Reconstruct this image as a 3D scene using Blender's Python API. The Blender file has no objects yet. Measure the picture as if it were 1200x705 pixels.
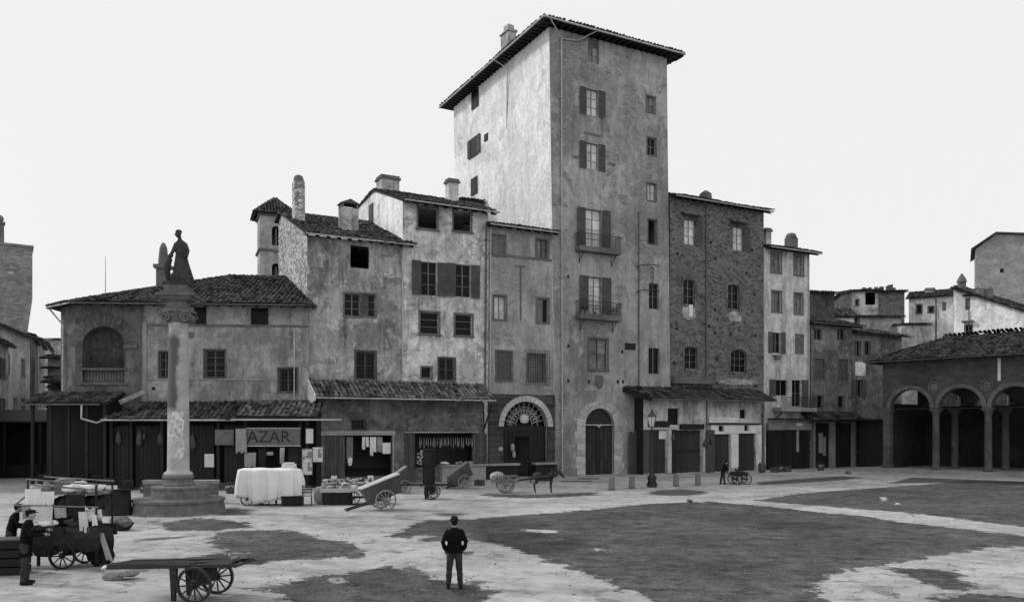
import bpy, math, random
from mathutils import Vector, Matrix
from mathutils.geometry import tessellate_polygon
R = random.Random(7)
FP, CX, HY, CH = 960.0, 600.0, 500.0, 3.7
PI = math.pi
COL = bpy.context.scene.collection

# ------------------------------------------------------------------ helpers
def G(u, v):                       # ground point seen at a pixel of the 1200 wide photograph
    Z = FP*CH/(v-HY); return Vector(((u-CX)/FP*Z, Z, 0))
def AT(u, v, Z):                   # point at depth Z
    return Vector(((u-CX)/FP*Z, Z, CH+(HY-v)/FP*Z))
class MB:
    def __init__(s): s.v = []; s.f = []; s.m = []
    def face(s, pts, m=0):
        n = len(s.v); s.v += [tuple(p) for p in pts]; s.f.append(tuple(range(n, n+len(pts)))); s.m.append(m)
    def add(s, vs, fs, m=0):
        n = len(s.v); s.v += [tuple(p) for p in vs]
        for f in fs: s.f.append(tuple(i+n for i in f)); s.m.append(m)
    def box(s, x0, x1, y0, y1, z0, z1, m=0, M=None, j=0):
        vs = [Vector((x, y, z)) for z in (z0, z1) for y in (y0, y1) for x in (x0, x1)]
        if j: vs = [p+Vector((R.uniform(-j, j), R.uniform(-j, j), R.uniform(-j, j))) for p in vs]
        if M: vs = [M @ p for p in vs]
        s.add(vs, [(0,2,3,1),(4,5,7,6),(0,1,5,4),(2,6,7,3),(0,4,6,2),(1,3,7,5)], m)
    def hull8(s, vs, m=0): s.add(vs, [(0,2,3,1),(4,5,7,6),(0,1,5,4),(2,6,7,3),(0,4,6,2),(1,3,7,5)], m)
    def tube(s, pts, rad, n=8, m=0, cap=True):
        pts = [Vector(p) for p in pts]; k = len(pts)
        rad = [rad]*k if isinstance(rad, (int, float)) else rad
        vs = []; fs = []; prev = None
        for i, p in enumerate(pts):
            d = (pts[min(i+1, k-1)]-pts[max(i-1, 0)])
            if d.length < 1e-9: d = Vector((0, 0, 1))
            d.normalize()
            if prev is None: a = d.orthogonal().normalized()
            else:
                a = prev-d*prev.dot(d); a = a.normalized() if a.length > 1e-6 else d.orthogonal().normalized()
            prev = a; b = d.cross(a)
            r = rad[i]; rx, ry = (r, r) if isinstance(r, (int, float)) else r
            for q in range(n):
                t = 2*PI*q/n; vs.append(p+a*math.cos(t)*rx+b*math.sin(t)*ry)
        for i in range(k-1):
            for q in range(n): fs.append((i*n+q, i*n+(q+1) % n, (i+1)*n+(q+1) % n, (i+1)*n+q))
        if cap: fs += [tuple(range(n-1, -1, -1)), tuple(range((k-1)*n, k*n))]
        s.add(vs, fs, m)
    def loft(s, rings, n=12, m=0):     # rings: (centre, rx, ry) horizontal ellipses
        vs = []; fs = []
        for (c, rx, ry) in rings:
            for q in range(n):
                t = 2*PI*q/n; vs.append((c[0]+rx*math.cos(t), c[1]+ry*math.sin(t), c[2]))
        k = len(rings)
        for i in range(k-1):
            for q in range(n): fs.append((i*n+q, i*n+(q+1) % n, (i+1)*n+(q+1) % n, (i+1)*n+q))
        fs += [tuple(range(n-1, -1, -1)), tuple(range((k-1)*n, k*n))]
        s.add(vs, fs, m)
    def lathe(s, prof, c=(0, 0, 0), n=24, m=0): s.loft([((c[0], c[1], c[2]+z), r, r) for r, z in prof], n, m)
    def ball(s, c, rx, ry=None, rz=None, n=12, k=8, m=0, M=None):
        ry = ry or rx; rz = rz or rx; vs = []; fs = []
        for i in range(1, k):
            a = PI*i/k
            for q in range(n):
                t = 2*PI*q/n; vs.append(Vector((rx*math.sin(a)*math.cos(t), ry*math.sin(a)*math.sin(t), rz*math.cos(a))))
        vs += [Vector((0, 0, rz)), Vector((0, 0, -rz))]
        for i in range(k-2):
            for q in range(n): fs.append((i*n+q, i*n+(q+1) % n, (i+1)*n+(q+1) % n, (i+1)*n+q))
        for q in range(n):
            fs.append(((q+1) % n, q, (k-1)*n)); fs.append(((k-2)*n+q, (k-2)*n+(q+1) % n, (k-1)*n+1))
        c = Vector(c)
        vs = [(M @ p if M else p)+c for p in vs]; s.add(vs, fs, m)
    def prism(s, poly, y0, y1, m=0):   # outline in x,z pushed along y
        n = len(poly); a = [(x, y0, z) for x, z in poly]; b = [(x, y1, z) for x, z in poly]
        s.add(a+b, [tuple(range(n)), tuple(range(2*n-1, n-1, -1))]+[(i, i+n, (i+1) % n+n, (i+1) % n) for i in range(n)], m)
    def build(s, name, mats, parent=None, smooth=False, loc=None):
        me = bpy.data.meshes.new(name); me.from_pydata(s.v, [], s.f)
        mats = mats if isinstance(mats, (list, tuple)) else [mats]
        for mt in mats: me.materials.append(mt)
        me.polygons.foreach_set('material_index', s.m)
        if smooth: me.polygons.foreach_set('use_smooth', [True]*len(s.f))
        me.update(); o = bpy.data.objects.new(name, me); COL.objects.link(o)
        if parent is not None: o.parent = parent
        if loc is not None: o.location = loc
        return o
def tag(o, label=None, cat=None, group=None, kind=None):
    if label: o['label'] = label
    if cat: o['category'] = cat
    if group: o['group'] = group
    if kind: o['kind'] = kind
    return o
def thing(name, label, cat, loc=(0, 0, 0), rz=0.0, group=None):
    o = bpy.data.objects.new(name, None); o.empty_display_size = .3; COL.objects.link(o)
    o.location = loc; o.rotation_euler = (0, 0, rz); return tag(o, label, cat, group)
def copy_tree(o, parent=None):
    c = o.copy(); COL.objects.link(c)
    if parent is not None: c.parent = parent
    for ch in list(o.children): copy_tree(ch, c)
    return c
_tx = []
def crumple(o, vox, st=.05, size=.12):
    if not _tx: tx = bpy.data.textures.new('folds', 'CLOUDS'); tx.noise_scale = size; tx.noise_depth = 3; _tx.append(tx)
    m = o.modifiers.new('r', 'REMESH'); m.mode = 'VOXEL'; m.voxel_size = vox; m.use_smooth_shade = True
    d = o.modifiers.new('d', 'DISPLACE'); d.texture = _tx[0]; d.strength = st; d.mid_level = .5
def remesh(o, vox, sm=2):
    m = o.modifiers.new('r', 'REMESH'); m.mode = 'VOXEL'; m.voxel_size = vox; m.use_smooth_shade = True
    if sm: k = o.modifiers.new('s', 'SMOOTH'); k.iterations = sm; k.factor = .5
def text(word, name, mat, parent, loc, size, rot=(PI/2, 0, 0), ext=.01, sx=1):
    c = bpy.data.curves.new(name, 'FONT'); c.body = word; c.size = size; c.extrude = ext
    c.align_x = 'CENTER'; c.align_y = 'CENTER'; c.materials.append(mat)
    t_ = bpy.data.objects.new('tmp', c); COL.objects.link(t_); bpy.context.view_layer.update()
    me = bpy.data.meshes.new_from_object(t_.evaluated_get(bpy.context.evaluated_depsgraph_get())); bpy.data.objects.remove(t_)
    if not me.materials: me.materials.append(mat)
    o = bpy.data.objects.new(name, me); COL.objects.link(o); o.parent = parent; o.location = loc; o.rotation_euler = rot; o.scale = (sx, 1, 1)
    return o

# ------------------------------------------------------------------ materials (the photograph is black and white, so every colour is a grey)
def g3(g): return (g, g, g, 1)
class NT:
    def __init__(s, name):
        s.m = bpy.data.materials.new(name); s.m.use_nodes = True; s.t = s.m.node_tree; s.N = s.t.nodes; s.N.clear()
        s.out = s.N.new('ShaderNodeOutputMaterial'); s.b = s.N.new('ShaderNodeBsdfPrincipled'); s.L(s.b.outputs[0], s.out.inputs[0])
        s.tc = s.N.new('ShaderNodeTexCoord')
    def L(s, a, b): s.t.links.new(a, b)
    def setin(s, inp, x):
        if isinstance(x, bpy.types.NodeSocket): s.L(x, inp)
        else: inp.default_value = x
    def co(s, off=(0, 0, 0), sc=(1, 1, 1), src=None):
        n = s.N.new('ShaderNodeMapping'); s.L(src or s.tc.outputs['Object'], n.inputs[0]); n.inputs[1].default_value = off; n.inputs[3].default_value = sc
        return n.outputs[0]
    def wallco(s, off=0):          # u = x+y, v = z, so that courses run level round corners
        p = s.N.new('ShaderNodeSeparateXYZ'); s.L(s.tc.outputs['Object'], p.inputs[0])
        c = s.N.new('ShaderNodeCombineXYZ'); s.L(s.math('ADD', s.math('ADD', p.outputs[0], p.outputs[1]), float(off)), c.inputs[0]); s.L(p.outputs[2], c.inputs[1])
        return c.outputs[0]
    def noise(s, co, scale, det=4, rough=.6, dist=0):
        n = s.N.new('ShaderNodeTexNoise'); s.L(co, n.inputs['Vector']); n.inputs['Scale'].default_value = scale
        n.inputs['Detail'].default_value = det; n.inputs['Roughness'].default_value = rough; n.inputs['Distortion'].default_value = dist
        return n.outputs[0]
    def ramp(s, x, a, b, lo=0., hi=1.):
        n = s.N.new('ShaderNodeMapRange'); s.L(x, n.inputs[0]); n.inputs[1].default_value = a; n.inputs[2].default_value = b
        n.inputs[3].default_value = lo; n.inputs[4].default_value = hi; return n.outputs[0]
    def math(s, op, a, b=0.):
        n = s.N.new('ShaderNodeMath'); n.operation = op; s.setin(n.inputs[0], a); s.setin(n.inputs[1], b); return n.outputs[0]
    def mix(s, f, a, b):           # scalar mix
        n = s.N.new('ShaderNodeMix'); n.data_type = 'FLOAT'; s.setin(n.inputs[0], f); s.setin(n.inputs[2], a); s.setin(n.inputs[3], b); return n.outputs[0]
    def bump(s, h, st=.3, dist=.03):
        n = s.N.new('ShaderNodeBump'); n.inputs['Strength'].default_value = st; n.inputs['Distance'].default_value = dist
        s.L(h, n.inputs['Height']); s.L(n.outputs[0], s.b.inputs['Normal'])
    def island(s):
        n = s.N.new('ShaderNodeNewGeometry'); return n.outputs['Random Per Island']
    def done(s, col, rough=.9, spec=.2, metal=0):
        c = s.N.new('ShaderNodeCombineColor')
        for i in range(3): s.setin(c.inputs[i], col)
        s.L(c.outputs[0], s.b.inputs['Base Color']); s.setin(s.b.inputs['Roughness'], rough)
        s.b.inputs['Specular IOR Level'].default_value = spec; s.b.inputs['Metallic'].default_value = metal
        return s.m
_seed = [0]
def plaster(name, base, lo=.6, hi=1.3, patch=.5, brick=0., streak=.25, scale=.45, bscale=1.0, zone=None, xz=None):
    """weathered lime plaster: blotches, fallen patches, streaks; brick = share of bare brick showing; zone=(z, grey) darker stone dado"""
    _seed[0] += 17.3; sd = _seed[0]; t = NT(name)
    co = t.co((sd, sd*.7, sd*.3))
    big = t.noise(co, scale, 9, .68, .4); mid = t.noise(co, scale*3.1, 8, .7, .6); fine = t.noise(co, 9, 6, .75)
    st = t.noise(t.co((sd, 3, 1), (1.3, 1.3, .22)), 1.0, 7, .7, .5)
    base *= 1.42
    mid2 = t.noise(t.co((sd*.5+9, 2, sd)), scale*2.2, 9, .72, .8); mot = t.noise(t.co((sd, 7, 0)), 2.6, 7, .75, .3)
    c = t.mix(t.ramp(big, .41, .59), base*lo, base*1.1)
    c = t.mix(t.ramp(mid, .555, .58, 0, patch), c, base*hi)
    c = t.mix(t.ramp(mid2, .435, .41, 0, patch), c, base*lo*.7)
    c = t.math('MULTIPLY', c, t.ramp(mot, .36, .64, .84, 1.13))
    c = t.math('MULTIPLY', c, t.ramp(st, .34, .56, 1-streak*.9, 1+streak*.1))
    st2 = t.noise(t.co((sd+4, 1, 6), (3.2, 3.2, .28)), 1.2, 6, .65, .3); c = t.math('MULTIPLY', c, t.ramp(st2, .35, .42, 1-streak*.8, 1)); c = t.math('MULTIPLY', c, t.ramp(st2, .60, .66, 1, 1+streak*.35))
    c = t.math('MULTIPLY', c, t.ramp(fine, .33, .67, .86, 1.13))
    h = t.math('ADD', fine, t.ramp(mid, .4, .66, -.6, .6))
    if brick > 0:
        b = t.N.new('ShaderNodeTexBrick'); t.L(t.wallco(sd), b.inputs['Vector']); b.inputs['Scale'].default_value = 1
        b.inputs['Brick Width'].default_value = .36*bscale; b.inputs['Row Height'].default_value = .12*bscale; b.inputs['Mortar Size'].default_value = .016*bscale
        b.inputs['Mortar Smooth'].default_value = .4
        b.inputs['Color1'].default_value = g3(base*.45); b.inputs['Color2'].default_value = g3(base*.8); b.inputs['Mortar'].default_value = g3(base*.95)
        bw = t.N.new('ShaderNodeRGBToBW'); t.L(b.outputs[0], bw.inputs[0])
        bc = t.math('MULTIPLY', bw.outputs[0], t.ramp(fine, .3, .7, .6, 1.4))
        mk = t.noise(t.co((sd*2, 1, sd)), .33, 10, .7, .5); th = .5+(.5-brick)*.42
        mask = t.ramp(mk, th-.02, th+.03)
        c = t.mix(mask, c, bc)
        h = t.math('SUBTRACT', h, t.math('MULTIPLY', mask, t.math('ADD', t.math('MULTIPLY', b.outputs['Fac'], .8), .5)))
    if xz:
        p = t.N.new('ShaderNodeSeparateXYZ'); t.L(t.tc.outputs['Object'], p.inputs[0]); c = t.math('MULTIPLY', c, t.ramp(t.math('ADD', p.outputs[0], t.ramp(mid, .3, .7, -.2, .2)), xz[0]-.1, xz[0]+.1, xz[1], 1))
    if zone:
        p = t.N.new('ShaderNodeSeparateXYZ'); t.L(t.tc.outputs['Object'], p.inputs[0])
        zz = t.math('ADD', p.outputs[2], t.ramp(mid, .3, .7, -.25, .25))
        c = t.mix(t.ramp(zz, zone[0]+.04, zone[0]-.04), c, t.math('MULTIPLY', t.ramp(mid, .35, .65, .7, 1.25), zone[1]))
    t.bump(h, .45, .03); return t.done(c, .93, .12)
def rubble(name, base, sc=2.6, con=1.0, mort=1.25):
    _seed[0] += 9.1; sd = _seed[0]; t = NT(name); co = t.co((sd, 0, sd), (1, 1, 1.7))
    dn = t.N.new('ShaderNodeTexNoise'); t.L(co, dn.inputs[0]); dn.inputs['Scale'].default_value = 2.
    va = t.N.new('ShaderNodeVectorMath'); va.operation = 'MULTIPLY_ADD'; t.L(dn.outputs[1], va.inputs[0]); va.inputs[1].default_value = (.25,)*3; t.L(co, va.inputs[2])
    v = t.N.new('ShaderNodeTexVoronoi'); t.L(va.outputs[0], v.inputs['Vector']); v.inputs['Scale'].default_value = sc
    e = t.N.new('ShaderNodeTexVoronoi'); e.feature = 'DISTANCE_TO_EDGE'; t.L(va.outputs[0], e.inputs['Vector']); e.inputs['Scale'].default_value = sc
    p = t.N.new('ShaderNodeSeparateColor'); t.L(v.outputs['Color'], p.inputs[0])
    c = t.ramp(p.outputs[0], 0, 1, base*(1-.5*con), base*(1+.45*con))
    fine = t.noise(co, 8, 6, .75); big = t.noise(co, .4, 8, .7, .5)
    c = t.mix(t.ramp(e.outputs[0], .07, .02), c, base*mort)
    c = t.mix(t.ramp(big, .55, .62, 0, .75), c, base*1.25)
    c = t.math('MULTIPLY', c, t.ramp(fine, .3, .7, .7, 1.3)); c = t.math('MULTIPLY', c, t.ramp(big, .3, .6, .75, 1.1))
    t.bump(t.math('ADD', t.ramp(e.outputs[0], 0, .12, 0, 1), t.math('MULTIPLY', fine, .5)), .7, .05); return t.done(c, .95, .1)
def masonry(name, base, bw=.7, bh=.32, con=.35, mort=.6):
    _seed[0] += 5.7; sd = _seed[0]; t = NT(name); b = t.N.new('ShaderNodeTexBrick'); t.L(t.wallco(sd), b.inputs['Vector']); b.inputs['Scale'].default_value = 1
    b.inputs['Brick Width'].default_value = bw; b.inputs['Row Height'].default_value = bh; b.inputs['Mortar Size'].default_value = .02
    b.inputs['Color1'].default_value = g3(base*(1-con)); b.inputs['Color2'].default_value = g3(base*(1+con)); b.inputs['Mortar'].default_value = g3(base*mort)
    k = t.N.new('ShaderNodeRGBToBW'); t.L(b.outputs[0], k.inputs[0]); co = t.co((sd, 0, 0)); f = t.noise(co, 7, 7, .75); g = t.noise(co, .6, 8, .7, .4)
    c = t.math('MULTIPLY', t.math('MULTIPLY', k.outputs[0], t.ramp(f, .3, .7, .7, 1.3)), t.ramp(g, .32, .68, .65, 1.3))
    t.bump(t.math('SUBTRACT', f, t.math('MULTIPLY', b.outputs['Fac'], .8)), .5, .03); return t.done(c, .92, .15)
def simple(name, g, var=.25, sc=6, rough=.85, spec=.2, isl=0., metal=0, aniso=(1, 1, 1), bump=.25):
    _seed[0] += 3.3; t = NT(name); co = t.co((_seed[0], 0, 0), aniso); n = t.noise(co, sc, 6, .7); n2 = t.noise(co, sc*.15, 4, .6)
    c = t.math('MULTIPLY', t.ramp(n, .3, .7, g*(1-var), g*(1+var)), t.ramp(n2, .35, .65, 1-var*.7, 1+var*.5))
    if isl: c = t.math('MULTIPLY', c, t.ramp(t.island(), 0, 1, 1-isl, 1+isl))
    t.bump(n, bump, .01); return t.done(c, rough, spec, metal)

M = {}
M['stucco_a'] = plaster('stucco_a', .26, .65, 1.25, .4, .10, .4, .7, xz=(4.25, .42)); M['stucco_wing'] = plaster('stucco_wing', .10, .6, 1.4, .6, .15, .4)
M['stucco_b'] = plaster('stucco_b', .27, .5, 1.55, .65, .22, .4, .4)
M['stucco_c'] = plaster('stucco_c', .43, .56, 1.35, .65, .14, .4, .45)
M['stucco_d'] = plaster('stucco_d', .27, .72, 1.15, .3, .42, .3, .25)
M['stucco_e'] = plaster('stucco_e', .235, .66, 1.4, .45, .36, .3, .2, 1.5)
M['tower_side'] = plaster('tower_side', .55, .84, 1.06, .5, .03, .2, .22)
M['stucco_g'] = plaster('stucco_g', .42, .8, 1.1, .3, .04, .45, .9)
M['stucco_h'] = plaster('stucco_h', .16, .5, 1.4, .6, .2, .4, .5)
M['stucco_white'] = plaster('stucco_white', .60, .75, 1.1, .5, .04, .3, .4)
M['stucco_far'] = plaster('stucco_far', .33, .6, 1.3, .5, .15, .35)
M['stucco_dim'] = plaster('stucco_dim', .07, .55, 1.3, .5, .2, .35)
M['stucco_shop'] = plaster('stucco_shop', .11, .5, 1.5, .6, .2, .35)
M['stucco_pale'] = plaster('stucco_pale', .40, .55, 1.2, .5, .1, .35)
M['rubble_f'] = rubble('rubble_f', .135, 3.4, 1.1, 1.8)
M['rubble_b'] = rubble('rubble_b', .42, 3.2, 1.1, .5)
M['rubble_far'] = rubble('rubble_far', .30, 2.2, .35, 1.1)
M['brick_far'] = masonry('brick_far', .25, .6, .2, .25, .9)
M['ashlar_dark'] = masonry('ashlar_dark', .06, 1.1, .42, .3, 1.9)
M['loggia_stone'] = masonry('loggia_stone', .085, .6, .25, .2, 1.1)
M['stone'] = simple('stone', .30, .3, 5, .9, .15)
M['stone_light'] = simple('stone_light', .46, .22, 5, .9, .15, .12)
M['stone_dark'] = simple('stone_dark', .14, .35, 4, .9, .15)
M['statue'] = simple('statue', .05, .4, 7, .9, .15)
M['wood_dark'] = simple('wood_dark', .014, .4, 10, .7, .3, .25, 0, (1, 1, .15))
M['wood'] = simple('wood', .065, .35, 8, .75, .25, .3, 0, (1, 1, .15))
M['wood_cart'] = simple('wood_cart', .028, .4, 9, .7, .25, .35, 0, (.2, 1, 1))
M['wood_grey'] = simple('wood_grey', .20, .35, 9, .8, .2, .25, 0, (.2, 1, 1))
M['wood_pale'] = simple('wood_pale', .42, .25, 9, .8, .2, .2, 0, (.2, 1, 1))
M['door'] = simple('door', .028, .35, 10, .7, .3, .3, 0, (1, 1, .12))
M['shutter'] = simple('shutter', .085, .3, 10, .7, .25, .1)
M['shutter_pale'] = simple('shutter_pale', .15, .3, 10, .75, .2, .1)
M['frame'] = simple('frame', .17, .25, 8, .7, .3)
M['frame_dark'] = simple('frame_dark', .045, .25, 8, .7, .3)
M['iron'] = simple('iron', .03, .3, 12, .6, .4)
M['pipe'] = simple('pipe', .42, .3, 5, .5, .4)
M['pipe_dark'] = simple('pipe_dark', .11, .3, 5, .6, .3)
M['glass_dark'] = simple('glass_dark', .008, .3, 3, .25, .12, .5, 0, (1, 1, 1), .02)
M['glass_mid'] = simple('glass_mid', .13, .5, 2, .15, .4, .8, 0, (1, 1, 1), .02)
M['glass_bright'] = simple('glass_bright', .5, .3, 2, .2, .5, .35, 0, (1, 1, 1), .02)  # pale panes: curtains, and the sky's reflection put into the base colour
M['cloth_white'] = simple('cloth_white', .78, .06, 4, .9, .1, .1)
M['cloth_mid'] = simple('cloth_mid', .3, .25, 4, .9, .1, .5)
M['cloth_dark'] = simple('cloth_dark', .03, .3, 8, .95, .1)
M['paper'] = simple('paper', .6, .12, 3, .8, .2, .15)
M['paint_white'] = simple('paint_white', .70, .15, 5, .8, .2)
M['gate_stone'] = simple('gate_stone', .40, .3, 3, .9, .15, .2); M['loggia_column'] = simple('loggia_column', .095, .4, 4, .9, .15); M['loggia_shade'] = simple('loggia_shade', .03, .4, 2, .95, .1); M['sign_grey'] = simple('sign_grey', .15, .25, 5, .8, .2)  # loggia's rear wall, end wall and ceiling: inner shade put into a darker grey
M['letters'] = simple('letters', .03, .2, 5, .8, .2)
M['skin'] = simple('skin', .32, .12, 8, .6, .3)
M['coat'] = simple('coat', .018, .3, 12, .95, .1)
M['trousers'] = simple('trousers', .04, .3, 12, .95, .1)
M['felt'] = simple('felt', .015, .2, 12, .95, .1)
M['hide'] = simple('hide', .045, .3, 10, .85, .15)
M['goods'] = simple('goods', .28, .4, 6, .8, .2, .85)
M['leaf'] = simple('leaf', .05, .4, 9, .9, .2, .6)
M['lamp_glass'] = simple('lamp_glass', .55, .15, 3, .15, .5)
def tilemat(name, g, isl=.35):
    t = NT(name); co = t.co(); n = t.noise(co, .6, 8, .7, .3); f = t.noise(co, 7, 5, .7)
    c = t.math('MULTIPLY', t.ramp(t.island(), 0, 1, g*(1-isl), g*(1+isl)), t.ramp(n, .35, .65, .6, 1.35))
    c = t.math('MULTIPLY', c, t.ramp(f, .3, .7, .7, 1.3)); t.bump(f, .3, .02); return t.done(c, .95, .1)
M['tile'] = tilemat('tile', .06, .7); M['tile_light'] = tilemat('tile_light', .13, .65); M['tile_under'] = simple('tile_under', .03, .3, 4)
def poster_mat():
    t = NT('poster'); co = t.co((5, 0, 0)); n = t.noise(co, 3.2, 3, .5); l = t.noise(t.co((1, 1, 1), (1, 1, 12)), 2.5, 2, .5)
    c = t.mix(t.ramp(n, .5, .56, 0, .8), .62, .12); c = t.mix(t.ramp(l, .55, .6, 0, .5), c, .2); return t.done(c, .85, .15)
M['poster'] = poster_mat(); M['bills'] = simple('bills', .55, .4, 6, .85, .1); M['bollard'] = simple('bollard', .19, .3, 6, .9, .1)
def shaft_mat():                    # granite column: darker down its upper left flank, torn bills below
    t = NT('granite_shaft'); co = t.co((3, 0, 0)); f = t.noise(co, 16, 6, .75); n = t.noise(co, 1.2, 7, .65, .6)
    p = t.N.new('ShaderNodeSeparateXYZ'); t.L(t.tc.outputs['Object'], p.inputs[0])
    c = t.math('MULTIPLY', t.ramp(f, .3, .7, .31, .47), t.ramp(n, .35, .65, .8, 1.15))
    # darker area: x < -0.03 and 3.4 < z < 7.5
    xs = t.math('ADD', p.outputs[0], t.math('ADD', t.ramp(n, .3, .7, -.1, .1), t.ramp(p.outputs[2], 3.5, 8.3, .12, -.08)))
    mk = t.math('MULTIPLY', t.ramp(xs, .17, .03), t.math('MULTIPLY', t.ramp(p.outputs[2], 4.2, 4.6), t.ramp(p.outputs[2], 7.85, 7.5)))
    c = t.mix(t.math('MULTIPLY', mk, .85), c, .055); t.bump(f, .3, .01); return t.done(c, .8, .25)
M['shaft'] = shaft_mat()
def paving():
    t = NT('paving'); _c = t.tc.outputs['Object']
    dn = t.noise(t.co((4, 4, 0)), .5, 4, .6)
    rot = t.N.new('ShaderNodeMapping'); t.L(_c, rot.inputs[0]); rot.inputs[2].default_value = (0, 0, .49)
    b = t.N.new('ShaderNodeTexBrick'); t.L(rot.outputs[0], b.inputs['Vector']); b.inputs['Scale'].default_value = 1
    b.inputs['Brick Width'].default_value = 1.15; b.inputs['Row Height'].default_value = .55; b.inputs['Mortar Size'].default_value = .014; b.inputs['Mortar Smooth'].default_value = .5
    b.inputs['Color1'].default_value = g3(.32); b.inputs['Color2'].default_value = g3(.45); b.inputs['Mortar'].default_value = g3(.22)
    k = t.N.new('ShaderNodeRGBToBW'); t.L(b.outputs[0], k.inputs[0])
    big = t.noise(t.co(), .22, 9, .68, .5); mid = t.noise(t.co((9, 0, 0), (1, 1, 1)), 1.1, 9, .75, .8); f = t.noise(t.co(), 14, 5, .75)
    sp = t.noise(t.co((30, 0, 0), (.8, .9, 1)), 1.6, 6, .7, .4)
    wash = t.ramp(big, .42, .6)                       # where worn smooth / dusty, joints vanish
    c = t.mix(t.math('MULTIPLY', wash, .85), k.outputs[0], .41)
    c = t.math('MULTIPLY', c, t.ramp(big, .38, .62, .78, 1.1)); c = t.math('MULTIPLY', c, t.ramp(mid, .36, .64, .74, 1.2))
    c = t.mix(t.ramp(sp, .59, .615, 0, .65), c, .12); c = t.mix(t.ramp(mid, .38, .36, 0, .5), c, .15)
    c = t.math('MULTIPLY', c, t.ramp(f, .3, .7, .84, 1.14))
    # dirt
    big = t.noise(t.co((7, 0, 0)), .25, 8, .65, .4); mid2 = t.noise(t.co((2, 5, 0)), 1.3, 9, .75, .3); f2 = t.noise(t.co((8, 0, 0)), 11, 6, .8)
    sp = t.noise(t.co((13, 0, 0), (.9, .8, 1)), 1.3, 7, .65, .2)
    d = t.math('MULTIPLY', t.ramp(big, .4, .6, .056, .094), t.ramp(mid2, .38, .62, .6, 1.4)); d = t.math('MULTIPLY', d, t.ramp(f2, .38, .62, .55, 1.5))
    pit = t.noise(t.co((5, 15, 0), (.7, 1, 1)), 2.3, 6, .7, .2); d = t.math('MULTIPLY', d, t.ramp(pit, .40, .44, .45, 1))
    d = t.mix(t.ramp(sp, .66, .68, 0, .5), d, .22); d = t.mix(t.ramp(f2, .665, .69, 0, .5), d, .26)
    def att(n):
        k_ = t.N.new('ShaderNodeAttribute'); k_.attribute_name = n; return k_.outputs['Fac']
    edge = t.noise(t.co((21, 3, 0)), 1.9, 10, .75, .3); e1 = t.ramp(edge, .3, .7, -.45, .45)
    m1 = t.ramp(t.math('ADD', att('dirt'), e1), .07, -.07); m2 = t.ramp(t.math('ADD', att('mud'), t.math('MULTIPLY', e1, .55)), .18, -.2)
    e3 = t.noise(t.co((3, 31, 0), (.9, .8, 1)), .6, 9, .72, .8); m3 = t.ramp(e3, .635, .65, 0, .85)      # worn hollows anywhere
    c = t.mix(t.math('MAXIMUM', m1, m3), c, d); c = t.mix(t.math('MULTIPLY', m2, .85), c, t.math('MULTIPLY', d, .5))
    t.bump(t.math('ADD', t.math('MULTIPLY', f, .6), t.math('SUBTRACT', t.math('ADD', mid, t.math('MULTIPLY', m1, -.5)), t.math('MULTIPLY', b.outputs['Fac'], .5))), .4, .04); return t.done(c, .9, .18)
M['paving'] = paving()
def dirt():
    t = NT('dirt'); big = t.noise(t.co((7, 0, 0)), .25, 8, .65, .4); mid = t.noise(t.co(), 1.3, 8, .72, .3); f = t.noise(t.co(), 11, 6, .8)
    sp = t.noise(t.co((13, 0, 0), (.45, 1, 1)), 1.0, 5, .6, .2)
    c = t.math('MULTIPLY', t.ramp(big, .4, .6, .062, .11), t.ramp(mid, .36, .64, .62, 1.38)); c = t.math('MULTIPLY', c, t.ramp(f, .36, .64, .6, 1.45))
    c = t.mix(t.ramp(sp, .655, .67, 0, .7), c, .24); c = t.mix(t.ramp(f, .64, .67, 0, .5), c, .26)
    t.bump(t.math('ADD', f, mid), .6, .04); return t.done(c, .95, .1)
M['dirt'] = dirt()
M['mud'] = simple('mud', .035, .4, 3, .8, .3)

# ------------------------------------------------------------------ facades
class Fac:
    """a vertical plane through P (ground point) at angle th; local x runs to the right along it, local y into the building"""
    def __init__(s, P, th): s.P = Vector(P); s.th = th; s.D = Vector((math.cos(th), math.sin(th), 0)); s.N = Vector((-math.sin(th), math.cos(th), 0))
    def S(s, u):
        a = (u-CX)/FP; P, D = s.P, s.D; return (a*P.y-P.x)/(D.x-a*D.y)
    def off(s, d): return Fac(s.P+s.N*d, s.th)
def rect(x0, x1, z0, z1): return [(x0, z0), (x1, z0), (x1, z1), (x0, z1)]
def archpts(x0, x1, z0, z1, rise=None, n=12):       # opening with a round (or segmental) head reaching z1
    w = (x1-x0)/2; cx = (x0+x1)/2; rise = w if rise is None else rise
    zs = z1-rise; rr = (w*w+rise*rise)/(2*rise); cz = z1-rr; a0 = math.asin(min(1, w/rr))
    if rise >= w-1e-6: a0 = PI/2; rr = w; cz = zs
    return [(x0, z0), (x1, z0)]+[(cx+rr*math.sin(a), cz+rr*math.cos(a)) for a in [a0-2*a0*i/n for i in range(n+1)]]
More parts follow.
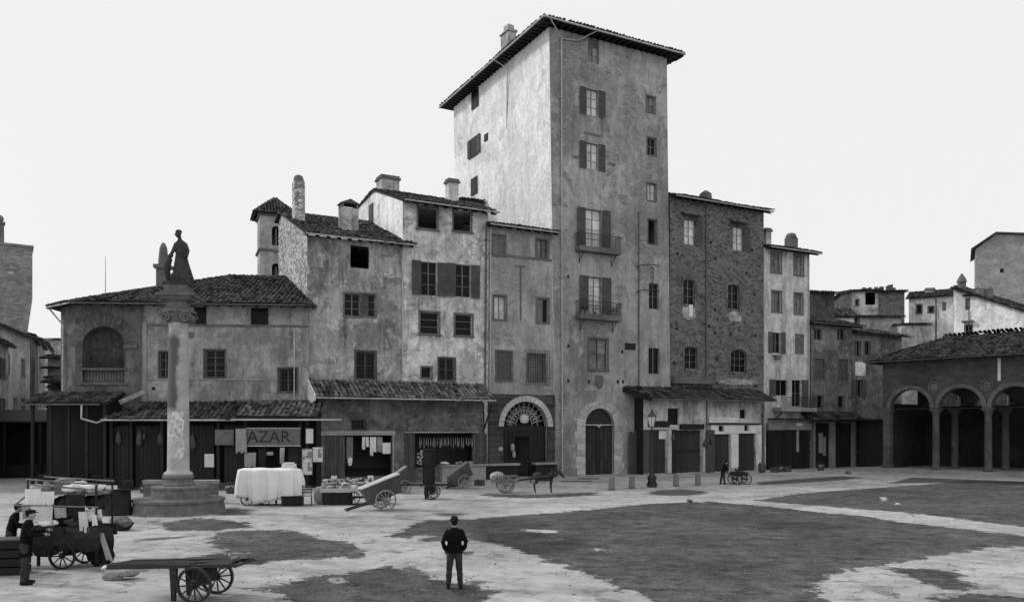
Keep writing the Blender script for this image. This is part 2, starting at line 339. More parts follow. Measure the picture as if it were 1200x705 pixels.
class Bld:
    def __init__(s, name, label, cat, fac, u0, u1, x=None):
        s.f = fac; s.s0 = fac.S(u0) if x is None else x[0]; s.W = (fac.S(u1)-s.s0) if x is None else x[1]-x[0]
        p = fac.P+fac.D*s.s0; s.root = thing(name, label, cat, (p.x, p.y, 0), fac.th); s.holes = []; s.wins = []
    def P(s, u, v, d=0):           # pixel on plane offset d behind the facade -> local x, z
        f = s.f.off(d) if d else s.f; t = f.S(u); q = f.P+f.D*t; return t-s.s0, CH+(HY-v)/FP*q.y
    def rc(s, u0, v0, u1, v1, d=0):
        um = (u0+u1)/2; vm = (v0+v1)/2
        x0 = s.P(u0, vm, d)[0]; x1 = s.P(u1, vm, d)[0]; z1 = s.P(um, v0, d)[1]; z0 = s.P(um, v1, d)[1]; return x0, x1, z0, z1
    def win(s, u0, v0, u1, v1, **k): s.winr(*s.rc(u0, v0, u1, v1), **k)
    def winr(s, x0, x1, z0, z1, **k):
        arch = k.get('arch'); s.holes.append(archpts(x0, x1, z0, z1, arch if arch is not True else None) if arch else rect(x0, x1, z0, z1))
        s.wins.append((x0, x1, z0, z1, k))
    def wall(s, h, depth, mat, side=None, outline=None, name='wall', back=True, hr=None, reveal=.28, ridge=None, skip_side=()):
        """front skin with real openings and reveals, plus sides, back and cap; hr: height at right; ridge=(y, z) makes gabled sides"""
        W = s.W; hr = h if hr is None else hr; outline = outline or [(0, 0), (W, 0), (W, hr), (0, h)]; mb = MB()
        loops = [[Vector((x, 0, z)) for x, z in outline]]+[[Vector((x, 0, z)) for x, z in hl] for hl in s.holes]
        flat = [p for l in loops for p in l]
        n = len(mb.v); mb.v += [tuple(p) for p in flat]
        for tr in tessellate_polygon(loops): mb.f.append(tuple(i+n for i in tr)); mb.m.append(0)
        for hl in s.holes:
            k = len(hl)
            for i in range(k):
                a, b = hl[i], hl[(i+1) % k]; mb.face([(a[0], 0, a[1]), (b[0], 0, b[1]), (b[0], reveal, b[1]), (a[0], reveal, a[1])], 0)
        bl, br, tr_, tl = outline[0], outline[1], outline[2], outline[-1]
        def sidef(b, t):
            pts = [(b[0], 0, 0), (b[0], depth, 0), (t[0], depth, t[1])]
            if ridge: pts = [(b[0], 0, 0), (b[0], depth, 0), (t[0], depth, ridge[2] if len(ridge) > 2 else t[1]), (t[0], ridge[0], ridge[1])]
            pts.append((t[0], 0, t[1])); return pts
        if ridge: mb.face(sidef(bl, tl), 1); mb.face(sidef(br, tr_), 1); mb.face([(tl[0], 0, tl[1]-.02), (tr_[0], 0, tr_[1]-.02), (tr_[0], depth, tr_[1]-.02), (tl[0], depth, tl[1]-.02)], 1)
        else:
            k = len(outline)
            for i in range(1, k): a, c = outline[i], outline[(i+1) % k]; mb.face([(a[0], 0, a[1]), (c[0], 0, c[1]), (c[0], depth, c[1]), (a[0], depth, a[1])], 1)
        mb.face([(x, depth, z) for x, z in outline], 1)
        o = mb.build(name, [mat, side or mat], s.root)
        for w in s.wins: make_window(s.root, *w)
        s.wins = []; s.holes = []; return o
    def bx(s, name, u0, v0, u1, v1, d0, d1, mat, parent=None):   # a raised box at a pixel rectangle, from d0 to d1 (negative = in front)
        x0, x1, z0, z1 = s.rc(u0, v0, u1, v1); mb = MB(); mb.box(x0, x1, d0, d1, z0, z1); return mb.build(name, mat, parent or s.root)
    def pipe(s, u, v0, v1, r=.05, mat='pipe', u2=None, off=.09, pre=(), name='downpipe'):
        x, z1 = s.P(u, v0); x2, z0 = s.P(u2 or u, v1); mb = MB()
        mb.tube(list(pre)+[(x, -off, z1), (x2, -off, max(z0, .05))], r, 8)
        k = int((z1-z0)/2.2)
        for i in range(1, k+1):
            z = z0+(z1-z0)*i/(k+.5); xx = x2+(x-x2)*(z-z0)/(z1-z0); mb.box(xx-r*1.5, xx+r*1.5, -off-r*1.2, -.004, z-.03, z+.03)
        return mb.build(name, M[mat], s.root)
def louvre(mb, x0, x1, z0, z1, y, m=0, ang=0, hinge=None, solid=False):
    """a shutter leaf; ang swings it out about its hinge edge"""
    T = Matrix.Identity(4)
    if ang:
        hx = x0 if hinge == 'l' else x1; T = Matrix.Translation((hx, y, 0)) @ Matrix.Rotation(ang, 4, 'Z') @ Matrix.Translation((-hx, -y, 0))
    f = .055; y1 = y+.05
    mb.box(x0, x0+f, y, y1, z0, z1, m, T); mb.box(x1-f, x1, y, y1, z0, z1, m, T)
    zm = (z0+z1)/2
    for z in (z0, zm-f/2, z1-f): mb.box(x0+f, x1-f, y+.002, y1-.002, z, z+f, m, T)
    if solid:
        k = 3
        for i in range(k):
            a = x0+f+(x1-x0-2*f)*i/k; b = x0+f+(x1-x0-2*f)*(i+1)/k; mb.box(a+.004, b-.004, y+.014, y1-.014, z0+f, z1-f, m, T)
        return
    for (a, b) in ((z0+f, zm-f/2), (zm+f/2, z1-f)):
        n = max(3, int((b-a)/.085))
        for i in range(n):
            z = a+(b-a)*(i+.5)/n; h = (b-a)/n*.5
            mb.hull8([Vector(p) if not T else T @ Vector(p) for p in [(x0+f, y+.004, z-h), (x1-f, y+.004, z-h), (x0+f, y+.012, z-h), (x1-f, y+.012, z-h), (x0+f, y+.035, z+h), (x1-f, y+.035, z+h), (x0+f, y+.045, z+h), (x1-f, y+.045, z+h)]], m)
def make_window(root, x0, x1, z0, z1, k):
    """k: glass 'dark'|'mid'|'bright'|None(open), cols, rows, sh (string of l/r closed 'c'), sur (surround width), sill, grille, arch, name"""
    W = x1-x0; Hh = z1-z0; cx = (x0+x1)/2; y = k.get('y', .16); nm = k.get('name', 'window'); fm = M[k.get('fm', 'frame')]
    arch = k.get('arch'); rise = (W/2 if arch is True else arch) if arch else 0
    mb = MB(); t = k.get('t', .05)
    out = archpts(x0, x1, z0, z1, None if arch is True else arch) if arch else rect(x0, x1, z0, z1)
    def inset(o, d):
        n = len(o); c2 = (cx, (z0+z1)/2); res = []
        for (x, z) in o: res.append((cx+(x-cx)*(1-2*d/W), c2[1]+(z-c2[1])*(1-2*d/Hh)))
        return res
    inn = inset(out, t); n = len(out)
    for i in range(n):
        a, b, c, d = out[i], out[(i+1) % n], inn[(i+1) % n], inn[i]
        mb.add([(a[0], y, a[1]), (b[0], y, b[1]), (c[0], y, c[1]), (d[0], y, d[1]), (a[0], y+.07, a[1]), (b[0], y+.07, b[1]), (c[0], y+.07, c[1]), (d[0], y+.07, d[1])], [(0, 1, 2, 3), (3, 2, 6, 7), (0, 4, 5, 1), (4, 7, 6, 5)])
    cols, rows = k.get('cols', 2), k.get('rows', 3); zt = z1-rise*.45
    if k.get('glass', 'dark') is not None or k.get('bars'):
        for i in range(1, cols): xx = x0+W*i/cols; w = .035 if i == cols/2 else .018; mb.box(xx-w, xx+w, y+.005, y+.06, z0+t, z1-t-(.02 if not arch else .0))
        for j in range(1, rows): zz = z0+(zt-z0)*j/rows; mb.box(x0+t, x1-t, y+.012, y+.05, zz-.018, zz+.018)
    w = mb.build(nm, fm, root)
    gl = k.get('glass', 'dark')
    if gl:
        p = MB(); nn = cols*rows
        if arch: p.face([(a, y+.04, b) for a, b in inn])
        else:
            for i in range(cols):
                for j in range(rows):
                    a = x0+W*i/cols; b = x0+W*(i+1)/cols; c = z0+Hh*j/rows; d = z0+Hh*(j+1)/rows; e = R.uniform(-.006, .006)
                    p.face([(a, y+.04+e, c), (b, y+.04-e, c), (b, y+.04+e, d), (a, y+.04-e, d)])
        p.build('pane', M['glass_'+gl], w)
    sw = k.get('sw', W*.52); sm = M[k.get('sm', 'shutter')]
    for ch in k.get('sh', ''):
        q = MB(); so = k.get('solid', False)
        if ch == 'l': louvre(q, x0-sw-.02, x0-.02, z0-.03, z1+.03, -.075, 0, R.uniform(0, .12), 'r', so)
        elif ch == 'r': louvre(q, x1+.02, x1+sw+.02, z0-.03, z1+.03, -.075, 0, -R.uniform(0, .12), 'l', so)
        elif ch == 'L': louvre(q, x0-sw, x0, z0-.03, z1+.03, -.08, 0, 1.0, 'r', so)      # half open, standing out
        elif ch == 'R': louvre(q, x1, x1+sw, z0-.03, z1+.03, -.08, 0, -1.0, 'l', so)
        elif ch == 'c':
            louvre(q, x0+.01, cx-.005, z0+.01, z1-.01, .03, 0, 0, None, so); louvre(q, cx+.005, x1-.01, z0+.01, z1-.01, .03, 0, 0, None, so)
        elif ch == 'h': louvre(q, x0+.01, cx-.005, z0+.01, z1-.01, .03, 0, 0, None, so)
        q.build('shutter', sm, w)
    if k.get('sur'):
        d = k['sur']; q = MB(); m2 = M[k.get('surm', 'stone_dark')]
        if arch:
            o2 = archpts(x0-d, x1+d, z0, z1+d, rise+d if arch is not True else None); nn = len(out)
            for i in range(1, nn-1) if True else ():
                a, b, c, e = out[i], out[i+1], o2[i+1], o2[i]
                q.add([(a[0], -.04, a[1]), (b[0], -.04, b[1]), (c[0], -.04, c[1]), (e[0], -.04, e[1]), (a[0], -.003, a[1]), (b[0], -.003, b[1]), (c[0], -.003, c[1]), (e[0], -.003, e[1])], [(0, 1, 2, 3), (0, 4, 5, 1), (3, 2, 6, 7), (1, 5, 6, 2), (0, 3, 7, 4)])
            a, e = out[0], o2[0]; b, c = out[-1], o2[-1]
            q.add([(a[0], -.04, a[1]), (b[0], -.04, b[1]), (c[0], -.04, c[1]), (e[0], -.04, e[1]), (a[0], -.003, a[1]), (b[0], -.003, b[1]), (c[0], -.003, c[1]), (e[0], -.003, e[1])], [(0, 1, 2, 3), (0, 4, 5, 1), (3, 2, 6, 7), (1, 5, 6, 2), (0, 3, 7, 4)])
        else:
            q.box(x0-d, x0-.002, -.035, .02, z0, z1); q.box(x1+.002, x1+d, -.035, .02, z0, z1); q.box(x0-d, x1+d, -.04, .02, z1+.002, z1+d); q.box(x0-d, x1+d, -.038, .02, z0-d, z0-.002)
        q.build('surround', m2, w)
    if k.get('sill'):
        q = MB(); q.box(x0-.16, x1+.16, -.14, .1, z0-.12, z0-.003, 0, None, .006); q.build('sill', M['stone_dark'], w)
    if k.get('hood'):
        q = MB(); e = k['hood']; q.hull8([(x0-.3, -e, z1+.18), (x1+.35, -e, z1+.14), (x0-.3, 0, z1+.42), (x1+.35, 0, z1+.36), (x0-.3, -e, z1+.24), (x1+.35, -e, z1+.2), (x0-.3, 0, z1+.5), (x1+.35, 0, z1+.44)]); q.build('hood', M['wood_dark'], w)
    if k.get('grille'):
        q = MB(); e = k['grille']; d = k.get('gd', .06); nx = max(3, round((W+2*e)/.2)); nz = max(3, round((Hh+2*e)/.24))
        a, b, c, f = x0-e, x1+e, z0-e, z1+e
        for i in range(nx+1): xx = a+(b-a)*i/nx; q.box(xx-.012, xx+.012, -d-.012, -d+.012, c, f)
        for j in range(nz+1): zz = c+(f-c)*j/nz; q.box(a, b, -d-.02, -d-.004, zz-.012, zz+.012)
        for xx in (a, b):
            for zz in (c, f): q.box(xx-.012, xx+.012, -d+.012, .02, zz-.012, zz+.012)
        q.build('grille', M['iron'], w)
    return w
def inpoly(p, poly):
    c = False; n = len(poly)
    for i in range(n):
        a, b = poly[i], poly[(i+1) % n]
        if (a[1] > p[1]) != (b[1] > p[1]) and p[0] < (b[0]-a[0])*(p[1]-a[1])/(b[1]-a[1])+a[0]: c = not c
    return c
def roof_face(mb, pts, pitch=.29, row=.42, sag=.05, thick=.1, m=0, mu=1, lift=.03):
    """pts: first edge = eave, running so that the outside is up. Round tiles laid in columns up the slope"""
    pts = [Vector(p) for p in pts]; O = pts[0]; e = (pts[1]-O).normalized(); nrm = e.cross(pts[-1]-O)
    if nrm.length < 1e-6: nrm = e.cross(pts[2]-O)
    nrm.normalize()
    if nrm.z < 0: nrm = -nrm
    w = nrm.cross(e)
    if w.dot(pts[-1]-O) < 0: w = -w
    pl = [((p-O).dot(e), (p-O).dot(w)) for p in pts]
    n = len(pts); lo = [p-nrm*thick for p in pts]; mb.add([tuple(p) for p in pts+lo], [tuple(range(n)), tuple(range(2*n-1, n-1, -1))]+[(i, i+n, (i+1) % n+n, (i+1) % n) for i in range(n)], mu)
    x0 = min(p[0] for p in pl); x1 = max(p[0] for p in pl); h = max(p[1] for p in pl); nc = max(2, int((x1-x0)/pitch)); nr = max(1, int(h/row+.6))
    for i in range(nc):
        xc = x0+(i+.5)*(x1-x0)/nc
        for j in range(nr):
            yc = (j+.5)*h/nr
            if not inpoly((xc, min(yc, h-.02)), pl): continue
            
            if R.random() < .012: continue
            jx = R.uniform(-.035, .035); jz = R.uniform(-.015, .03)+lift+.03*math.sin(i*.21+pts[0].x)*math.sin(j*.5+1); yc = yc+(R.uniform(-.16, .0) if R.random() < .06 else 0); L = h/nr*1.16; ya = yc-L/2+R.uniform(-.04, .04)+(-.05 if j == 0 else 0); yb = min(ya+L, h-.01)
            r0, r1 = pitch*.47, pitch*.36; vs = []
            tw = R.uniform(-.03, .03)
            for (yy, rr, hh, sx) in ((ya, r0, .035, -tw), (yb, r1, .0, tw)):
                for q in range(5):
                    a = PI*q/4; vs.append(O+e*(xc+jx+sx+rr*math.cos(a))+w*yy+nrm*(jz+hh+rr*.75*math.sin(a)))
            mb.add([tuple(p) for p in vs], [(0, 1, 6, 5), (1, 2, 7, 6), (2, 3, 8, 7), (3, 4, 9, 8), (0, 4, 3, 2, 1)], m)
def roof(name, faces, parent, mat='tile', ridge=(), **k):
    mb = MB()
    for f in faces: roof_face(mb, f, **k)
    for (a, b) in ridge:
        a = Vector(a); b = Vector(b); n = max(2, int((b-a).length/.4))
        for i in range(n):
            p = a+(b-a)*(i/n); q = a+(b-a)*((i+1.12)/n); z = Vector((0, 0, R.uniform(-.07, -.04))); mb.tube([p+z, q+z], [.15, .12], 8, 0)
    return mb.build(name, [M[mat], M['tile_under']], parent)
def gable_roof(b, x0, x1, ye, ze, yr, zr, yb, zb, zer=None, zrr=None, mat='tile', name='roof', ridge=True, **k):
    zer = ze if zer is None else zer; zrr = zr if zrr is None else zrr
    return roof(name, [[(x0, ye, ze), (x1, ye, zer), (x1, yr, zrr), (x0, yr, zr)], [(x1, yb, zb), (x0, yb, zb), (x0, yr, zr-.003), (x1, yr, zrr-.003)]], b.root, mat, [((x0, yr, zr+.02), (x1, yr, zrr+.02))] if ridge else (), **k)
def rafters(b, x0, x1, y0, y1, z0, z1, step=.7, zr=0.):       # rafter ends under an eave, y0 out, y1 at the wall
    mb = MB(); n = int((x1-x0)/step)
    for i in range(n+1):
        x = x0+(x1-x0)*i/n; dz = zr*i/n; mb.hull8([(x-.05, y0, z0+dz-.12), (x+.05, y0, z0+dz-.12), (x-.05, y1, z1+dz-.16), (x+.05, y1, z1+dz-.16), (x-.05, y0, z0+dz), (x+.05, y0, z0+dz), (x-.05, y1, z1+dz), (x+.05, y1, z1+dz)])
    return mb.build('rafters', M['wood_dark'], b.root)
def gutter(b, x0, x1, y, z, zr=None, mat='pipe', name='gutter'):
    mb = MB(); zr = z if zr is None else zr; mb.tube([(x0, y, z), (x1, y, zr)], .055, 8); return mb.build(name, M[mat], b.root)
def chimney(b, u0, v0, u1, v1, d, mat, cap='slab', dep=.6, name='chimney', parent=None):
    x0, x1, z0, z1 = b.rc(u0, v0, u1, v1, d); mb = MB(); hh = .16
    mb.box(x0, x1, d, d+dep, z0-.8, z1-hh*2, 0, None, .015)
    c = MB()
    if cap == 'slab': c.box(x0-.1, x1+.1, d-.1, d+dep+.1, z1-hh*2+.002, z1-hh, 0, None, .015); c.box(x0-.02, x1+.02, d-.02, d+dep+.02, z1-hh+.002, z1, 0, None, .02)
    elif cap == 'gable':
        c.box(x0, x0+.12, d, d+dep, z1-hh*2+.002, z1-.02, 0); c.box(x1-.12, x1, d, d+dep, z1-hh*2+.002, z1-.02, 0)
        xm = (x0+x1)/2; c.prism([(x0-.12, z1-.02), (x1+.12, z1-.02), (xm, z1+.28)], d-.1, d+dep+.1, 1)
    elif cap == 'pot':
        xm = (x0+x1)/2; c.lathe([((x1-x0)*.5, 0), ((x1-x0)*.52, .15), ((x1-x0)*.4, .4), ((x1-x0)*.1, .5)], (xm, d+dep/2, z1-hh*2-.02), 10)
    o = mb.build(name, M[mat], parent or b.root); c.build('cap', [M['stone_dark'], M['tile']], o); return o
def balcony(b, u0, v0, u1, v1, rail_v, d=.75):
    x0, x1, z0, z1 = b.rc(u0, v0, u1, v1, -d*.5); mb = MB(); mb.box(x0, x1, -d, -.003, z0+.06, z1); o = mb.build('balcony', M['stone_dark'], b.root)
    q = MB(); z2 = z1+.95
    for i in range(int((x1-x0)/.13)+1): xx = x0+.03+(x1-x0-.06)*i/int((x1-x0)/.13); q.box(xx-.009, xx+.009, -d+.03, -d+.048, z1-.05, z2)
    for xx in (x0+.03, x1-.03):
        for j in range(6): yy = -d+.04+(d-.06)*j/5; q.box(xx-.009, xx+.009, yy-.009, yy+.009, z1-.05, z2)
    q.box(x0, x1, -d+.01, -d+.07, z2, z2+.04); q.box(x0, x0+.06, -d+.07, -.01, z2, z2+.04); q.box(x1-.06, x1, -d+.07, -.01, z2, z2+.04); q.build('railing', M['iron'], o)
    for xx in (x0+.4, x1-.4):
        c = MB(); c.tube([(xx, -.03, z0-.75), (xx, -.12, z0-.55), (xx, -.5, z0-.1), (xx, -d+.08, z0+.04)], .03, 6); c.tube([(xx, -.02, z0-.02), (xx, -.02, z0-.8)], .02, 6); c.build('bracket', M['iron'], o)
    return x0, x1, z0, z1, o
# ------------------------------------------------------------------ ground
import numpy as np
DIRT_SHADE_P = [
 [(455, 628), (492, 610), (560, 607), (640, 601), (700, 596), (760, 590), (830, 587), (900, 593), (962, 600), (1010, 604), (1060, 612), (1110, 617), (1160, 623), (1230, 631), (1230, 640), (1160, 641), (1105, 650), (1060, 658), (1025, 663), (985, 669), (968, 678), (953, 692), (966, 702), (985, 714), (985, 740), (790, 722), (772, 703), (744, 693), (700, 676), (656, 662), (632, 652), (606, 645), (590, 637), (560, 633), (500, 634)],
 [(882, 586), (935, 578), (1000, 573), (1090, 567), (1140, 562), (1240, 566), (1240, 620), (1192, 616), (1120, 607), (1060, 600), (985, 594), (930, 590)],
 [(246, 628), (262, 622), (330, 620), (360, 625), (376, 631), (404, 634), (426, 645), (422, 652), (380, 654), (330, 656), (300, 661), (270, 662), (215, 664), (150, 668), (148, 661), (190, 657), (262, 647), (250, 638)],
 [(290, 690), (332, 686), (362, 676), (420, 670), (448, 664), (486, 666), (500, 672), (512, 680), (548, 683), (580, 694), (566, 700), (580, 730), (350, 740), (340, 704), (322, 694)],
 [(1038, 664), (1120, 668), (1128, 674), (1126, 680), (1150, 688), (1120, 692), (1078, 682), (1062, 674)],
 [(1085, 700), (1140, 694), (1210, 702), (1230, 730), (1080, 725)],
 [(562, 578), (620, 579), (680, 577), (700, 576), (700, 580), (640, 583), (600, 583), (566, 580.5)],  # shade under the cart, painted as a strip of dark ground
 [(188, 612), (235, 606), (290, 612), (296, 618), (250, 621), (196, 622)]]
MUD_SHADE_P = [
 [(757, 577), (775, 573.5), (800, 573), (826, 575), (831, 577.5), (812, 580), (785, 580.5), (765, 579.5)],
 [(872, 616), (895, 611), (940, 610), (985, 614), (994, 618), (965, 619.5), (930, 618), (905, 621), (880, 620)],
 [(575, 626), (625, 622), (680, 630), (698, 640), (660, 646), (620, 650), (600, 640), (560, 634)],
 [(884, 565), (930, 561), (985, 557.5), (1014, 559), (990, 562), (930, 566), (890, 568)],  # shade strip before the bright house, painted as dark ground
 [(240, 598), (275, 594), (300, 597), (292, 603), (255, 604)],
 [(156, 632), (230, 626), (228, 628.5), (190, 632), (160, 635)],
 [(505, 601), (545, 600.5), (548, 603), (520, 605)],
 [(1040, 566), (1068, 559), (1120, 561), (1210, 564), (1210, 568), (1100, 565.5)]]
SLABP = [[(607, 619), (640, 620), (658, 622), (650, 625), (612, 622)], [(640, 628), (652, 627), (664, 632), (655, 634)], [(692, 642), (704, 641), (711, 645), (700, 646)], [(480, 628), (500, 625.5), (516, 627), (500, 631), (484, 633)], [(540, 630), (552, 629), (554, 632), (543, 633)], [(262, 650), (275, 646), (288, 648), (280, 652)], [(380, 678), (402, 675), (410, 681), (388, 684)], [(366, 687), (384, 690), (376, 693)], [(1030, 583), (1038, 580), (1042, 585), (1033, 588)]]
def sdist(X, Y, polys):             # signed distance to the nearest outline, negative inside
    best = np.full(X.shape, 1e9); ins = np.zeros(X.shape, bool)
    for poly in polys:
        P = [G(u, v) for u, v in poly]; c = np.zeros(X.shape, bool)
        for i in range(len(P)):
            a, b = P[i], P[(i+1) % len(P)]; dx, dy = b.x-a.x, b.y-a.y; L2 = dx*dx+dy*dy+1e-9
            t = np.clip(((X-a.x)*dx+(Y-a.y)*dy)/L2, 0, 1); best = np.minimum(best, np.hypot(X-a.x-t*dx, Y-a.y-t*dy))
            if dy: c ^= ((Y < a.y) != (Y < b.y)) & (X < dx*(Y-a.y)/dy+a.x)
        ins |= c
    return np.where(ins, -best, best)
def ground():
    st = .24; nx, ny = int(92/st), int(76/st); xs = -32+np.arange(nx+1)*st; ys = 8+np.arange(ny+1)*st; X, Y = np.meshgrid(xs, ys); X = X.ravel(); Y = Y.ravel()
    d = sdist(X, Y, DIRT_SHADE_P); m = sdist(X, Y, MUD_SHADE_P); sl = sdist(X, Y, SLABP); d = np.maximum(d, -sl*2-.12); d = np.clip(d*1.0, -1.5, 1.5); m = np.clip(m+.02, -1.5, 1.5)
    vs = np.stack([X, Y, np.zeros_like(X)], 1).tolist(); w = nx+1; i = (np.arange(ny)[:, None]*w+np.arange(nx)[None]).ravel(); fs = np.stack([i, i+1, i+w+1, i+w], 1).tolist()
    k = len(vs); x0, x1, y0, y1 = xs[0], xs[-1], ys[0], ys[-1]
    vs += [[-400, -80, 0], [400, -80, 0], [400, 700, 0], [-400, 700, 0], [x0, y0, 0], [x1, y0, 0], [x1, y1, 0], [x0, y1, 0]]
    fs += [[k, k+1, k+5, k+4], [k+1, k+2, k+6, k+5], [k+2, k+3, k+7, k+6], [k+3, k, k+4, k+7]]
    me = bpy.data.meshes.new('ground'); me.from_pydata(vs, [], fs); me.materials.append(M['paving'])
    for nm_, arr in (('dirt', d), ('mud', m)): at = me.attributes.new(nm_, 'FLOAT', 'POINT'); at.data.foreach_set('value', np.concatenate([arr, np.full(8, 1.5)]).astype(np.float32))  # masks carry the painted shade strips as well as dirt and mud
    o = bpy.data.objects.new('ground', me); COL.objects.link(o); tag(o, kind='structure')
ground()
def gravel():
    q = MB()
    for i in range(900):
        if i % 5: x0, v0, x1, v1 = R.choice([(500, 608, 1000, 680), (930, 572, 1190, 600), (260, 625, 415, 655), (310, 672, 560, 700)])
        else: x0, v0, x1, v1 = 120, 566, 1195, 703
        p = G(R.uniform(x0, x1), R.uniform(v0, v1)); s_ = R.uniform(.010, .028); n = 5; a0 = R.uniform(0, 6)
        b_ = [p+Vector((s_*R.uniform(.7, 1.3)*math.cos(a0+2*PI*k/n), s_*R.uniform(.7, 1.3)*math.sin(a0+2*PI*k/n), .0)) for k in range(n)]; t_ = [p+(c_-p)*.6+Vector((0, 0, s_*R.uniform(.5, .9)+.006)) for c_ in b_]
        q.add(b_+t_, [tuple(range(n, 2*n))]+[(k, (k+1) % n, (k+1) % n+n, k+n) for k in range(n)])
    tag(q.build('gravel', simple('gravel', .16, .3, 5, .9, .15, .6)), 'loose stones and grit strewn over the square', 'gravel', kind='stuff')
gravel()

# ------------------------------------------------------------------ the row of old houses
TH = math.radians(28.03); ROW = Fac(Vector((3.32, 61.24, 0)), TH)
sB, sC, sD, sE, sF, sG, sH = [ROW.S(u) for u in (360, 472, 572, 650, 785.5, 895.5, 947.5)]

# --- stone fronted corner house (second from the left)
b = Bld('house', 'stained plaster house with bare rubble side wall and tall chimney, beside the low arcaded house', 'house', ROW, 0, 0, x=(sB, sC-.004))
b.win(410.6, 288, 433, 314, glass=None, sur=0, name='window', rows=1, cols=1, t=.03, fm='frame_dark')
b.win(404, 344, 422, 370, cols=2, rows=3, sur=.12); b.win(423.5, 344.5, 440, 370.5, cols=2, rows=3, sur=.1, glass='dark', sh='h')
b.win(417.5, 412, 439.5, 444, cols=2, rows=2, grille=.1, sur=.12)
hB = b.P(362, 275)[1]; zr = 19.2
b.wall(hB, 8.4, M['stucco_b'], M['rubble_b'], ridge=(7.4, zr-.12, 18.6))
gable_roof(b, -.25, b.W+.7, -.75, hB-.05, 7.4, zr, 8.7, 18.7)
rafters(b, -.1, b.W+.5, -.6, .1, hB-.14, hB+.12); gutter(b, -.25, b.W+.7, -.78, hB-.08)
chimney(b, 345.5, 206, 357.5, 262, 3.4, 'rubble_b', 'pot', .75); chimney(b, 401, 238, 420, 262, 1.5, 'stucco_far', 'gable', .9)
b.pipe(471, 285, 462, .055, 'pipe')
text('1867', 'painted_number', M['stone_dark'], b.root, (b.P(388, 424)[0], -.004, b.P(388, 424)[1]), .5, ext=.002)

# --- pale house with eight windows
b = Bld('house', 'pale peeling four storey house with two louvred double windows on its middle floor', 'house', ROW, 0, 0, x=(sC, sD-.004))
for (a, c, d, e) in ((490, 243.5, 512.5, 268), (531.5, 245, 552, 271)): b.win(a, c, d, e, glass=None, bars=1, cols=1, rows=1, t=.04, fm='frame_dark', sill=1, sur=.1)
b.win(493.6, 307, 512, 346, cols=2, rows=3, sh='lr', sw=.68, glass='dark'); b.win(534, 310, 551.5, 348, cols=2, rows=3, sh='lr', sw=.66, glass='dark', grille=0)
for (a, c, d, e) in ((492.6, 366, 514, 391), (533.5, 368.5, 553, 393)): b.win(a, c, d, e, cols=1, rows=3, sill=1, sur=.13, fm='frame')
b.win(514.5, 420, 532.5, 445, cols=2, rows=2, grille=.05, sur=.12); b.win(494, 430, 505.5, 442.5, cols=1, rows=1, sur=.1)
hC = b.P(473, 236)[1]; zr = 21.3
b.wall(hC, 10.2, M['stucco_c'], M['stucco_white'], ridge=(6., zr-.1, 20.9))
gable_roof(b, -.12, b.W+.5, -.8, hC-.05, 6., zr, 10.5, 20.9)
rafters(b, .1, b.W+.3, -.65, .1, hC-.15, hC+.12); gutter(b, -.12, b.W+.5, -.83, hC-.08)
chimney(b, 447, 205, 468, 222, 5.6, 'stucco_far', 'slab', 1.2); chimney(b, 526, 209, 537.5, 240, 3.5, 'stucco_c', 'slab', .7)
# side window in the bright flank above the neighbour's roof
q = MB(); q.box(-.05, .06, 6.2, 7.2, 18.7, 20.4); w = q.build('window', M['frame_dark'], b.root); q = MB(); q.box(-.06, .0, 6.3, 7.1, 18.8, 20.3); q.build('pane', M['glass_dark'], w)
b.pipe(569.5, 263, 462, .07, 'pipe_dark', 568)

# --- narrow house in line with the tower
b = Bld('house', 'narrow grey three storey house joined to the tower, with the fanlight arch at street level', 'house', ROW, 0, 0, x=(sD, sE-.004))
b.win(578, 276, 591.5, 299, cols=2, rows=1, glass='dark', sh='c', sm='shutter_pale', solid=True, sur=.12); b.win(629, 281, 642, 302, cols=2, rows=1, glass='mid', sur=.12, fm='frame_dark')
b.win(579, 347, 592.5, 374, cols=2, rows=1, glass='bright', sur=.13, fm='frame'); b.win(629.5, 350, 642.5, 377.5, cols=2, rows=1, glass='dark', sur=.13, fm='frame', sh='h', sm='shutter_pale', solid=True)
b.win(582, 412, 599.3, 445.5, cols=2, rows=3, glass='dark', sur=.14, sh='c', solid=True, sm='shutter', grille=0)
b.win(619, 415, 638.5, 446, cols=2, rows=1, glass='mid', sur=.1, grille=.28, gd=.2)
x0, x1, z0, z1 = b.rc(589, 470, 641, 556); b.holes.append(archpts(x0, x1, .05, z1))
DOOR = (x0, x1, z0, z1)
hD = b.P(574, 264)[1]
b.wall(hD, 11, M['stucco_d'], M['stucco_white'], reveal=.5, ridge=(5, hD+1.1, hD+.2))
gable_roof(b, -.2, b.W+.1, -.75, hD-.05, 5, hD+1.25, 11.2, hD+.3)
rafters(b, 0, b.W-.1, -.6, .1, hD-.15, hD+.12); gutter(b, -.2, b.W+.05, -.78, hD-.08)
b.bx('string_course', 572.5, 300, 649, 302.5, -.05, -.003, M['stone_dark'])
b.pipe(574.5, 262, 470, .05, 'pipe', 573.5); q = MB(); x, z = b.P(610, 343); q.box(x-.06, x+.06, -.03, -.003, z-2, z+1.9); q.box(x-.45, x+.35, -.035, -.003, z+1.902, z+2.0); q.build('flue', M['pipe_dark'], b.root)
# dark ashlar ground floor, as a facing butted round the arch
W_ = b.W; z2 = b.P(610, 462)[1]; xm = (x0+x1)/2; rr = (x1-x0)/2
q = MB(); ar = archpts(x0-.42, x1+.42, 0.01, z1+.42, None, 20); lp = [[Vector((.0, 0, .01)), Vector((W_-.02, 0, .01)), Vector((W_-.02, 0, z2)), Vector((0, 0, z2))]]
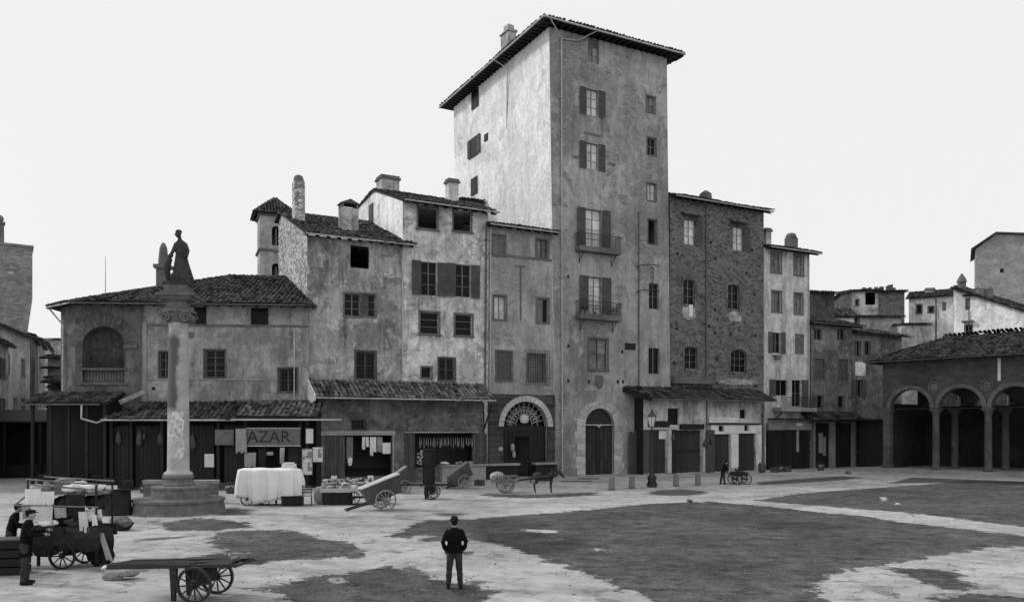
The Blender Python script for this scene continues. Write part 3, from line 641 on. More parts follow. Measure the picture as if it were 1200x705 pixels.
# left piece, right piece and the spandrels over the arch
spz = z1-rr; left = [(0, .01), (x0-.005, .01), (x0-.005, spz), (x0-.42, spz)]+[(xm-(rr+.42)*math.cos(a), spz+(rr+.42)*math.sin(a)) for a in [PI/2*i/10 for i in range(1, 11)]]+[(xm, z2), (0, z2)]
right = [(2*xm-x, z) if x > 0.001 else (W_-.02, z) for x, z in left]
q.prism(left, -.12, -.003); q.prism(right, -.12, -.003); q.build('ashlar_facing', M['ashlar_dark'], b.root)
q = MB(); n = 18
for i in range(n):
    a0 = PI*i/n; a1 = PI*(i+1)/n-.012; pts = [(xm+r*math.cos(a), spz+r*math.sin(a)) for r, a in ((rr, a0), (rr+.41, a0), (rr+.41, a1), (rr, a1))]; q.prism(pts, -.2, .05)
q.build('arch_ring', M['stone_light'], b.root)
# fanlight with wrought iron scrolls
q = MB(); q.box(x0+.01, x1-.01, .15, .34, spz-.3, spz+.05); f = q.build('door_frame', M['wood_dark'], b.root)
q = MB(); q.face([(xm+rr*math.cos(a), .4, spz+.05+max(0, rr*math.sin(a)-.05)) for a in [PI*i/20 for i in range(21)]]); q.build('pane', M['glass_dark'], f)
q = MB()
for i in range(1, 12):
    a = PI*i/12; c, s_ = math.cos(a), math.sin(a); q.tube([(xm+.7*c, .2, spz+.08+.7*s_), (xm+(rr-.04)*c, .2, spz+.06+(rr-.06)*s_)], .03, 5)
    for r_ in (1.0, 1.3):
        if r_ < rr-.2:
            cx_, cz_ = xm+r_*math.cos(a+.13), spz+.08+r_*math.sin(a+.13)
            if cz_ > spz+.2: q.tube([(cx_+.11*math.cos(t*PI/4), .2, cz_+.11*math.sin(t*PI/4)) for t in range(8)], .025, 5)
for r_ in (.7, 1.15, rr-.07): q.tube([(xm+r_*math.cos(PI*i/20), .2, spz+.07+r_*math.sin(PI*i/20)) for i in range(21)], .03, 5)
q.build('fanlight_ironwork', M['stone'], f)
q = MB(); q.lathe([(.05, -.28), (.3, -.2), (.34, 0), (.3, .25), (.05, .34)], (0, 0, 0), 12); o = q.build('crest', M['stone_light'], f, True, loc=(xm, .12, spz+.55)); o.scale = (1.1, .25, 1.1)
da, db = b.P(605, 520)[0], b.P(621.5, 520)[0]; dz = b.P(613, 511)[1]
q = MB(); q.box(x0+.02, da, .2, .3, .0, spz-.3); q.box(db, x1-.02, .2, .3, .0, spz-.3); q.box(da, db, .2, .3, dz, spz-.3)
for xx in [x0+.3*i for i in range(1, int((x1-x0)/.3))]:
    if not (da-.05 < xx < db+.05): q.box(xx-.02, xx+.02, .17, .2, .1, spz-.35)
q.build('panelling', M['wood_dark'], f)
for (u0, u1) in ((560, 604), (622, 657)):
    a, c = b.P(u0, 548)[0], b.P(u1, 548)[0]; q = MB(); q.box(max(a, -.9), min(c, W_-.03), -.75, -.125, .95, 1.1); q.box(max(a, -.9)+.1, min(c, W_-.03)-.1, -.6, -.13, .02, .948, 1); q.build('counter', [M['stone'], M['wood_dark']], b.root)
q = MB(); x, z = b.P(600, 524); q.ball((x, -.1, z), .16, .06, .3); q.ball((x+.12, -.1, z-.5), .14, .06, .25); q.ball((x-1, -.13, z-.1), .2, .04, .16); q.build('hung_wares', M['cloth_mid'], b.root)

# --- the block standing behind the narrow house
b2 = Bld('house', 'low plastered block with a tiled lean-to roof wedged between pale house and tower flank', 'house', ROW.off(11.35), 0, 0, x=(ROW.off(11.35).S(540), ROW.off(11.35).S(603)))
zt = b2.P(565, 238)[1]; b2.wall(zt, 6.2, M['stucco_white'], hr=zt-.2); gable_roof(b2, -.3, b2.W+.2, -.5, zt, 3, zt+.5, 6.4, zt+.1)

# --- tower
b = Bld('tower_house', 'tall square medieval tower house with bright left flank and overhanging tiled roof', 'tower house', ROW.off(-.12), 0, 0, x=(sE, sF-.003))
W = b.W
b.win(689, 45, 702, 74, cols=2, rows=3, glass='mid')
b.win(687.2, 105, 701, 135.5, cols=2, rows=3, glass='bright', sh='lr', sw=.6); b.win(687.2, 168, 701, 198.5, cols=2, rows=3, glass='bright', sh='lr', sw=.6)
for (a, c, d, e, gl) in ((757.5, 113, 767.5, 132, 'mid'), (758.5, 162, 768.5, 181.5, 'dark'), (758.5, 215, 768.5, 235, 'bright')): b.win(a, c, d, e, cols=2, rows=2, glass=gl, sur=.08)
b.win(686, 245.5, 705, 291, cols=2, rows=4, glass='bright', sh='lr', sw=.75, y=.2); b.win(689.5, 324.5, 705, 368, cols=2, rows=4, glass='bright', sh='lr', sw=.8, y=.2)
b.win(690.5, 397, 711.5, 432.5, cols=2, rows=2, glass='mid', sur=.16, sh='', fm='frame_dark', sill=1)
b.win(759.5, 257, 770, 286, cols=1, rows=1, glass=None, sur=.06); b.win(760.5, 332, 772, 362, cols=2, rows=2, glass='dark'); b.win(760, 407.5, 773, 438, cols=2, rows=1, glass='dark')
x0, x1, z0, z1 = b.rc(685.5, 478, 719.5, 556); b.holes.append(archpts(x0, x1, .05, z1))
zl = b.P(643, 31)[1]; xl = b.P(643.5, 60)[0]; xr = b.P(781.5, 150)[0]; zrt = zl
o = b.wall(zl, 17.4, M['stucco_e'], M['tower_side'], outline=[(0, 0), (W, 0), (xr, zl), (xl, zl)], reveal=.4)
ov = 1.0; rz = zl+.15; yr_ = 17.4; X0, X1, Y0, Y1 = xl-ov, xr+ov, -ov, yr_+ov; mx = (xl+xr)/2; rg = rz+1.9; a1, a2 = (mx, 5.6, rg), (mx, yr_-5.6, rg)
roof('roof', [[(X0, Y0, rz), (X1, Y0, rz), a1], [(X1, Y0, rz), (X1, Y1, rz), a2, a1], [(X1, Y1, rz), (X0, Y1, rz), a2], [(X0, Y1, rz), (X0, Y0, rz), a1, a2]], b.root, ridge=[(a1, a2), ((X0, Y0, rz+.05), a1), ((X1, Y0, rz+.05), a1)])
q = MB(); n = 22
for i in range(n+1):
    x = X0+.1+(X1-X0-.2)*i/n; q.box(x-.06, x+.06, Y0+.1, .02, rz-.22, rz-.1)
for i in range(34):
    y = Y0+.5+(Y1-Y0-.6)*i/34; q.box(X0+.1, xl+.02, y-.06, y+.06, rz-.222, rz-.102); q.box(xr-.02, X1-.1, y-.06, y+.06, rz-.222, rz-.102)
q.build('eave_timbers', M['wood_dark'], b.root)
q = MB(); q.tube([(X0-.03, Y0-.05, rz-.06), (X1+.03, Y0-.05, rz-.06)], .07, 8); q.tube([(X0-.05, Y0-.03, rz-.05), (X0-.05, Y1, rz-.05)], .07, 8); q.build('gutter', M['pipe'], b.root)
x, z = b.P(657, 46); xb = b.P(658, 540)[0]
q = MB(); q.tube([(X0+.5, Y0-.02, rz-.1), (x-.0, -.12, z), (x, -.12, z-.3)], .05, 8); q.tube([(x+2.6, Y0-.02, rz-.1), (x+1.4, -.14, z+.15), (x, -.12, z)], .045, 8); q.tube([(x, -.12, z), (xb, -.12, .4)], .055, 8)
for i in range(12): zz = .8+i*2.5; xx = xb+(x-xb)*(zz-.4)/(z-.4); q.box(xx-.1, xx+.1, -.18, -.004, zz-.03, zz+.03)
q.build('downpipe', M['pipe'], b.root)
b.pipe(748, 248, 455, .045, 'pipe_dark')
# flank details: windows on the bright side
def side_win(y, z, w, h, sh=False, dark='glass_dark'):
    t = z/zl; xx = xl*t; q = MB(); q.box(xx-.07, xx+.05, y-w/2-.05, y+w/2+.05, z-h/2-.05, z+h/2+.05); o = q.build('window', M['frame_dark'], b.root)
    p = MB(); p.box(xx-.085, xx, y-w/2, y+w/2, z-h/2, z+h/2); p.build('pane', M[dark], o)
    if sh:
        for sg in (-1, 1):
            p = MB(); a = y+sg*(w/2+.06); c = y+sg*(w/2+.6); p.box(xx-.13, xx-.06, min(a, c), max(a, c), z-h/2, z+h/2)
            for i in range(14): zz = z-h/2+h*(i+.5)/14; p.box(xx-.15, xx-.13, min(a, c)+.05, max(a, c)-.05, zz-.03, zz+.02)
            p.build('shutter', M['shutter'], o)
def side_at(u, v):                  # pixel -> (y, z) on the flank plane
    Pc = b.root.location; a = (u-CX)/FP; N = ROW.N; z = 20
    for _ in range(6):
        D = ROW.D*(xl*z/zl); X, Y = Pc.x+D.x, Pc.y+D.y; t = (a*Y-X)/(N.x-a*N.y); z = CH+(HY-v)/FP*(Y+N.y*t)
    return t, z
y, z = side_at(557, 116); side_win(y, z, 1.3, 1.5); y, z = side_at(556, 172); side_win(y, z, 1.3, 1.6, True); y, z = side_at(556, 218); side_win(y, z, 1.2, 1.4); y, z = side_at(570, 161); side_win(y, z, .55, .5)
y, z = side_at(590, 50); q = MB(); zc = zl+.4; q.box(X0+1.0, X0+1.7, y-.8, y+.5, zc-.5, zc+2.1, 0, None, .03); q.box(X0+.9, X0+1.8, y-.9, y+.6, zc+2.102, zc+2.25, 0, None, .03); q.box(X0+1.05, X0+1.65, y-.6, y+.1, zc+2.252, zc+2.75, 0, None, .03); q.build('chimney', M['stucco_far'], b.root)
q = MB(); q.tube([(X0, Y0+8, rz-.1), (xl-.15, Y0+7.4, rz-.8), (xl*.8, 7.0, 28)], .05, 8); q.build('flank_pipe', M['pipe'], b.root)
bx0, bx1, bz0, bz1, bo = balcony(b, 676.5, 291, 725, 297.5, 0); bx0, bx1, bz0, bz1, bo = balcony(b, 677.5, 369, 726, 376, 0)
for xx in (bx0+.35, bx0+.7, bx1-.3, bx1-.62, bx0+1.5):
    p = thing('flower_pot', 'small potted plant %s on the lower tower balcony' % {0: 'at the left end', 1: 'second from the left', 2: 'at the right end', 3: 'second from the right', 4: 'in the middle'}[[bx0+.35, bx0+.7, bx1-.3, bx1-.62, bx0+1.5].index(xx)], 'potted plant', b.root.matrix_basis @ Vector((0, 0, 0)), 0, 'pots on the tower balcony')
    Mx = Matrix.Translation(b.root.location) @ Matrix.Rotation(TH, 4, 'Z'); p.location = Mx @ Vector((xx, -.45, bz1)); q = MB(); q.lathe([(.09, 0), (.13, .22), (.15, .26)], n=10); q.build('pot', M['stone'], p)
    q = MB()
    for i in range(60):
        c = Vector((R.gauss(0, .12), R.gauss(0, .1), .34+abs(R.gauss(0, .18)))); d = Vector((R.uniform(-1, 1), R.uniform(-1, 1), R.uniform(-.3, 1))).normalized()*.09; e = d.orthogonal().normalized()*.04; q.face([c, c+d*.5+e, c+d, c+d*.5-e])
    q.build('leaves', M['leaf'], p)
b.bx('plaque', 732.5, 402, 744.5, 409.5, -.06, -.003, M['wood_dark'])
x, z = b.P(702, 447); q = MB(); q.loft([((0, 0, -.5), .08, .06), ((0, 0, -.3), .3, .1), ((0, 0, .1), .38, .14), ((0, 0, .4), .36, .1), ((0, 0, .5), .2, .05)], 14); q.build('coat_of_arms', M['stone_dark'], b.root, True, loc=(x, -.06, z))
for (u, v) in ((666, 405), (666, 446), (690, 447), (724, 447), (666, 324), (730, 447), (729, 412)): b.bx('putlog_hole', u-1.3, v-2, u+1.3, v+2, -.012, -.003, M['tile_under'])
for (u_, v_, a_, c_) in ((694, 157.5, .75, .08), (675, 184, .28, .1), (717, 192.5, .3, .1)): q = MB(); xa, za = b.P(u_, v_); q.box(xa-a_, xa+a_, -.04, -.003, za-c_, za+c_); q.build('lintel_stone', M['stone_dark'], b.root)
# gate with stone surround
xm = (x0+x1)/2; rr = (x1-x0)/2; spz = z1-rr; xA, xB = b.P(664, 520)[0], b.P(737, 520)[0]; n = 21; q = MB(); ro = 1.2
for i in range(n):
    a0 = PI*i/n; a1 = PI*(i+1)/n-.014; r1 = rr+ro*(.36+.3*abs(math.cos((a0+a1)/2))); q.prism([(xm+r*math.cos(a), spz+r*math.sin(a)) for r, a in ((rr, a0), (r1, a0), (r1, a1), (rr, a1))], -.07, .06)
for sgn in (-1, 1):
    zz = .03
    while zz < spz-.05:
        hh = min(R.uniform(.38, .55), spz-zz); wd = R.uniform(.72, 1.0) if sgn < 0 else R.uniform(.7, .95); a, c = sorted((xm+sgn*rr, xm+sgn*(rr+wd))); q.box(a, c, -.07, .06, zz, zz+hh-.012); zz += hh
q.build('gate_surround', M['gate_stone'], b.root)
q = MB(); q.face([(xm-rr, .3, .04), (xm+rr, .3, .04)]+[(xm+rr*math.cos(a), .3, spz+rr*math.sin(a)) for a in [PI*i/20 for i in range(21)]])
for i in range(7):
    xx = xm-rr+.05+(2*rr-.1)*i/7; w_ = (2*rr-.1)/7; top = spz-.05
    for (za, zb) in ((.06, top*.33), (top*.34, top*.66), (top*.67, top)): q.box(xx+.02, xx+w_-.02, .24, .3, za+.02, zb-.02)
q.box(xm-rr, xm+rr, .12, .3, spz-.04, spz+.1); gt = q.build('gate', M['door'], b.root); q = MB(); q.box(xm-.025, xm+.025, .2, .24, .06, spz-.05); q.build('meeting_rail', M['iron'], gt); q = MB(); q.box(xm-rr, xm+rr, .1, .118, spz+.02, spz+.09); q.tube([(xm-.2, .1, spz), (xm, .05, spz-.12), (xm+.25, .1, spz+.1)], .04, 6); q.build('transom_bar', M['stone_light'], gt)
# iron sign arm between tower windows
xx, zz = b.P(752, 312); q = MB()
for dz in (0, -2.0): q.tube([(xx-.6, -.03, zz+dz-.1), (xx-.2, -.35, zz+dz+.05), (xx+.8, -.5, zz+dz+.12), (xx+1.5, -.4, zz+dz+.1)], .035, 6)
for i in range(5): q.tube([(xx+.5+.12*(i % 2), -.5, zz-.1-i*.38), (xx+.8-.12*(i % 2), -.5, zz-.3-i*.38)], .03, 6); q.tube([(xx+.65+.17*math.cos(t*PI/4), -.5, zz-.25-i*.38+.17*math.sin(t*PI/4)) for t in range(9)], .025, 5)
q.build('sign_bracket', M['iron'], b.root)

# --- dark rubble house
b = Bld('house', 'dark rubble stone house with arched windows, right of the tower', 'house', ROW.off(.05), 0, 0, x=(sF, sG-.003))
b.win(801.5, 257, 815, 286.5, cols=2, rows=3, glass='bright', sh='r', sm='shutter', hood=.45); b.win(859, 266, 871.5, 293.5, cols=2, rows=3, glass='bright', sh='r', hood=.45)
b.win(800.5, 327, 814, 356.5, cols=2, rows=3, glass='dark', arch=.16, sur=.22, surm='stucco_shop'); b.win(852.7, 333, 866, 362, cols=2, rows=3, glass='dark', arch=.16, sur=.2, surm='stucco_shop')
b.win(802, 406, 817, 432, cols=2, rows=3, glass='dark', arch=.14, sur=.2); b.win(856, 409, 874.5, 436, cols=3, rows=3, glass='dark', arch=.4, sur=.1, surm='stone_dark')
hF = b.P(786, 230)[1]; b.wall(hF, 12, M['rubble_f'], M['stucco_dim'], ridge=(6, hF+1.8, hF+.3))
gable_roof(b, .15, b.W+.45, -.7, hF-.05, 6, hF+1.9, 12.3, hF+.3); rafters(b, .1, b.W+.3, -.55, .1, hF-.16, hF+.12); gutter(b, .1, b.W+.45, -.73, hF-.08)
q = MB(); q.tube([(b.P(841, 229)[0], 1.5, hF+.6), (b.P(841, 229)[0], 1.5, hF+1.25), (b.P(841, 229)[0], 1.5, hF+1.5)], [.55, .5, .15], 8); q.build('chimney', M['stone_dark'], b.root)
b.pipe(827, 243, 448, .055, 'pipe_dark'); b.pipe(833, 448, 462, .05, 'pipe_dark')
q = MB(); xa, za = b.P(785, 441); xb_, zb_ = b.P(829, 446); q.box(.05, xb_+.3, -.6, -.003, za-.55, za-.3); q.box(.2, xb_+.2, -.35, -.003, za-.3, za-.02); q.build('ledge', M['stone_dark'], b.root)
def plaster_patch(b, u, v, ru, rv, mat, n=18, nm='plaster_patch'):
    x, z = b.P(u, v); sx = b.P(u+ru, v)[0]-x; sz = z-b.P(u, v+rv)[1]; q = MB(); q.prism([(x+sx*math.cos(2*PI*i/n)*R.uniform(.7, 1.1), z+sz*math.sin(2*PI*i/n)*R.uniform(.7, 1.1)) for i in range(n)], -.016, -.003); return q.build(nm, mat, b.root)
plaster_patch(b, 808, 366, 9, 9, M['stucco_far']); plaster_patch(b, 861, 371, 9, 7, M['stucco_far']); plaster_patch(b, 866, 447, 26, 4, M['stucco_far'], 40)
b.bx('white_board', 807, 357, 811, 371, -.1, -.03, M['paint_white'])
for (u, v) in ((794, 297), (818, 281), (838, 303), (833, 284), (875, 320), (884, 345), (838, 363), (793, 385), (838, 390), (856, 391), (885, 393), (790, 425), (840, 420), (840, 449), (885, 452), (881, 293), (831, 382)): b.bx('putlog_hole', u-1.5, v-1.8, u+1.5, v+1.8, -.012, -.003, M['tile_under'])
# three relieving arches of thin brick
q = MB()
for (u, v, r_, ww) in ((806.5, 330, 1.15, .3), (861, 336, 1.05, .3), (865, 415, 1.6, .3)):
    x, z = b.P(u, v)
    for i in range(16):
        a0 = .35+(PI-.7)*i/16; a1 = a0+(PI-.7)/16-.02; q.prism([(x+r*math.cos(a), z-.3+r*math.sin(a)) for r, a in ((r_, a0), (r_+ww, a0), (r_+ww, a1), (r_, a1))], -.035, -.003)
q.build('relieving_arches', M['stone_dark'], b.root)

# --- bright narrow house
b = Bld('house', 'narrow bright plaster house with a balcony over its shop', 'house', ROW.off(-.05), 0, 0, x=(sG, sH-.003))
b.win(904, 296, 915, 319, cols=2, rows=3, glass='mid', sur=.14, surm='stone_dark'); b.win(931, 299, 941, 322, cols=2, rows=3, glass='mid', sur=.14, surm='stone_dark')
b.win(905, 341.5, 915.3, 365, cols=2, rows=1, glass='mid', sur=.12); b.win(931, 344, 940.3, 367.5, cols=2, rows=3, glass='mid', sur=.12)
b.win(905.3, 389.5, 914.8, 413.5, cols=2, rows=2, glass='dark', sh='lr', sw=.5); b.win(931.5, 391, 942.3, 415, cols=2, rows=1, glass='dark', sh='c', sm='shutter_pale')
b.win(909, 445, 923, 463.5, cols=2, rows=1, glass='dark', sh='l', sw=.75); b.win(928, 445, 939, 476, cols=2, rows=2, glass='dark', sh='r', sw=.7)
hG = b.P(897, 290)[1]; b.wall(hG, 10, M['stucco_g'], M['stucco_white'], ridge=(5, hG+1.1, hG+.2)); gable_roof(b, -.1, b.W+.7, -.85, hG-.05, 5, hG+1.3, 10.3, hG+.2)
rafters(b, .1, b.W+.4, -.7, .1, hG-.16, hG+.12); gutter(b, -.1, b.W+.7, -.88, hG-.09)
chimney(b, 898, 267, 904, 290, 2.0, 'stucco_c', 'slab', .6); chimney(b, 926, 274, 935, 292, 2.0, 'stone_dark', 'pot', .7); b.pipe(947, 296, 478, .05, 'pipe')
x, z = b.P(910, 420); q = MB(); q.box(x-.6, x+.6, -.35, -.003, z+.25, z+.33)
bal = q.build('window_shelf', M['stone'], b.root); q = MB(); q.loft([((x, -.18, z-.1), .25, .14), ((x, -.18, z+.25), .36, .17)], 10); q.build('flower_box', M['stone_dark'], bal)
x0, x1, z0, z1 = b.rc(910, 477.5, 951, 482, -.5); q = MB(); q.box(x0, x1, -1.1, -.003, z0, z1); o = q.build('balcony', M['stone'], b.root); q = MB(); z2 = z1+.9
for i in range(int((x1-x0)/.12)+1): xx = x0+.03+i*.12; q.box(xx-.01, xx+.01, -1.06, -1.04, z1, z2)
q.box(x0, x1, -1.08, -1.02, z2, z2+.04); q.build('railing', M['iron'], o)
for xx in (x0+.3, x1-.3): q = MB(); q.tube([(xx, -.02, z0-.7), (xx, -.9, z0-.03)], .05, 6); q.build('bracket', M['iron'], o)
# shop front below
q = MB(); q.box(.12, b.W-.05, -.35, -.003, b.P(920, 503)[1], b.P(920, 496)[1]); q.build('shop_beam', M['stone'], b.root)
zt = b.P(920, 504)[1]; q = MB(); n = 12
for i in range(n):
    xx = .15+(b.W-.3)*i/n; q.box(xx+.01, xx+(b.W-.3)/n-.01, -.22+R.uniform(-.02, .02), -.003, .02, zt)
q.build('boarded_front', M['wood_dark'], b.root); b.bx('post', 930.5, 497, 933, 529, -.32, -.23, M['stone']); b.bx('shop_lamp', 928, 495, 934, 499, -.6, -.36, M['paint_white'])
q = MB(); x_, z_ = b.P(922, 490); q.box(.3, b.W+.2, -1.3, -.1, z_-.12, z_+.0); q.build('canopy', M['wood_dark'], b.root)

# --- lower dim houses at the end of the row
b = Bld('house', 'low dim stained house after the bright one, pent roof over its shop', 'house', ROW.off(.1), 0, 0, x=(sH, ROW.S(1000)))
b.win(954, 385, 963, 398, cols=2, rows=1, glass='dark'); b.win(981, 385, 990, 398, cols=2, rows=1, glass='dark')
b.win(955, 420, 966, 445, cols=2, rows=1, glass='dark', sh='c', sur=.12); b.win(982, 421, 993.3, 446.5, cols=2, rows=1, sh='c', glass='dark', sur=.12)
b.win(957.5, 463, 964.5, 478, cols=1, rows=1, sur=.1); b.win(982, 464, 989, 477.5, cols=1, rows=1, sur=.1)
hH = b.P(950, 378)[1]; b.wall(hH, 9, M['stucco_h'], ridge=(4.5, hH+1.3, hH)); gable_roof(b, -.1, b.W+.8, -.8, hH-.05, 4.5, hH+1.4, 9.3, hH); rafters(b, .1, b.W+.5, -.7, .1, hH-.16, hH+.12); gutter(b, -.1, b.W+.8, -.83, hH-.09, None, 'pipe_dark'); b.pipe(949, 381, 488, .05, 'pipe_dark')
x0, z0 = b.P(949, 492, -1.0); x1 = b.P(1010, 492, -1.0)[0]; roof('pent_roof', [[(x0-.2, -1.6, z0), (x1, -1.6, z0), (x1, -.02, z0+.75), (x0-.2, -.02, z0+.75)]], b.root)
q = MB(); zt = z0-.1
for (u0, u1) in ((951, 952.5), (970, 976), (996, 1000)): q = MB(); a, c = b.P(u0, 520)[0], b.P(u1, 520)[0]; q.box(max(.02, a), c, -.3, -.004, .02, zt); q.build('shop_pier', M['stone'], b.root)
q = MB(); a, c = b.P(952.6, 520)[0], b.P(969.8, 520)[0]; q.box(a, c, -.12, -.004, .02, zt-.2); a, c = b.P(976.2, 520)[0], b.P(995.8, 520)[0]; q.box(a, (a+c)/2-.02, -.12, -.004, .02, zt-.2); q.box((a+c)/2+.02, c, -.12, -.004, .02, zt-.2); q.build('shop_doors', M['wood_dark'], b.root)
q = MB(); a, z = b.P(958, 520); q.box(a, a+.5, -.16, -.125, z-.8, z+1.0, 0, None, .03); a, z = b.P(963, 522); q.box(a, a+.35, -.18, -.125, z-.9, z+.8, 0, None, .03); q.build('hung_cloth', M['cloth_mid'], b.root)
b = Bld('house', 'last dark house of the row, half hidden by the loggia roof', 'house', ROW.off(.3), 0, 0, x=(ROW.S(1000)+.02, ROW.S(1060)))
b.win(1002, 400, 1008.5, 417, cols=2, rows=1, sur=.1); b.win(1013, 400, 1020, 416, cols=1, rows=1, sur=.1); b.win(1003, 445, 1010, 465, cols=2, rows=1, sh='lr', sw=.5); hh = b.P(1002, 390)[1]
b.wall(hh, 8, M['stucco_h'], ridge=(4, hh+1, hh)); gable_roof(b, .05, b.W+.4, -.7, hh-.05, 4, hh+1.1, 8.3, hh); b.bx('white_panel', 1002, 424, 1014, 440, -.03, -.004, M['stucco_white'])
q = MB(); x, z = b.P(1006, 505); q.box(.1, b.W-.1, -.9, -.8, 0.02, z+1.0); q.box(.1, b.W-.1, -1.4, -.004, z+1.0, z+1.15); q.build('shop_stall_front', M['wood_dark'], b.root)

# --- shop building projecting under the first two houses
AX = ROW.off(-1.25); b = Bld('shop_building', 'one storey shops with a long tiled pent roof under the two plaster houses', 'shop', AX, 372.5, 566)
W = b.W; x0, x1, z0, z1 = b.rc(381, 510, 459.5, 558); b.holes.append(rect(x0, x1, .5, z1)); o1 = (x0, x1, z1)
x0, x1, z0, z1 = b.rc(474, 507, 555, 552); b.holes.append(rect(x0, x1, 1.0, z1)); o2 = (x0, x1, z1)
b.win(412.4, 491.6, 428.6, 503.5, cols=1, rows=1, glass='dark', grille=.02)
ze = AX.off(-.5); zE = CH+(HY-464.5)/FP*(AX.P+AX.D*(b.s0+W*.3)).y
zeave = b.P(470, 466.5, -.55)[1]; zwall = ROW.off(0) and b.P(470, 447.5, 1.25)[1]
b.wall(zeave+.05, 1.2, M['stucco_shop'], M['wood_dark'], reveal=.3)  # dark sides and back put the shop's inner shade into the colour
roof('pent_roof', [[(-.35, -.75, zeave), (W+.55, -.75, zeave), (W+.55, 1.2, zwall), (-.35, 1.2, zwall)]], b.root, 'tile_light', pitch=.3)
q = MB(); q.prism([(0, 0), (1, 0), (1, 1)], 0, 1) if False else None
q.hull8([(-.4, -.8, zeave-.22), (-.34, -.8, zeave-.22), (-.4, 1.2, zeave-.6), (-.34, 1.2, zeave-.6), (-.4, -.8, zeave+.12), (-.34, -.8, zeave+.12), (-.4, 1.2, zwall+.12), (-.34, 1.2, zwall+.12)]); q.build('gable_board', M['stucco_white'], b.root)
gutter(b, -.35, W+.6, -.82, zeave-.05); 
q = MB(); q.tube([(W+.02, .0, zeave-2.2), (W+.4, -.6, zeave-.3)], .06, 6); q.tube([(W+.04, -.05, zeave-3.0), (W+.04, -.05, zeave-.2)], .05, 6); q.build('strut', M['wood_dark'], b.root)
(x0, x1, z1) = o1; q = MB(); q.box(x0-.45, x1+.2, -.1, -.003, z1+.02, z1+.3); q.build('lintel', M['stone'], b.root)
xa = b.P(404, 530)[0]; q = MB(); n = 7
for i in range(n): q.box(x0+(xa-x0)*i/n+.008, x0+(xa-x0)*(i+1)/n-.008, -.05, .0, .5, z1-.02)
q.build('shutter_boards', M['wood'], b.root); q = MB(); q.box(x1+.0, x1+.1, -.12, -.003, .3, z1+.02); q.build('post', M['stone'], b.root)
q = MB()
for (z_, w_) in ((1.0, 0), (1.9, 0), (2.7, 0)): q.box(xa, x1-.02, .75, 1.1, z_, z_+.05)
q.build('shelves', M['wood_dark'], b.root)
(x0, x1, z1) = o2; q = MB(); q.box(x0-.1, x1+.3, -.14, -.003, z1+.01, z1+.08); q.build('lintel', M['stone'], b.root)
q = MB(); xm = (x0+x1)/2; hw = (x1-x0)*.42; n = 30; zz0 = z1+.14
for i in range(n):
    a = PI*(i+.5)/n; r0 = 1.0
    cx_, cz_ = xm+hw*math.cos(a), zz0+.62*math.sin(a); q.box(-.05, .05, -.04, -.003, -.22, .22, 0, Matrix.Translation((cx_*.985+xm*.015, 0, cz_*.95+zz0*.05)) @ Matrix.Rotation(PI/2-a*.9-.15, 4, 'Y'), .006)
for i in range(26):
    a = PI*(i+.5)/26; q.box(-.04, .04, -.035, -.003, -.16, .16, 0, Matrix.Translation((xm+hw*.86*math.cos(a), 0, zz0+.2+.28*math.sin(a))) @ Matrix.Rotation(R.uniform(-.5, .5), 4, 'Y'), .006)
q.build('brick_fan_arch', M['stone_dark'], b.root)
q = MB(); k = 5; xa = b.P(486, 530)[0]
for i in range(k): q.box(x0+(xa-x0)*i/k+.01, x0+(xa-x0)*(i+1)/k-.01, -.06, 0, .9, z1-.03)
q.build('shutter_boards', M['wood'], b.root); q = MB(); xb = b.P(557, 530)[0]; xc = b.P(570, 530)[0]
for i in range(6): q.box(xb+(xc-xb)*i/6+.01, xb+(xc-xb)*(i+1)/6-.01, -.1, -.004, .9, z1-.05)
for z_ in (1.7, 3.0): q.box(xb, xc, -.13, -.1, z_, z_+.12)
q.build('shutter_boards', M['wood'], b.root)
q = MB(); xa = b.P(515, 548)[0]; q.box(xa, W-.02, -.5, -.004, .02, 1.05); q.box(xa-.1, W, -.62, .2, 1.052, 1.14); q.build('counter', M['stone'], b.root)
SHOPX = (o1, o2); SHOP = b

# --- shops under the dark rubble house
AF = ROW.off(-1.3); b = Bld('shop_building', 'shops with pent roof and white painted piers at the foot of the rubble house', 'shop', AF, 754, 892)
W = b.W; zeave = b.P(830, 468, -.5)[1]; zwall = b.P(830, 457, 1.25)[1]+.0
b.win(782.5, 478, 795.5, 497.5, cols=1, rows=1, glass='dark', fm='frame_dark'); b.win(867, 479.5, 874, 490, cols=1, rows=1, glass='dark', fm='frame_dark')
op = []
for (u0, u1, v) in ((761, 781, 503), (792.6, 822, 504), (837, 856, 508.5), (865.5, 885.5, 507.5)): x0, x1, _, z1 = b.rc(u0, v, u1, 548); b.holes.append(rect(x0, x1, .05, z1)); op.append((x0, x1, z1))
b.win(842, 498.5, 848, 505, cols=1, rows=1, glass='dark', fm='frame_dark'); b.win(872, 498, 877, 504.5, cols=1, rows=1, glass='dark', fm='frame_dark')
b.wall(zeave+.05, 1.2, M['stucco_pale'], M['wood_dark'], reveal=.3)  # dark side and back faces paint in the shade inside these shops
roof('pent_roof', [[(-.1, -1.1, zeave), (W+.6, -1.1, zeave), (W+.6, 1.2, zwall), (-1.1, 1.2, zwall+.1)]], b.root, 'tile', pitch=.3)
q = MB(); q.hull8([(-.15, -1.12, zeave-.25), (-.05, -1.12, zeave-.25), (-1.15, 1.2, zwall-.3), (-1.05, 1.2, zwall-.3), (-.15, -1.12, zeave+.05), (-.05, -1.12, zeave+.05), (-1.15, 1.2, zwall+.05), (-1.05, 1.2, zwall+.05)]); q.build('barge_board', M['wood_dark'], b.root)
gutter(b, 0, W+.6, -1.17, zeave-.05, None, 'pipe_dark')
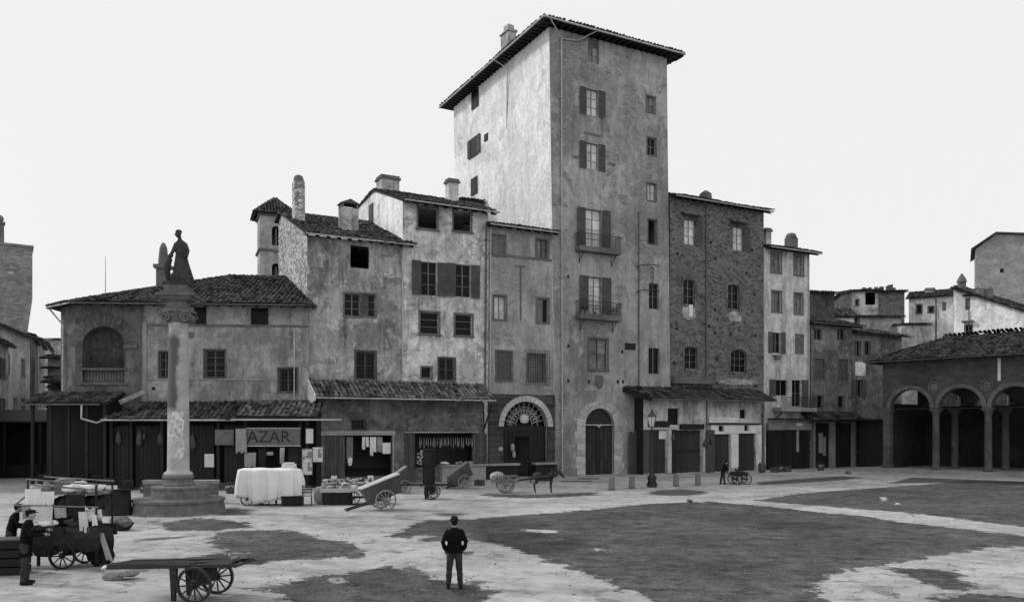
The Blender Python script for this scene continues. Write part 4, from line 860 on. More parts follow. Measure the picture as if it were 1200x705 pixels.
for i, (x0, x1, z1) in enumerate(op):
    q = MB(); n = 4
    for j in range(n): q.box(x0+(x1-x0)*j/n+.01, x0+(x1-x0)*(j+1)/n-.01, .2, .26, .05, z1-.02)
    if i != 1: 
        for z_ in (z1*.35, z1*.7): q.box(x0+.05, x1-.05, .17, .2, z_, z_+.1)
    else: q.box(x0, x1, .1, .199, z1*.52, z1*.55); q.box(x0+.0, x0+.1, .1, .2, .05, z1)
    q.build('shop_door', M['door'], b.root)
b.bx('white_pier', 856.5, 508.6, 864.8, 548, -.06, -.003, M['paint_white']); b.bx('white_pier', 886, 497.5, 892, 547, -.05, -.003, M['stucco_white'])
x0, x1, z0, z1 = b.rc(833, 497.8, 887, 508)
for (u0, v0, u1, v1) in ((833, 497.6, 841.8, 508.4), (848.2, 497.6, 871.8, 507.4), (877.2, 497.6, 885.9, 507.3), (841.8, 505.2, 848.2, 508.3), (871.8, 504.7, 877.2, 507.3)): b.bx('white_fascia', u0, v0, u1, v1, -.05, -.003, M['paint_white'])
b.bx('fascia_board', 830, 488.5, 864, 495, -.12, -.003, M['paint_white']); b.bx('fascia_shadow_bar', 830, 495.4, 890, 497.2, -.16, -.003, M['wood_dark'])
b.bx('shop_sign', 759, 493, 783, 500, -.2, -.1, M['wood_dark']); b.bx('shop_sign', 795.5, 496.5, 822, 503, -.35, -.1, M['wood_dark'])
b.bx('lintel', 756, 500.2, 795, 503, -.09, -.003, M['stone_light'])
for (u0, u1, mt) in ((782, 786, 'stone_light'), (823, 825.3, 'stone_light'), (753.6, 760, 'wood'), (787, 792, 'wood_dark'), (825.6, 836.3, 'wood')): b.bx('door_post' if mt == 'stone_light' else 'door_board', u0, 503.4, u1, 554, -.12, -.003, M[mt])
b.bx('notice', 773, 504, 781, 514, .08, .1, M['paper']); b.pipe(827.5, 470, 502, .05, 'pipe_dark')
AE = ROW.off(-.35)
# boards left of these shops
bb = Bld('board_screen', 'weathered boards leaning in the gap between tower gate and shops', 'boards', ROW.off(-.4), 737.5, 752.5); q = MB(); zz = bb.P(745, 505)[1]
for i in range(5): q.box(bb.W*i/5+.01, bb.W*(i+1)/5-.01, 0, .06, 0, zz+R.uniform(-.1, .1))
q.build('boards', M['wood'], bb.root); q = MB(); q.box(0, bb.W, .062, .12, .5, .62); q.box(0, bb.W, .062, .12, zz-.6, zz-.48); q.build('battens', M['wood_dark'], bb.root)
# ------------------------------------------------------------------ low arcaded house at the left
thA = math.radians(4.0); RA = Fac(Vector((-13.05, 52.2, 0)), thA); b = Bld('house', 'low broad house with hipped tile roof and a big blind arch, behind the column', 'house', RA, 88, 361.6)
W = b.W
b.win(227, 359, 242, 380, cols=1, rows=1, glass='dark', fm='frame_dark'); b.win(293.5, 360, 314.5, 381, cols=1, rows=1, glass='dark', fm='frame_dark')
b.win(240.5, 410.5, 263, 442, cols=2, rows=4, grille=.03, sur=.13); b.win(327, 432, 347.5, 458.5, cols=2, rows=2, grille=.03, sur=.13); b.win(187, 412, 199.5, 442, cols=2, rows=3, grille=.02, sur=.1)
b.win(206, 360, 218, 380, cols=1, rows=1, glass='dark', fm='frame_dark')
x0, x1, z0, z1 = b.rc(96.5, 382, 146, 434); b.holes.append(archpts(x0, x1, z0-.75, z1)); AR = (x0, x1, z0-.75, z1)
hA = b.P(200, 357.5)[1]
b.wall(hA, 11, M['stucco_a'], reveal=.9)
x0, x1, z0, z1 = AR; q = MB(); q.face([(x0-.1, .9, z0-.1), (x1+.1, .9, z0-.1), (x1+.1, .9, z1+.1), (x0-.1, .9, z1+.1)]); q.build('niche_back', M['stucco_dim'], b.root)
q = MB(); q.box(x0+.01, x1-.01, .3, .5, z0+.02, z0+.78)
for i in range(14): xx = x0+(x1-x0)*(i+.5)/14; q.box(xx-.06, xx+.06, .24, .3, z0+.12, z0+.66)
q.box(x0-.1, x1+.15, -.1, .52, z0+.782, z0+.9); q.box(x0-.2, x1+.2, -.12, -.004, z0-.15, z0); q.build('parapet', M['stone_dark'], b.root)
xm = (x0+x1)/2; rr = (x1-x0)/2; spz = z1-rr; q = MB(); n = 17
for i in range(n):
    a0 = PI*i/n; a1 = PI*(i+1)/n-.015; q.prism([(xm+r*math.cos(a), spz+r*math.sin(a)) for r, a in ((rr, a0), (rr+.8+.05*(i%2), a0), (rr+.8+.05*(i%2), a1), (rr, a1))], -.03, -.003)
q.build('arch_voussoirs', M['stucco_wing'], b.root); q = MB(); xi, zi = b.P(152, 413); q.box(x1, xi+.5, -.18, -.046, spz-.1, spz+.15); q.build('impost', M['stone_dark'], b.root)
q = MB(); xp = b.P(165.5, 420)[0]; q.box(xp, xp+.35, -.08, -.003, 5.3, b.P(165, 377)[1]); q.build('pilaster', M['stone'], b.root); b.pipe(166, 362, 470, .05, 'pipe_dark', off=.16)
q = MB(); xs, zs = b.P(172, 380.5); q.box(xs, W, -.09, -.003, zs-.06, zs+.06); q.build('string_course', M['stone_dark'], b.root)
q = MB(); xs, zs = b.P(200, 444); q.box(b.P(173, 444)[0], b.P(325, 446)[0], -.05, -.003, zs-.04, zs+.04); q.build('string_course', M['stone'], b.root)
b.bx('plaque', 221.5, 389, 227.5, 396, -.05, -.003, M['stone_dark']); b.bx('putlog_hole', 178, 453, 182, 457, -.012, -.003, M['tile_under']); b.pipe(345, 386, 470, .04, 'pipe', off=.07)
# chamfered left corner + hipped roof
q = MB(); q.face([(0, 0, 0), (-1.6, 1.6, 0), (-1.6, 1.6, hA), (0, 0, hA)]); q.face([(-1.6, 1.6, 0), (-1.6, 11, 0), (-1.6, 11, hA), (-1.6, 1.6, hA)]); q.face([(-1.6, 11, 0), (0, 11, 0), (0, 11, hA), (-1.6, 11, hA)]); q.build('corner_wall', M['stucco_wing'], b.root)
e = .95; zA = hA+.02; zR = zA+3.0; c0 = (.1, -e); c1 = (-2.3, 1.2); P0 = (c0[0], c0[1], zA); P1 = (W+.3, -e, zA); P2 = (c1[0], c1[1], zA); P3 = (-2.3, 11.9, zA); P4 = (W+.3, 11.9, zA); A1 = (W*.56, 6.2, zR); A2 = (W*.84, 6.2, zR)
roof('roof', [[P0, P1, A2, A1], [P2, P0, A1], [P3, P2, A1], [P1, P4, A2], [P4, P3, A1, A2]], b.root, ridge=[(A1, A2), (P0, A1), (P2, A1), (P1, A2)], pitch=.3)
gutter(b, c0[0], W+.3, -e-.03, zA-.07, None, 'pipe_dark'); q = MB(); q.tube([(c0[0], -e-.03, zA-.07), (c1[0]-.02, c1[1], zA-.07)], .055, 8); q.tube([(c1[0]+.1, c1[1]+.1, zA-.1), (-1.2, 1.0, zA-1.2), (-1.2, 1.0, .2)], .06, 8); q.build('gutter', M['pipe'], b.root)
rafters(b, c0[0]+.3, W, -e+.1, .1, zA-.12, zA+.2, .75)
q = MB(); q.tube([(.6, 3.0, zA+1.0), (.6, 3.0, zA+3.6)], [.025, .012], 5); q.build('roof_rod', M['iron'], b.root)
HA = b
# pinnacled chimney
cp = AT(191.5, 329, 54.5); ch = thing('chimney', 'pale stone chimney turret with a pointed cap left of the statue', 'chimney', (cp.x, cp.y, cp.z-.9), thA)
q = MB(); q.box(-.36, .36, -.36, .36, 0, 1.7, 0, None, .02); q.box(-.5, .5, -.5, .5, 1.702, 1.95, 0, None, .02); q.build('shaft', M['stone_dark'], ch)
q = MB(); q.lathe([(.34, 0), (.32, .4), (.25, 1.1), (.2, 1.25), (.14, 1.4), (.02, 1.5)], (0, 0, 1.952), 10); q.build('cap', M['stone_dark'], ch)
# shops along its foot: two tiled pent roofs, dark fronts
SA = RA.off(-2.4); b = Bld('shop_building', 'dark market shops under the tiled lean-to of the low house', 'shop', SA, 128, 371)
W = b.W; ze = b.P(250, 490, -.3)[1]; zw = b.P(250, 471, 2.3)[1]
roof('pent_roof', [[(-.2, -.6, ze-.05), (W*.62, -.6, ze-.05), (W*.62, 2.37, zw), (1.6, 2.37, zw)]], b.root, 'tile', pitch=.3)
roof('pent_roof', [[(W*.62+.05, -.6, ze+.1), (W+.1, -.6, ze+.1), (W+.1, 2.37, zw+.1), (W*.62+.05, 2.37, zw+.1)]], b.root, 'tile_light', pitch=.3)
gutter(b, -.2, W*.62, -.66, ze-.1)
q = MB(); q.box(W*.6, W+1.6, -.72, -.62, ze-.12, ze-.02); q.build('awning_rail', M['pipe'], b.root)
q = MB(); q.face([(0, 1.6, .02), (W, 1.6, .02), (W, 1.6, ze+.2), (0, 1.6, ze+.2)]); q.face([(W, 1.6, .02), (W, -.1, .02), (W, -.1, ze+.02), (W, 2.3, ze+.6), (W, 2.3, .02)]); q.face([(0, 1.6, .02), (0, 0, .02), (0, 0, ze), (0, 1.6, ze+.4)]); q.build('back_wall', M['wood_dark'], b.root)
q = MB()
for (u0, u1) in ((132, 150), (158, 190), (214, 250), (262, 288)):
    a, c = b.P(u0, 530)[0], b.P(u1, 530)[0]; n = max(3, int((c-a)/.22))
    for i in range(n): q.box(a+(c-a)*i/n+.008, a+(c-a)*(i+1)/n-.008, .1, .16, .02, ze-.45+R.uniform(-.03, .03))
q.build('plank_doors', M['wood_dark'], b.root)
q = MB()
for u in (131, 154, 190, 212, 256, 288, 352, 360): q = MB(); a = b.P(u, 530)[0]; q.box(a-.09, a+.09, -.1, .08, .02, ze-.02); q.build('post', M['wood_dark'], b.root)

x0, x1, z0, z1 = b.rc(289, 502, 352, 521.5, -.3); q = MB(); q.box(x0, x1, -.34, -.28, z0, z1); sg = q.build('shop_sign', M['sign_grey'], b.root)
q = MB(); q.box(x0-.02, x1+.02, -.36, -.27, z1+.002, z1+.06); q.box(x0-.02, x1+.02, -.36, -.27, z0-.06, z0-.002); q.build('sign_frame', M['stone_light'], sg)
ze_ = ze
for i, chh in enumerate('BAZAR'): xx, zz = b.P(283.5+12.8*i, 512, -.3); text(chh, 'letter', M['letters'], sg, (xx, -.342, zz), 1.0, ext=.008)
x0, x1, z0, z1 = b.rc(252, 503, 274, 521, -.2); q = MB(); q.box(x0, x1, -.24, -.18, z0, z1); q.build('faded_board', M['sign_grey'], b.root)
b.bx('notice', 239.5, 531.5, 250.5, 547, .02, .08, M['paper'])
def hang(b, name, u0, v0, u1, v1, d, mat, lab, cat, grp=None, wav=.06):
    x0, x1, z0, z1 = b.rc(u0, v0, u1, v1, d); mb = MB(); nx, nz = 10, 8; vs = []; ph = R.uniform(0, 6)
    for side in (0, .025):
        for j in range(nz+1):
            for i in range(nx+1):
                f = j/nz; x = x0+(x1-x0)*i/nx; z = z1-(z1-z0)*f*(1+.05*math.sin(i*1.3+ph)*f); vs.append((x+.03*f*math.sin(i*2+ph), side+wav*f*math.sin(i*1.5+ph), z-z0))
    fs = []; N = (nx+1)*(nz+1)
    for o in (0, N):
        for j in range(nz):
            for i in range(nx): a = o+j*(nx+1)+i; fs.append((a, a+1, a+nx+2, a+nx+1))
    mb.add(vs, fs); o = mb.build(name, M[mat], None, True); Mx = Matrix.Translation(b.root.location) @ Matrix.Rotation(b.f.th, 4, 'Z'); o.location = Mx @ Vector((0, d, z0)); o.rotation_euler = (0, 0, b.f.th); return tag(o, lab, cat, grp)
hang(b, 'hanging_shirt', 276, 502, 288.5, 530, -.5, 'cloth_mid', 'grey shirt hung at the left end of the bazaar sign', 'shirt')
def flat(b, name, u0, v0, u1, v1, d, mat, lab, cat, grp=None, th=.02, fr=None, parts=('sheet', 'frame')):
    x0, x1, z0, z1 = b.rc(u0, v0, u1, v1, d); Mx = Matrix.Translation(b.root.location) @ Matrix.Rotation(b.f.th, 4, 'Z')
    t = thing(name, lab, cat, Mx @ Vector(((x0+x1)/2, d, z0)), b.f.th, grp); w = (x1-x0)/2; h = z1-z0
    q = MB(); q.box(-w, w, 0, th, 0, h); q.build(parts[0], M[mat], t)
    q = MB(); f = .04; m2 = M[fr or 'frame_dark']
    q.box(-w-f, -w, -.01, th+.01, -f, h+f); q.box(w, w+f, -.01, th+.01, -f, h+f); q.box(-w, w, -.01, th+.01, h, h+f); q.box(-w, w, -.01, th+.01, -f, 0); q.build(parts[1], m2, t); return t
flat(b, 'poster', 358.5, 502, 367, 519, -.45, 'paper', 'blank pale sheet hung high beside the drainpipe at the bazaar', 'poster')
flat(b, 'poster', 354.5, 526, 365.5, 555.5, -.5, 'poster', 'tall printed bill with dark figures low by the bazaar corner', 'poster', fr='frame')
flat(b, 'poster', 367.5, 524.5, 377, 540, -.45, 'poster', 'small square print right of the tall bill', 'poster', fr='paint_white')
# left sheds
SL = RA.off(-1.6); b = Bld('market_shed', 'long low tiled shed roof over dark stalls, left of the low house', 'shed', SL, 48, 131)
W = b.W; ze = b.P(90, 473, 0)[1]; roof('roof', [[(-.5, -1.2, ze), (W+.2, -1.2, ze), (W+.2, 1.55, ze+.75), (-.5, 1.55, ze+.75)]], b.root, 'tile', pitch=.3); gutter(b, -.5, W-.2, -1.25, ze-.06, None, 'pipe_dark')
q = MB(); q.box(-.3, W, 1.3, 1.5, 0, ze+.5); q.box(W-.1, W, -1, 1.3, 0, ze-.1); q.build('back_wall', M['wood_dark'], b.root)
q = MB()
for i in range(5): q = MB(); a = W*i/4; q.box(a-.08, a+.08, -1.05, -.9, 0, ze-.12); q.build('post', M['wood_dark'], b.root)
q = MB()
for i in range(4): a = W*i/4+.15; q.box(a, a+W/4-.3, -.9, .2, .75, .85); q.box(a+.05, a+W/4-.4, -.85, .1, 0.02, .75)
q.build('counter', M['wood_dark'], b.root)
q = MB(); zg = b.P(120, 480)[1]; q.tube([(W-1.2, -1.3, ze-.1), (W-1.2, -1.35, ze-.9), (W-.3, -1.4, ze-1.15), (W+.3, -1.45, ze-.9)], .06, 6); q.build('spout', M['pipe'], b.root)
# board and broken cover between the two roofs
q = MB(); q.box(-.8, .8, -.1, .1, 0, .28, 0, Matrix.Rotation(-.42, 4, 'Y')); o = q.build('roof_box', M['stone'], b.root); o.location = (W+1.2, .2, ze+.3)

# ------------------------------------------------------------------ bell tower
b = Bld('bell_tower', 'slender square bell tower with a pyramid roof behind the low house', 'bell tower', Fac(Vector(((304.5-CX)/FP*78, 78, 0)), math.radians(22)), 0, 0, x=(0, 3.1))
f = b.f; z = lambda v, Z=78: CH+(HY-v)/FP*Z
zt = z(249)
for (v0, v1) in ((263, 286), (307, 330), (350, 375)): b.holes.append(archpts(1.1, 1.9, z(v1), z(v0), None))
for (v0, v1) in ((263, 286), (307, 330), (350, 375)):
    pass
b.wall(zt, 3.0, M['stucco_d'], M['stucco_pale'], reveal=.3)
for (v0, v1) in ((263, 286), (307, 330)):
    q = MB(); xm = 1.5; q.ball((xm, .1, z(v0)-.5), .34, .05, .34, 12, 8) if False else q.box(xm-.03, xm+.03, .1, .16, z(v1), z(v0)-.3); q.build('mullion', M['stone'], b.root)
    q = MB(); q.box(-.02, .0, 1.1, 1.8, z(v1), z(v0), 0); q.build('side_opening', M['glass_dark'], b.root)
q = MB(); zc = z(292); q.box(-.16, 3.26, -.16, 3.16, zc-.1, zc+.1); q.box(-.16, 3.26, -.16, 3.16, zt-.25, zt-.05); q.build('cornice', M['stone_dark'], b.root)
cx_, cy_ = 1.55, 1.5; e = .5; A = (cx_, cy_, zt+1.95); c = [(-e, -e, zt), (3.1+e, -e, zt), (3.1+e, 3+e, zt), (-e, 3+e, zt)]
roof('roof', [[c[0], c[1], A], [c[1], c[2], A], [c[2], c[3], A], [c[3], c[0], A]], b.root)

# ------------------------------------------------------------------ houses on the far left street
thL = math.atan2(.956, -.294)-PI      # facade runs away to the upper left; looked at from the right
def leftbox(name, label, cat, pts, h, mat, ze=None, roofov=.5, rise=1.2, wins=(), roofmat='tile'):
    """pts: near-right, far-right (street side) ; building extends to the left"""
    a, c = Vector(pts[0]), Vector(pts[1]); d = (c-a); L = d.length; th = math.atan2(d.y, d.x)
    fc = Fac(Vector((a.x, a.y, 0)), th); bb = Bld(name, label, cat, fc, 0, 0, x=(0, L))
    for w in wins: bb.winr(*w[:4], **w[4])
    bb.wall(h, 7, mat, ridge=(3.5, h+rise, h)); gable_roof(bb, -.2, L+.2, -roofov, h-.1, 3.5, h+rise, 7.3, h, mat=roofmat); return bb
def atZ(u, Z): return ((u-CX)/FP*Z, Z)
k1 = dict(cols=2, rows=2, sur=.12); k2 = dict(cols=2, rows=1, sh='lr', sw=.45)
leftbox('house', 'white gabled side-street house under the brick tower at the left edge', 'house', (atZ(-8, 68), atZ(35, 79)), 12.3, M['stucco_d'], rise=1.4, wins=[(6, 7, 4.5, 6.3, k1), (8.6, 9.6, 4.5, 6.3, k1), (8.6, 9.6, 8.4, 10, k1), (3.6, 4.6, 8.4, 10, k1), (8.9, 10.2, 0.1, 2.6, dict(cols=1, rows=1, glass='dark'))])
leftbox('house', 'small low house at the far left edge, two narrow eaves', 'house', (atZ(-40, 52), atZ(10, 66)), 10.2, M['stucco_h'], rise=1, wins=[(9, 10, 4.2, 5.9, k2), (12, 13, 4.2, 5.9, k2), (9, 10, 7.4, 9, k2), (12, 13, 7.4, 9, k2)])
b = Bld('brick_tower', 'tall weathered brick tower cut by the left edge', 'tower', Fac(Vector((*atZ(38, 84), 0)), .56), 0, 0, x=(-7.6, 0)); zt = CH+(HY-290)/FP*84
b.winr(4.3, 4.8, 13, 13.9, cols=1, rows=1, glass='dark'); b.winr(5.3, 6.0, 19.2, 19.6, cols=1, rows=1, glass='bright', t=.02)
b.wall(zt, 8, M['brick_far'], outline=[(0, 0), (b.W-.45, 0), (b.W-.45, zt*.6), (b.W, zt*.76), (b.W, zt), (0, zt)]); q = MB(); q.box(-.1, b.W+.12, -.12, 8.1, zt, zt+.22, 0, None, .03); q.build('coping', M['brick_far'], b.root)
q = MB(); x = b.P(1.5, 286)[0]; q.box(x-.5, x+.25, .5, 1.3, zt+.222, zt+2.2); q.box(x-.6, x+.35, .4, 1.4, zt+2.202, zt+2.4); q.ball((x-.12, .9, zt+2.75), .35, .35, .4); q.build('chimney', M['stone_dark'], b.root)
fl = [('dim house with a dark eave behind the brick tower in the side street', (36, 92), (44, 104), 386, 'stucco_dim'), ('taller grey house farther down the side street', (44.5, 106), (52, 122), 391, 'stucco_h'), ('paler house at the bend of the side street', (52.5, 124), (60, 140), 396, 'stucco_far')]
for lab, p0, p1, v, m in fl:
    h = CH+(HY-v)/FP*p0[1]; leftbox('house', lab, 'house', (atZ(*p0), atZ(*p1)), h-.5, M[m], rise=1, roofov=.4, wins=[(3, 4, h*.4, h*.4+1.6, k1), (7, 8, h*.4, h*.4+1.6, k1), (3, 4, h*.7, h*.7+1.6, k1), (7, 8, h*.7, h*.7+1.6, k1)])
b = Bld('house', 'flat topped block closing the view down the side street', 'house', Fac(Vector((*atZ(50, 145), 0)), 0), 0, 0, x=(0, 8)); h = CH+(HY-397.5)/FP*145
b.winr(1.2, 2.1, h*.8, h*.8+1.5, cols=2, rows=1); b.winr(3.6, 4.5, h*.8, h*.8+1.5, cols=2, rows=1); b.winr(3.6, 4.5, h*.6, h*.6+1.5, cols=2, rows=1); b.wall(h, 8, M['stucco_far']); gable_roof(b, -.3, 8.3, -.5, h, 4, h+.5, 8.4, h)
for i, (u0, u1, v, Z, d, lab) in enumerate(((60, 80, 448, 76, 6, 'dark shed with a slatted lean-to between the side street and low house'), (56, 79, 420, 95, 5, 'narrow dark house with jutting eaves just left of the low house'))):
    b = Bld('house' if i else 'shed', lab, 'house' if i else 'shed', Fac(Vector((*atZ(u0, Z), 0)), .25), 0, 0, x=(0, (u1-u0)/FP*Z)); h = CH+(HY-v)/FP*Z; b.winr(.4, 1.1, h*.55, h*.55+1, **k1); b.wall(h, d, M['stucco_dim'] if i == 0 else M['stucco_far']); gable_roof(b, -.7, b.W+.3, -.9, h, d/2, h+.6, d+.3, h)
    for j in range(3): q = MB(); zz = h-1.2-j*1.1; q.hull8([(-.6+.3*j, -1.1, zz-.05), (b.W, -1.1, zz-.05), (-.6+.3*j, -.01, zz+.25), (b.W, -.01, zz+.25), (-.6+.3*j, -1.1, zz), (b.W, -1.1, zz), (-.6+.3*j, -.01, zz+.33), (b.W, -.01, zz+.33)]); q.build('awning_board', M['wood_dark'], b.root)
# awning at far left over the market lane
sh = Bld('market_shed', 'dark market shelter with plank roof at the left edge of the square', 'shed', Fac(Vector((*atZ(-30, 60), 0)), .15), 0, 0, x=(0, 7.5)); W = sh.W
q = MB(); q.hull8([(0, -1.5, 4.0), (W, -1.5, 4.0), (0, 2, 4.9), (W, 2, 4.9), (0, -1.5, 4.12), (W, -1.5, 4.12), (0, 2, 5.02), (W, 2, 5.02)]); q.build('roof', M['wood_dark'], sh.root)

for a in (.2, 2.6, 5, 7.2): q = MB(); q.box(a-.08, a+.08, -1.4, -1.25, 0, 4); q.build('post', M['wood_dark'], sh.root)
q = MB(); q.box(0, W, 1.8, 1.95, 0, 4.8); q.box(.3, W-.3, -1, 0, .02, .95); q.build('stall_front', M['wood_dark'], sh.root)

# ------------------------------------------------------------------ loggia on the right
c0 = Vector((30.9, 68.3, 0)); LG = Fac(c0, math.radians(-47.2)); L = 22.; b = Bld('loggia', 'dark stone market loggia with round arches on slim columns', 'loggia', LG, 0, 0, x=(0, L)); D = 8.5
hL = b.P(1060, 421)[1]; zs = 5.15; n = 6; pw = .62; sp = 3.78
def arcade(mb, y0, y1, z0):
    outl = [(0, z0), (L, z0), (L, hL), (0, hL)]; cut = []
    pts = [(0, zs)]
    for i in range(n):
        a = pw+i*sp; c = a+sp-pw
        if c > L-.1: break
        xm = (a+c)/2; r = (c-a)/2; pts.append((a, zs)); pts += [(xm-r*math.cos(PI*k/16), zs+r*math.sin(PI*k/16)) for k in range(1, 16)]; pts.append((c, zs))
    pts += [(L, zs), (L, hL), (0, hL)]
    lp = [Vector((x, 0, z)) for x, z in pts]
    for y in (y0, y1):
        k = len(mb.v); mb.v += [(x, y, z) for x, z in pts]
        for tr in tessellate_polygon([lp]): mb.f.append(tuple(t+k for t in tr)); mb.m.append(0)
    m = len(pts)
    for i in range(m-2): mb.face([(pts[i][0], y0, pts[i][1]), (pts[i+1][0], y0, pts[i+1][1]), (pts[i+1][0], y1, pts[i+1][1]), (pts[i][0], y1, pts[i][1])])
    mb.face([(0, y0, zs), (0, y1, zs), (0, y1, hL), (0, y0, hL)])
q = MB(); arcade(q, 0, .6, zs); q.build('arcade_wall', M['loggia_stone'], b.root)
q = MB(); q.box(.6, L, D-.75, D-.61, .16, zs+.35); q.build('rear_wall', M['loggia_shade'], b.root)
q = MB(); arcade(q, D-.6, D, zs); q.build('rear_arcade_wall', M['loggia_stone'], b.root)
q = MB(); q.box(-.0, .6, .602, D-.602, zs+1.9, hL); q.box(-.0, .6, .602, D-.602, .15, zs+.5); q.box(-.0, .6, D-1.2, D-.602, zs+.5, zs+1.9); q.build('end_wall', M['loggia_shade'], b.root)
q = MB(); q.box(0.05, L, .602, D-.602, hL-.5, hL-.3); q.build('ceiling', M['loggia_shade'], b.root)
q = MB(); q.box(-.6, L+.6, -.7, D+.5, .0, .16); q.box(-.35, L+.3, -.4, D+.3, .162, .3); q.build('plinth', M['stone'], b.root)
def lcol(x, y):
    q = MB(); q.lathe([(.34, 0), (.34, .12), (.29, .2), (.27, .3), (.27, 2.6), (.24, zs-.85), (.25, zs-.8), (.22, zs-.78)], (x, y, .3), 16); c = q.build('column', M['loggia_column'], b.root, True)
    q = MB(); q.box(x-.4, x+.4, y-.36, y+.36, zs-.16, zs-.003); q.loft([((x, y, zs-.5), .25, .25), ((x, y, zs-.35), .32, .32), ((x, y, zs-.162), .38, .38)], 12); q.build('capital', M['loggia_column'], c)
for i in range(n+1):
    x = pw/2+i*sp
    if x < L:
        if i == 0:
            q = MB(); q.box(0.02, .6, .03, .6, .3, zs-.003); o = q.build('pier', M['loggia_column'], b.root); q = MB(); q.box(-.06, .68, -.05, .66, zs-.25, zs+.05); q.box(-.08, .7, -.06, .68, .302, .6); q.build('capital', M['loggia_column'], o)
        else: lcol(x, .3)
        if i: lcol(x, D*.52)
q = MB(); q.tube([(0, .3, zs+.02), (L, .3, zs+.02)], .035, 6); q.build('tie_rod', M['iron'], b.root)
for i in range(n-1):                     # archivolts, one per bay, and roundels between them
    a = pw+i*sp; c = a+sp-pw; xm = (a+c)/2; r = (c-a)/2; q = MB(); k = 20
    for j in range(k): a0 = PI*j/k; a1 = PI*(j+1)/k; q.prism([(xm+rr*math.cos(t), zs+.05+rr*math.sin(t)) for rr, t in ((r-.0, a0), (r+.3, a0), (r+.3, a1), (r-.0, a1))], -.07, -.003)
    q.build('archivolt', M['stone_dark'], b.root)
    q = MB(); q.tube([(c+pw/2+.42*math.cos(PI*t/8), -.05, zs+1.75+.42*math.sin(PI*t/8)) for t in range(17)], .06, 6); q.ball((c+pw/2, -.01, zs+1.75), .3, .06, .3); q.build('roundel', M['stone_dark'], b.root)
ov = 1.1; za = hL-.1
roof('roof', [[(-ov, -ov, za), (L+1, -ov, za), (L+1, 3.9, za+2.3), (3.6, 3.9, za+2.0)], [(-ov, D+ov, za), (-ov, -ov, za), (3.6, 3.9, za+2.0)], [(L+1, D+ov, za), (-ov, D+ov, za), (3.6, 3.9, za+2.0), (L+1, 3.9, za+2.3)]], b.root, 'tile', pitch=.32)
rafters(b, -.5, L, -ov+.1, .05, za-.12, za+.25, .6); gutter(b, -ov, L+1, -ov-.04, za-.06, None, 'pipe_dark')
q = MB(); x, z = b.P(1171, 432); q.box(x-.1, x+.1, -.03, -.003, z-.9, z+.8); q.build('white_streak', M['paint_white'], b.root)
LOG = b
# dim building beyond, seen through the arches, and the raised roof lump
b = Bld('house', 'dark house seen through the loggia arches', 'house', Fac(LG.P+LG.N*20+LG.D*(-3), LG.th), 0, 0, x=(0, 34)); 
for i in range(7): b.winr(2+i*4.4, 3.5+i*4.4, .1, 3.2, cols=1, rows=1, glass='dark', sur=.15); b.winr(2.2+i*4.4, 3.3+i*4.4, 5.2, 6.8, cols=2, rows=2, sur=.12)
b.wall(8.6, 8, M['stucco_dim']); gable_roof(b, -.4, b.W+.4, -.6, 8.5, 4, 9.6, 8.4, 8.5, pitch=.4, row=.6)

# ------------------------------------------------------------------ houses behind at the right
def zz(v, Z): return CH+(HY-v)/FP*Z
def frontbox(name, label, cat, u0, u1, v, Z, mat, side=None, th=.0, depth=9, rise=1., wins=(), ov=.4, roofm='tile', hr=0., **k):
    a = (u0-CX)/FP; fc = Fac(Vector((a*Z, Z, 0)), th); bb = Bld(name, label, cat, fc, 0, 0, x=(0, fc.S(u1))); h = zz(v, Z)
    for (a_, b_, c_, d_, kk) in wins: bb.win(a_, b_, c_, d_, **kk)
    bb.wall(h, depth, mat, side, hr=h+hr, ridge=(depth/2, h+rise, h) if not hr else None)
    if rise: gable_roof(bb, -ov, bb.W+ov, -ov, h, depth/2, h+rise, depth+ov, h, zer=h+hr, zrr=h+rise+hr, mat=roofm, pitch=.36, row=.55)
    return bb
w1 = dict(cols=1, rows=1, sur=.12); w2 = dict(cols=2, rows=2, sur=.12)
frontbox('house', 'dim grey house with a mono-pitched top behind the end of the row', 'house', 944, 978, 342, 92, M['stucco_dim'], M['stucco_far'], .3, 8, .5)
frontbox('house', 'low tiled roof with a white gable between rear houses', 'house', 976, 1001, 372, 100, M['stucco_white'], None, -.2, 8, 1.6)
bb = frontbox('house', 'rooftop house with a pale open attic and dark brick flank', 'house', 998, 1030, 341, 108, M['stucco_pale'], M['stucco_dim'], -.1, 9, .5, wins=[(1014, 342, 1026, 357, dict(glass=None, cols=1, rows=1, t=.03)), (1003, 351, 1006, 358, w1)])
q = MB()
for i in range(9): x = 2+i*.5; q.box(x-.2, x+.2, 1+(i % 3)*.4, 1.5+(i % 3)*.4, zz(341, 108)-.2, zz(341, 108)+R.uniform(.5, 1.1), 0, None, .08)
q.build('roof_clutter', M['stone_dark'], bb.root)
frontbox('house', 'dark brick upper storey beside the pale open attic', 'house', 1030.3, 1060, 342, 107.5, M['rubble_f'], None, -.1, 9, .4)
frontbox('house', 'blank grey block below the pale open attic', 'house', 1008, 1056, 371, 100, M['stucco_far'], None, .05, 6, .4, wins=[(1036, 392, 1040, 402, w1), (1056-3, 388, 1056-1, 402, w1)])
frontbox('house', 'plain low parapet block in front of the white house', 'house', 1056.5, 1092, 380, 98, M['stucco_far'], None, .0, 6, .25, ov=.15)
bb = frontbox('house', 'long white sunlit house with a tiled gable roof behind the loggia', 'house', 1065, 1117, 350, 112, M['stucco_white'], None, -.55, 10, 1.6, wins=[(1074, 357, 1080, 367, w1), (1088, 359, 1094, 366, w1), (1104, 354, 1109, 364, dict(cols=1, rows=1, glass='mid'))])
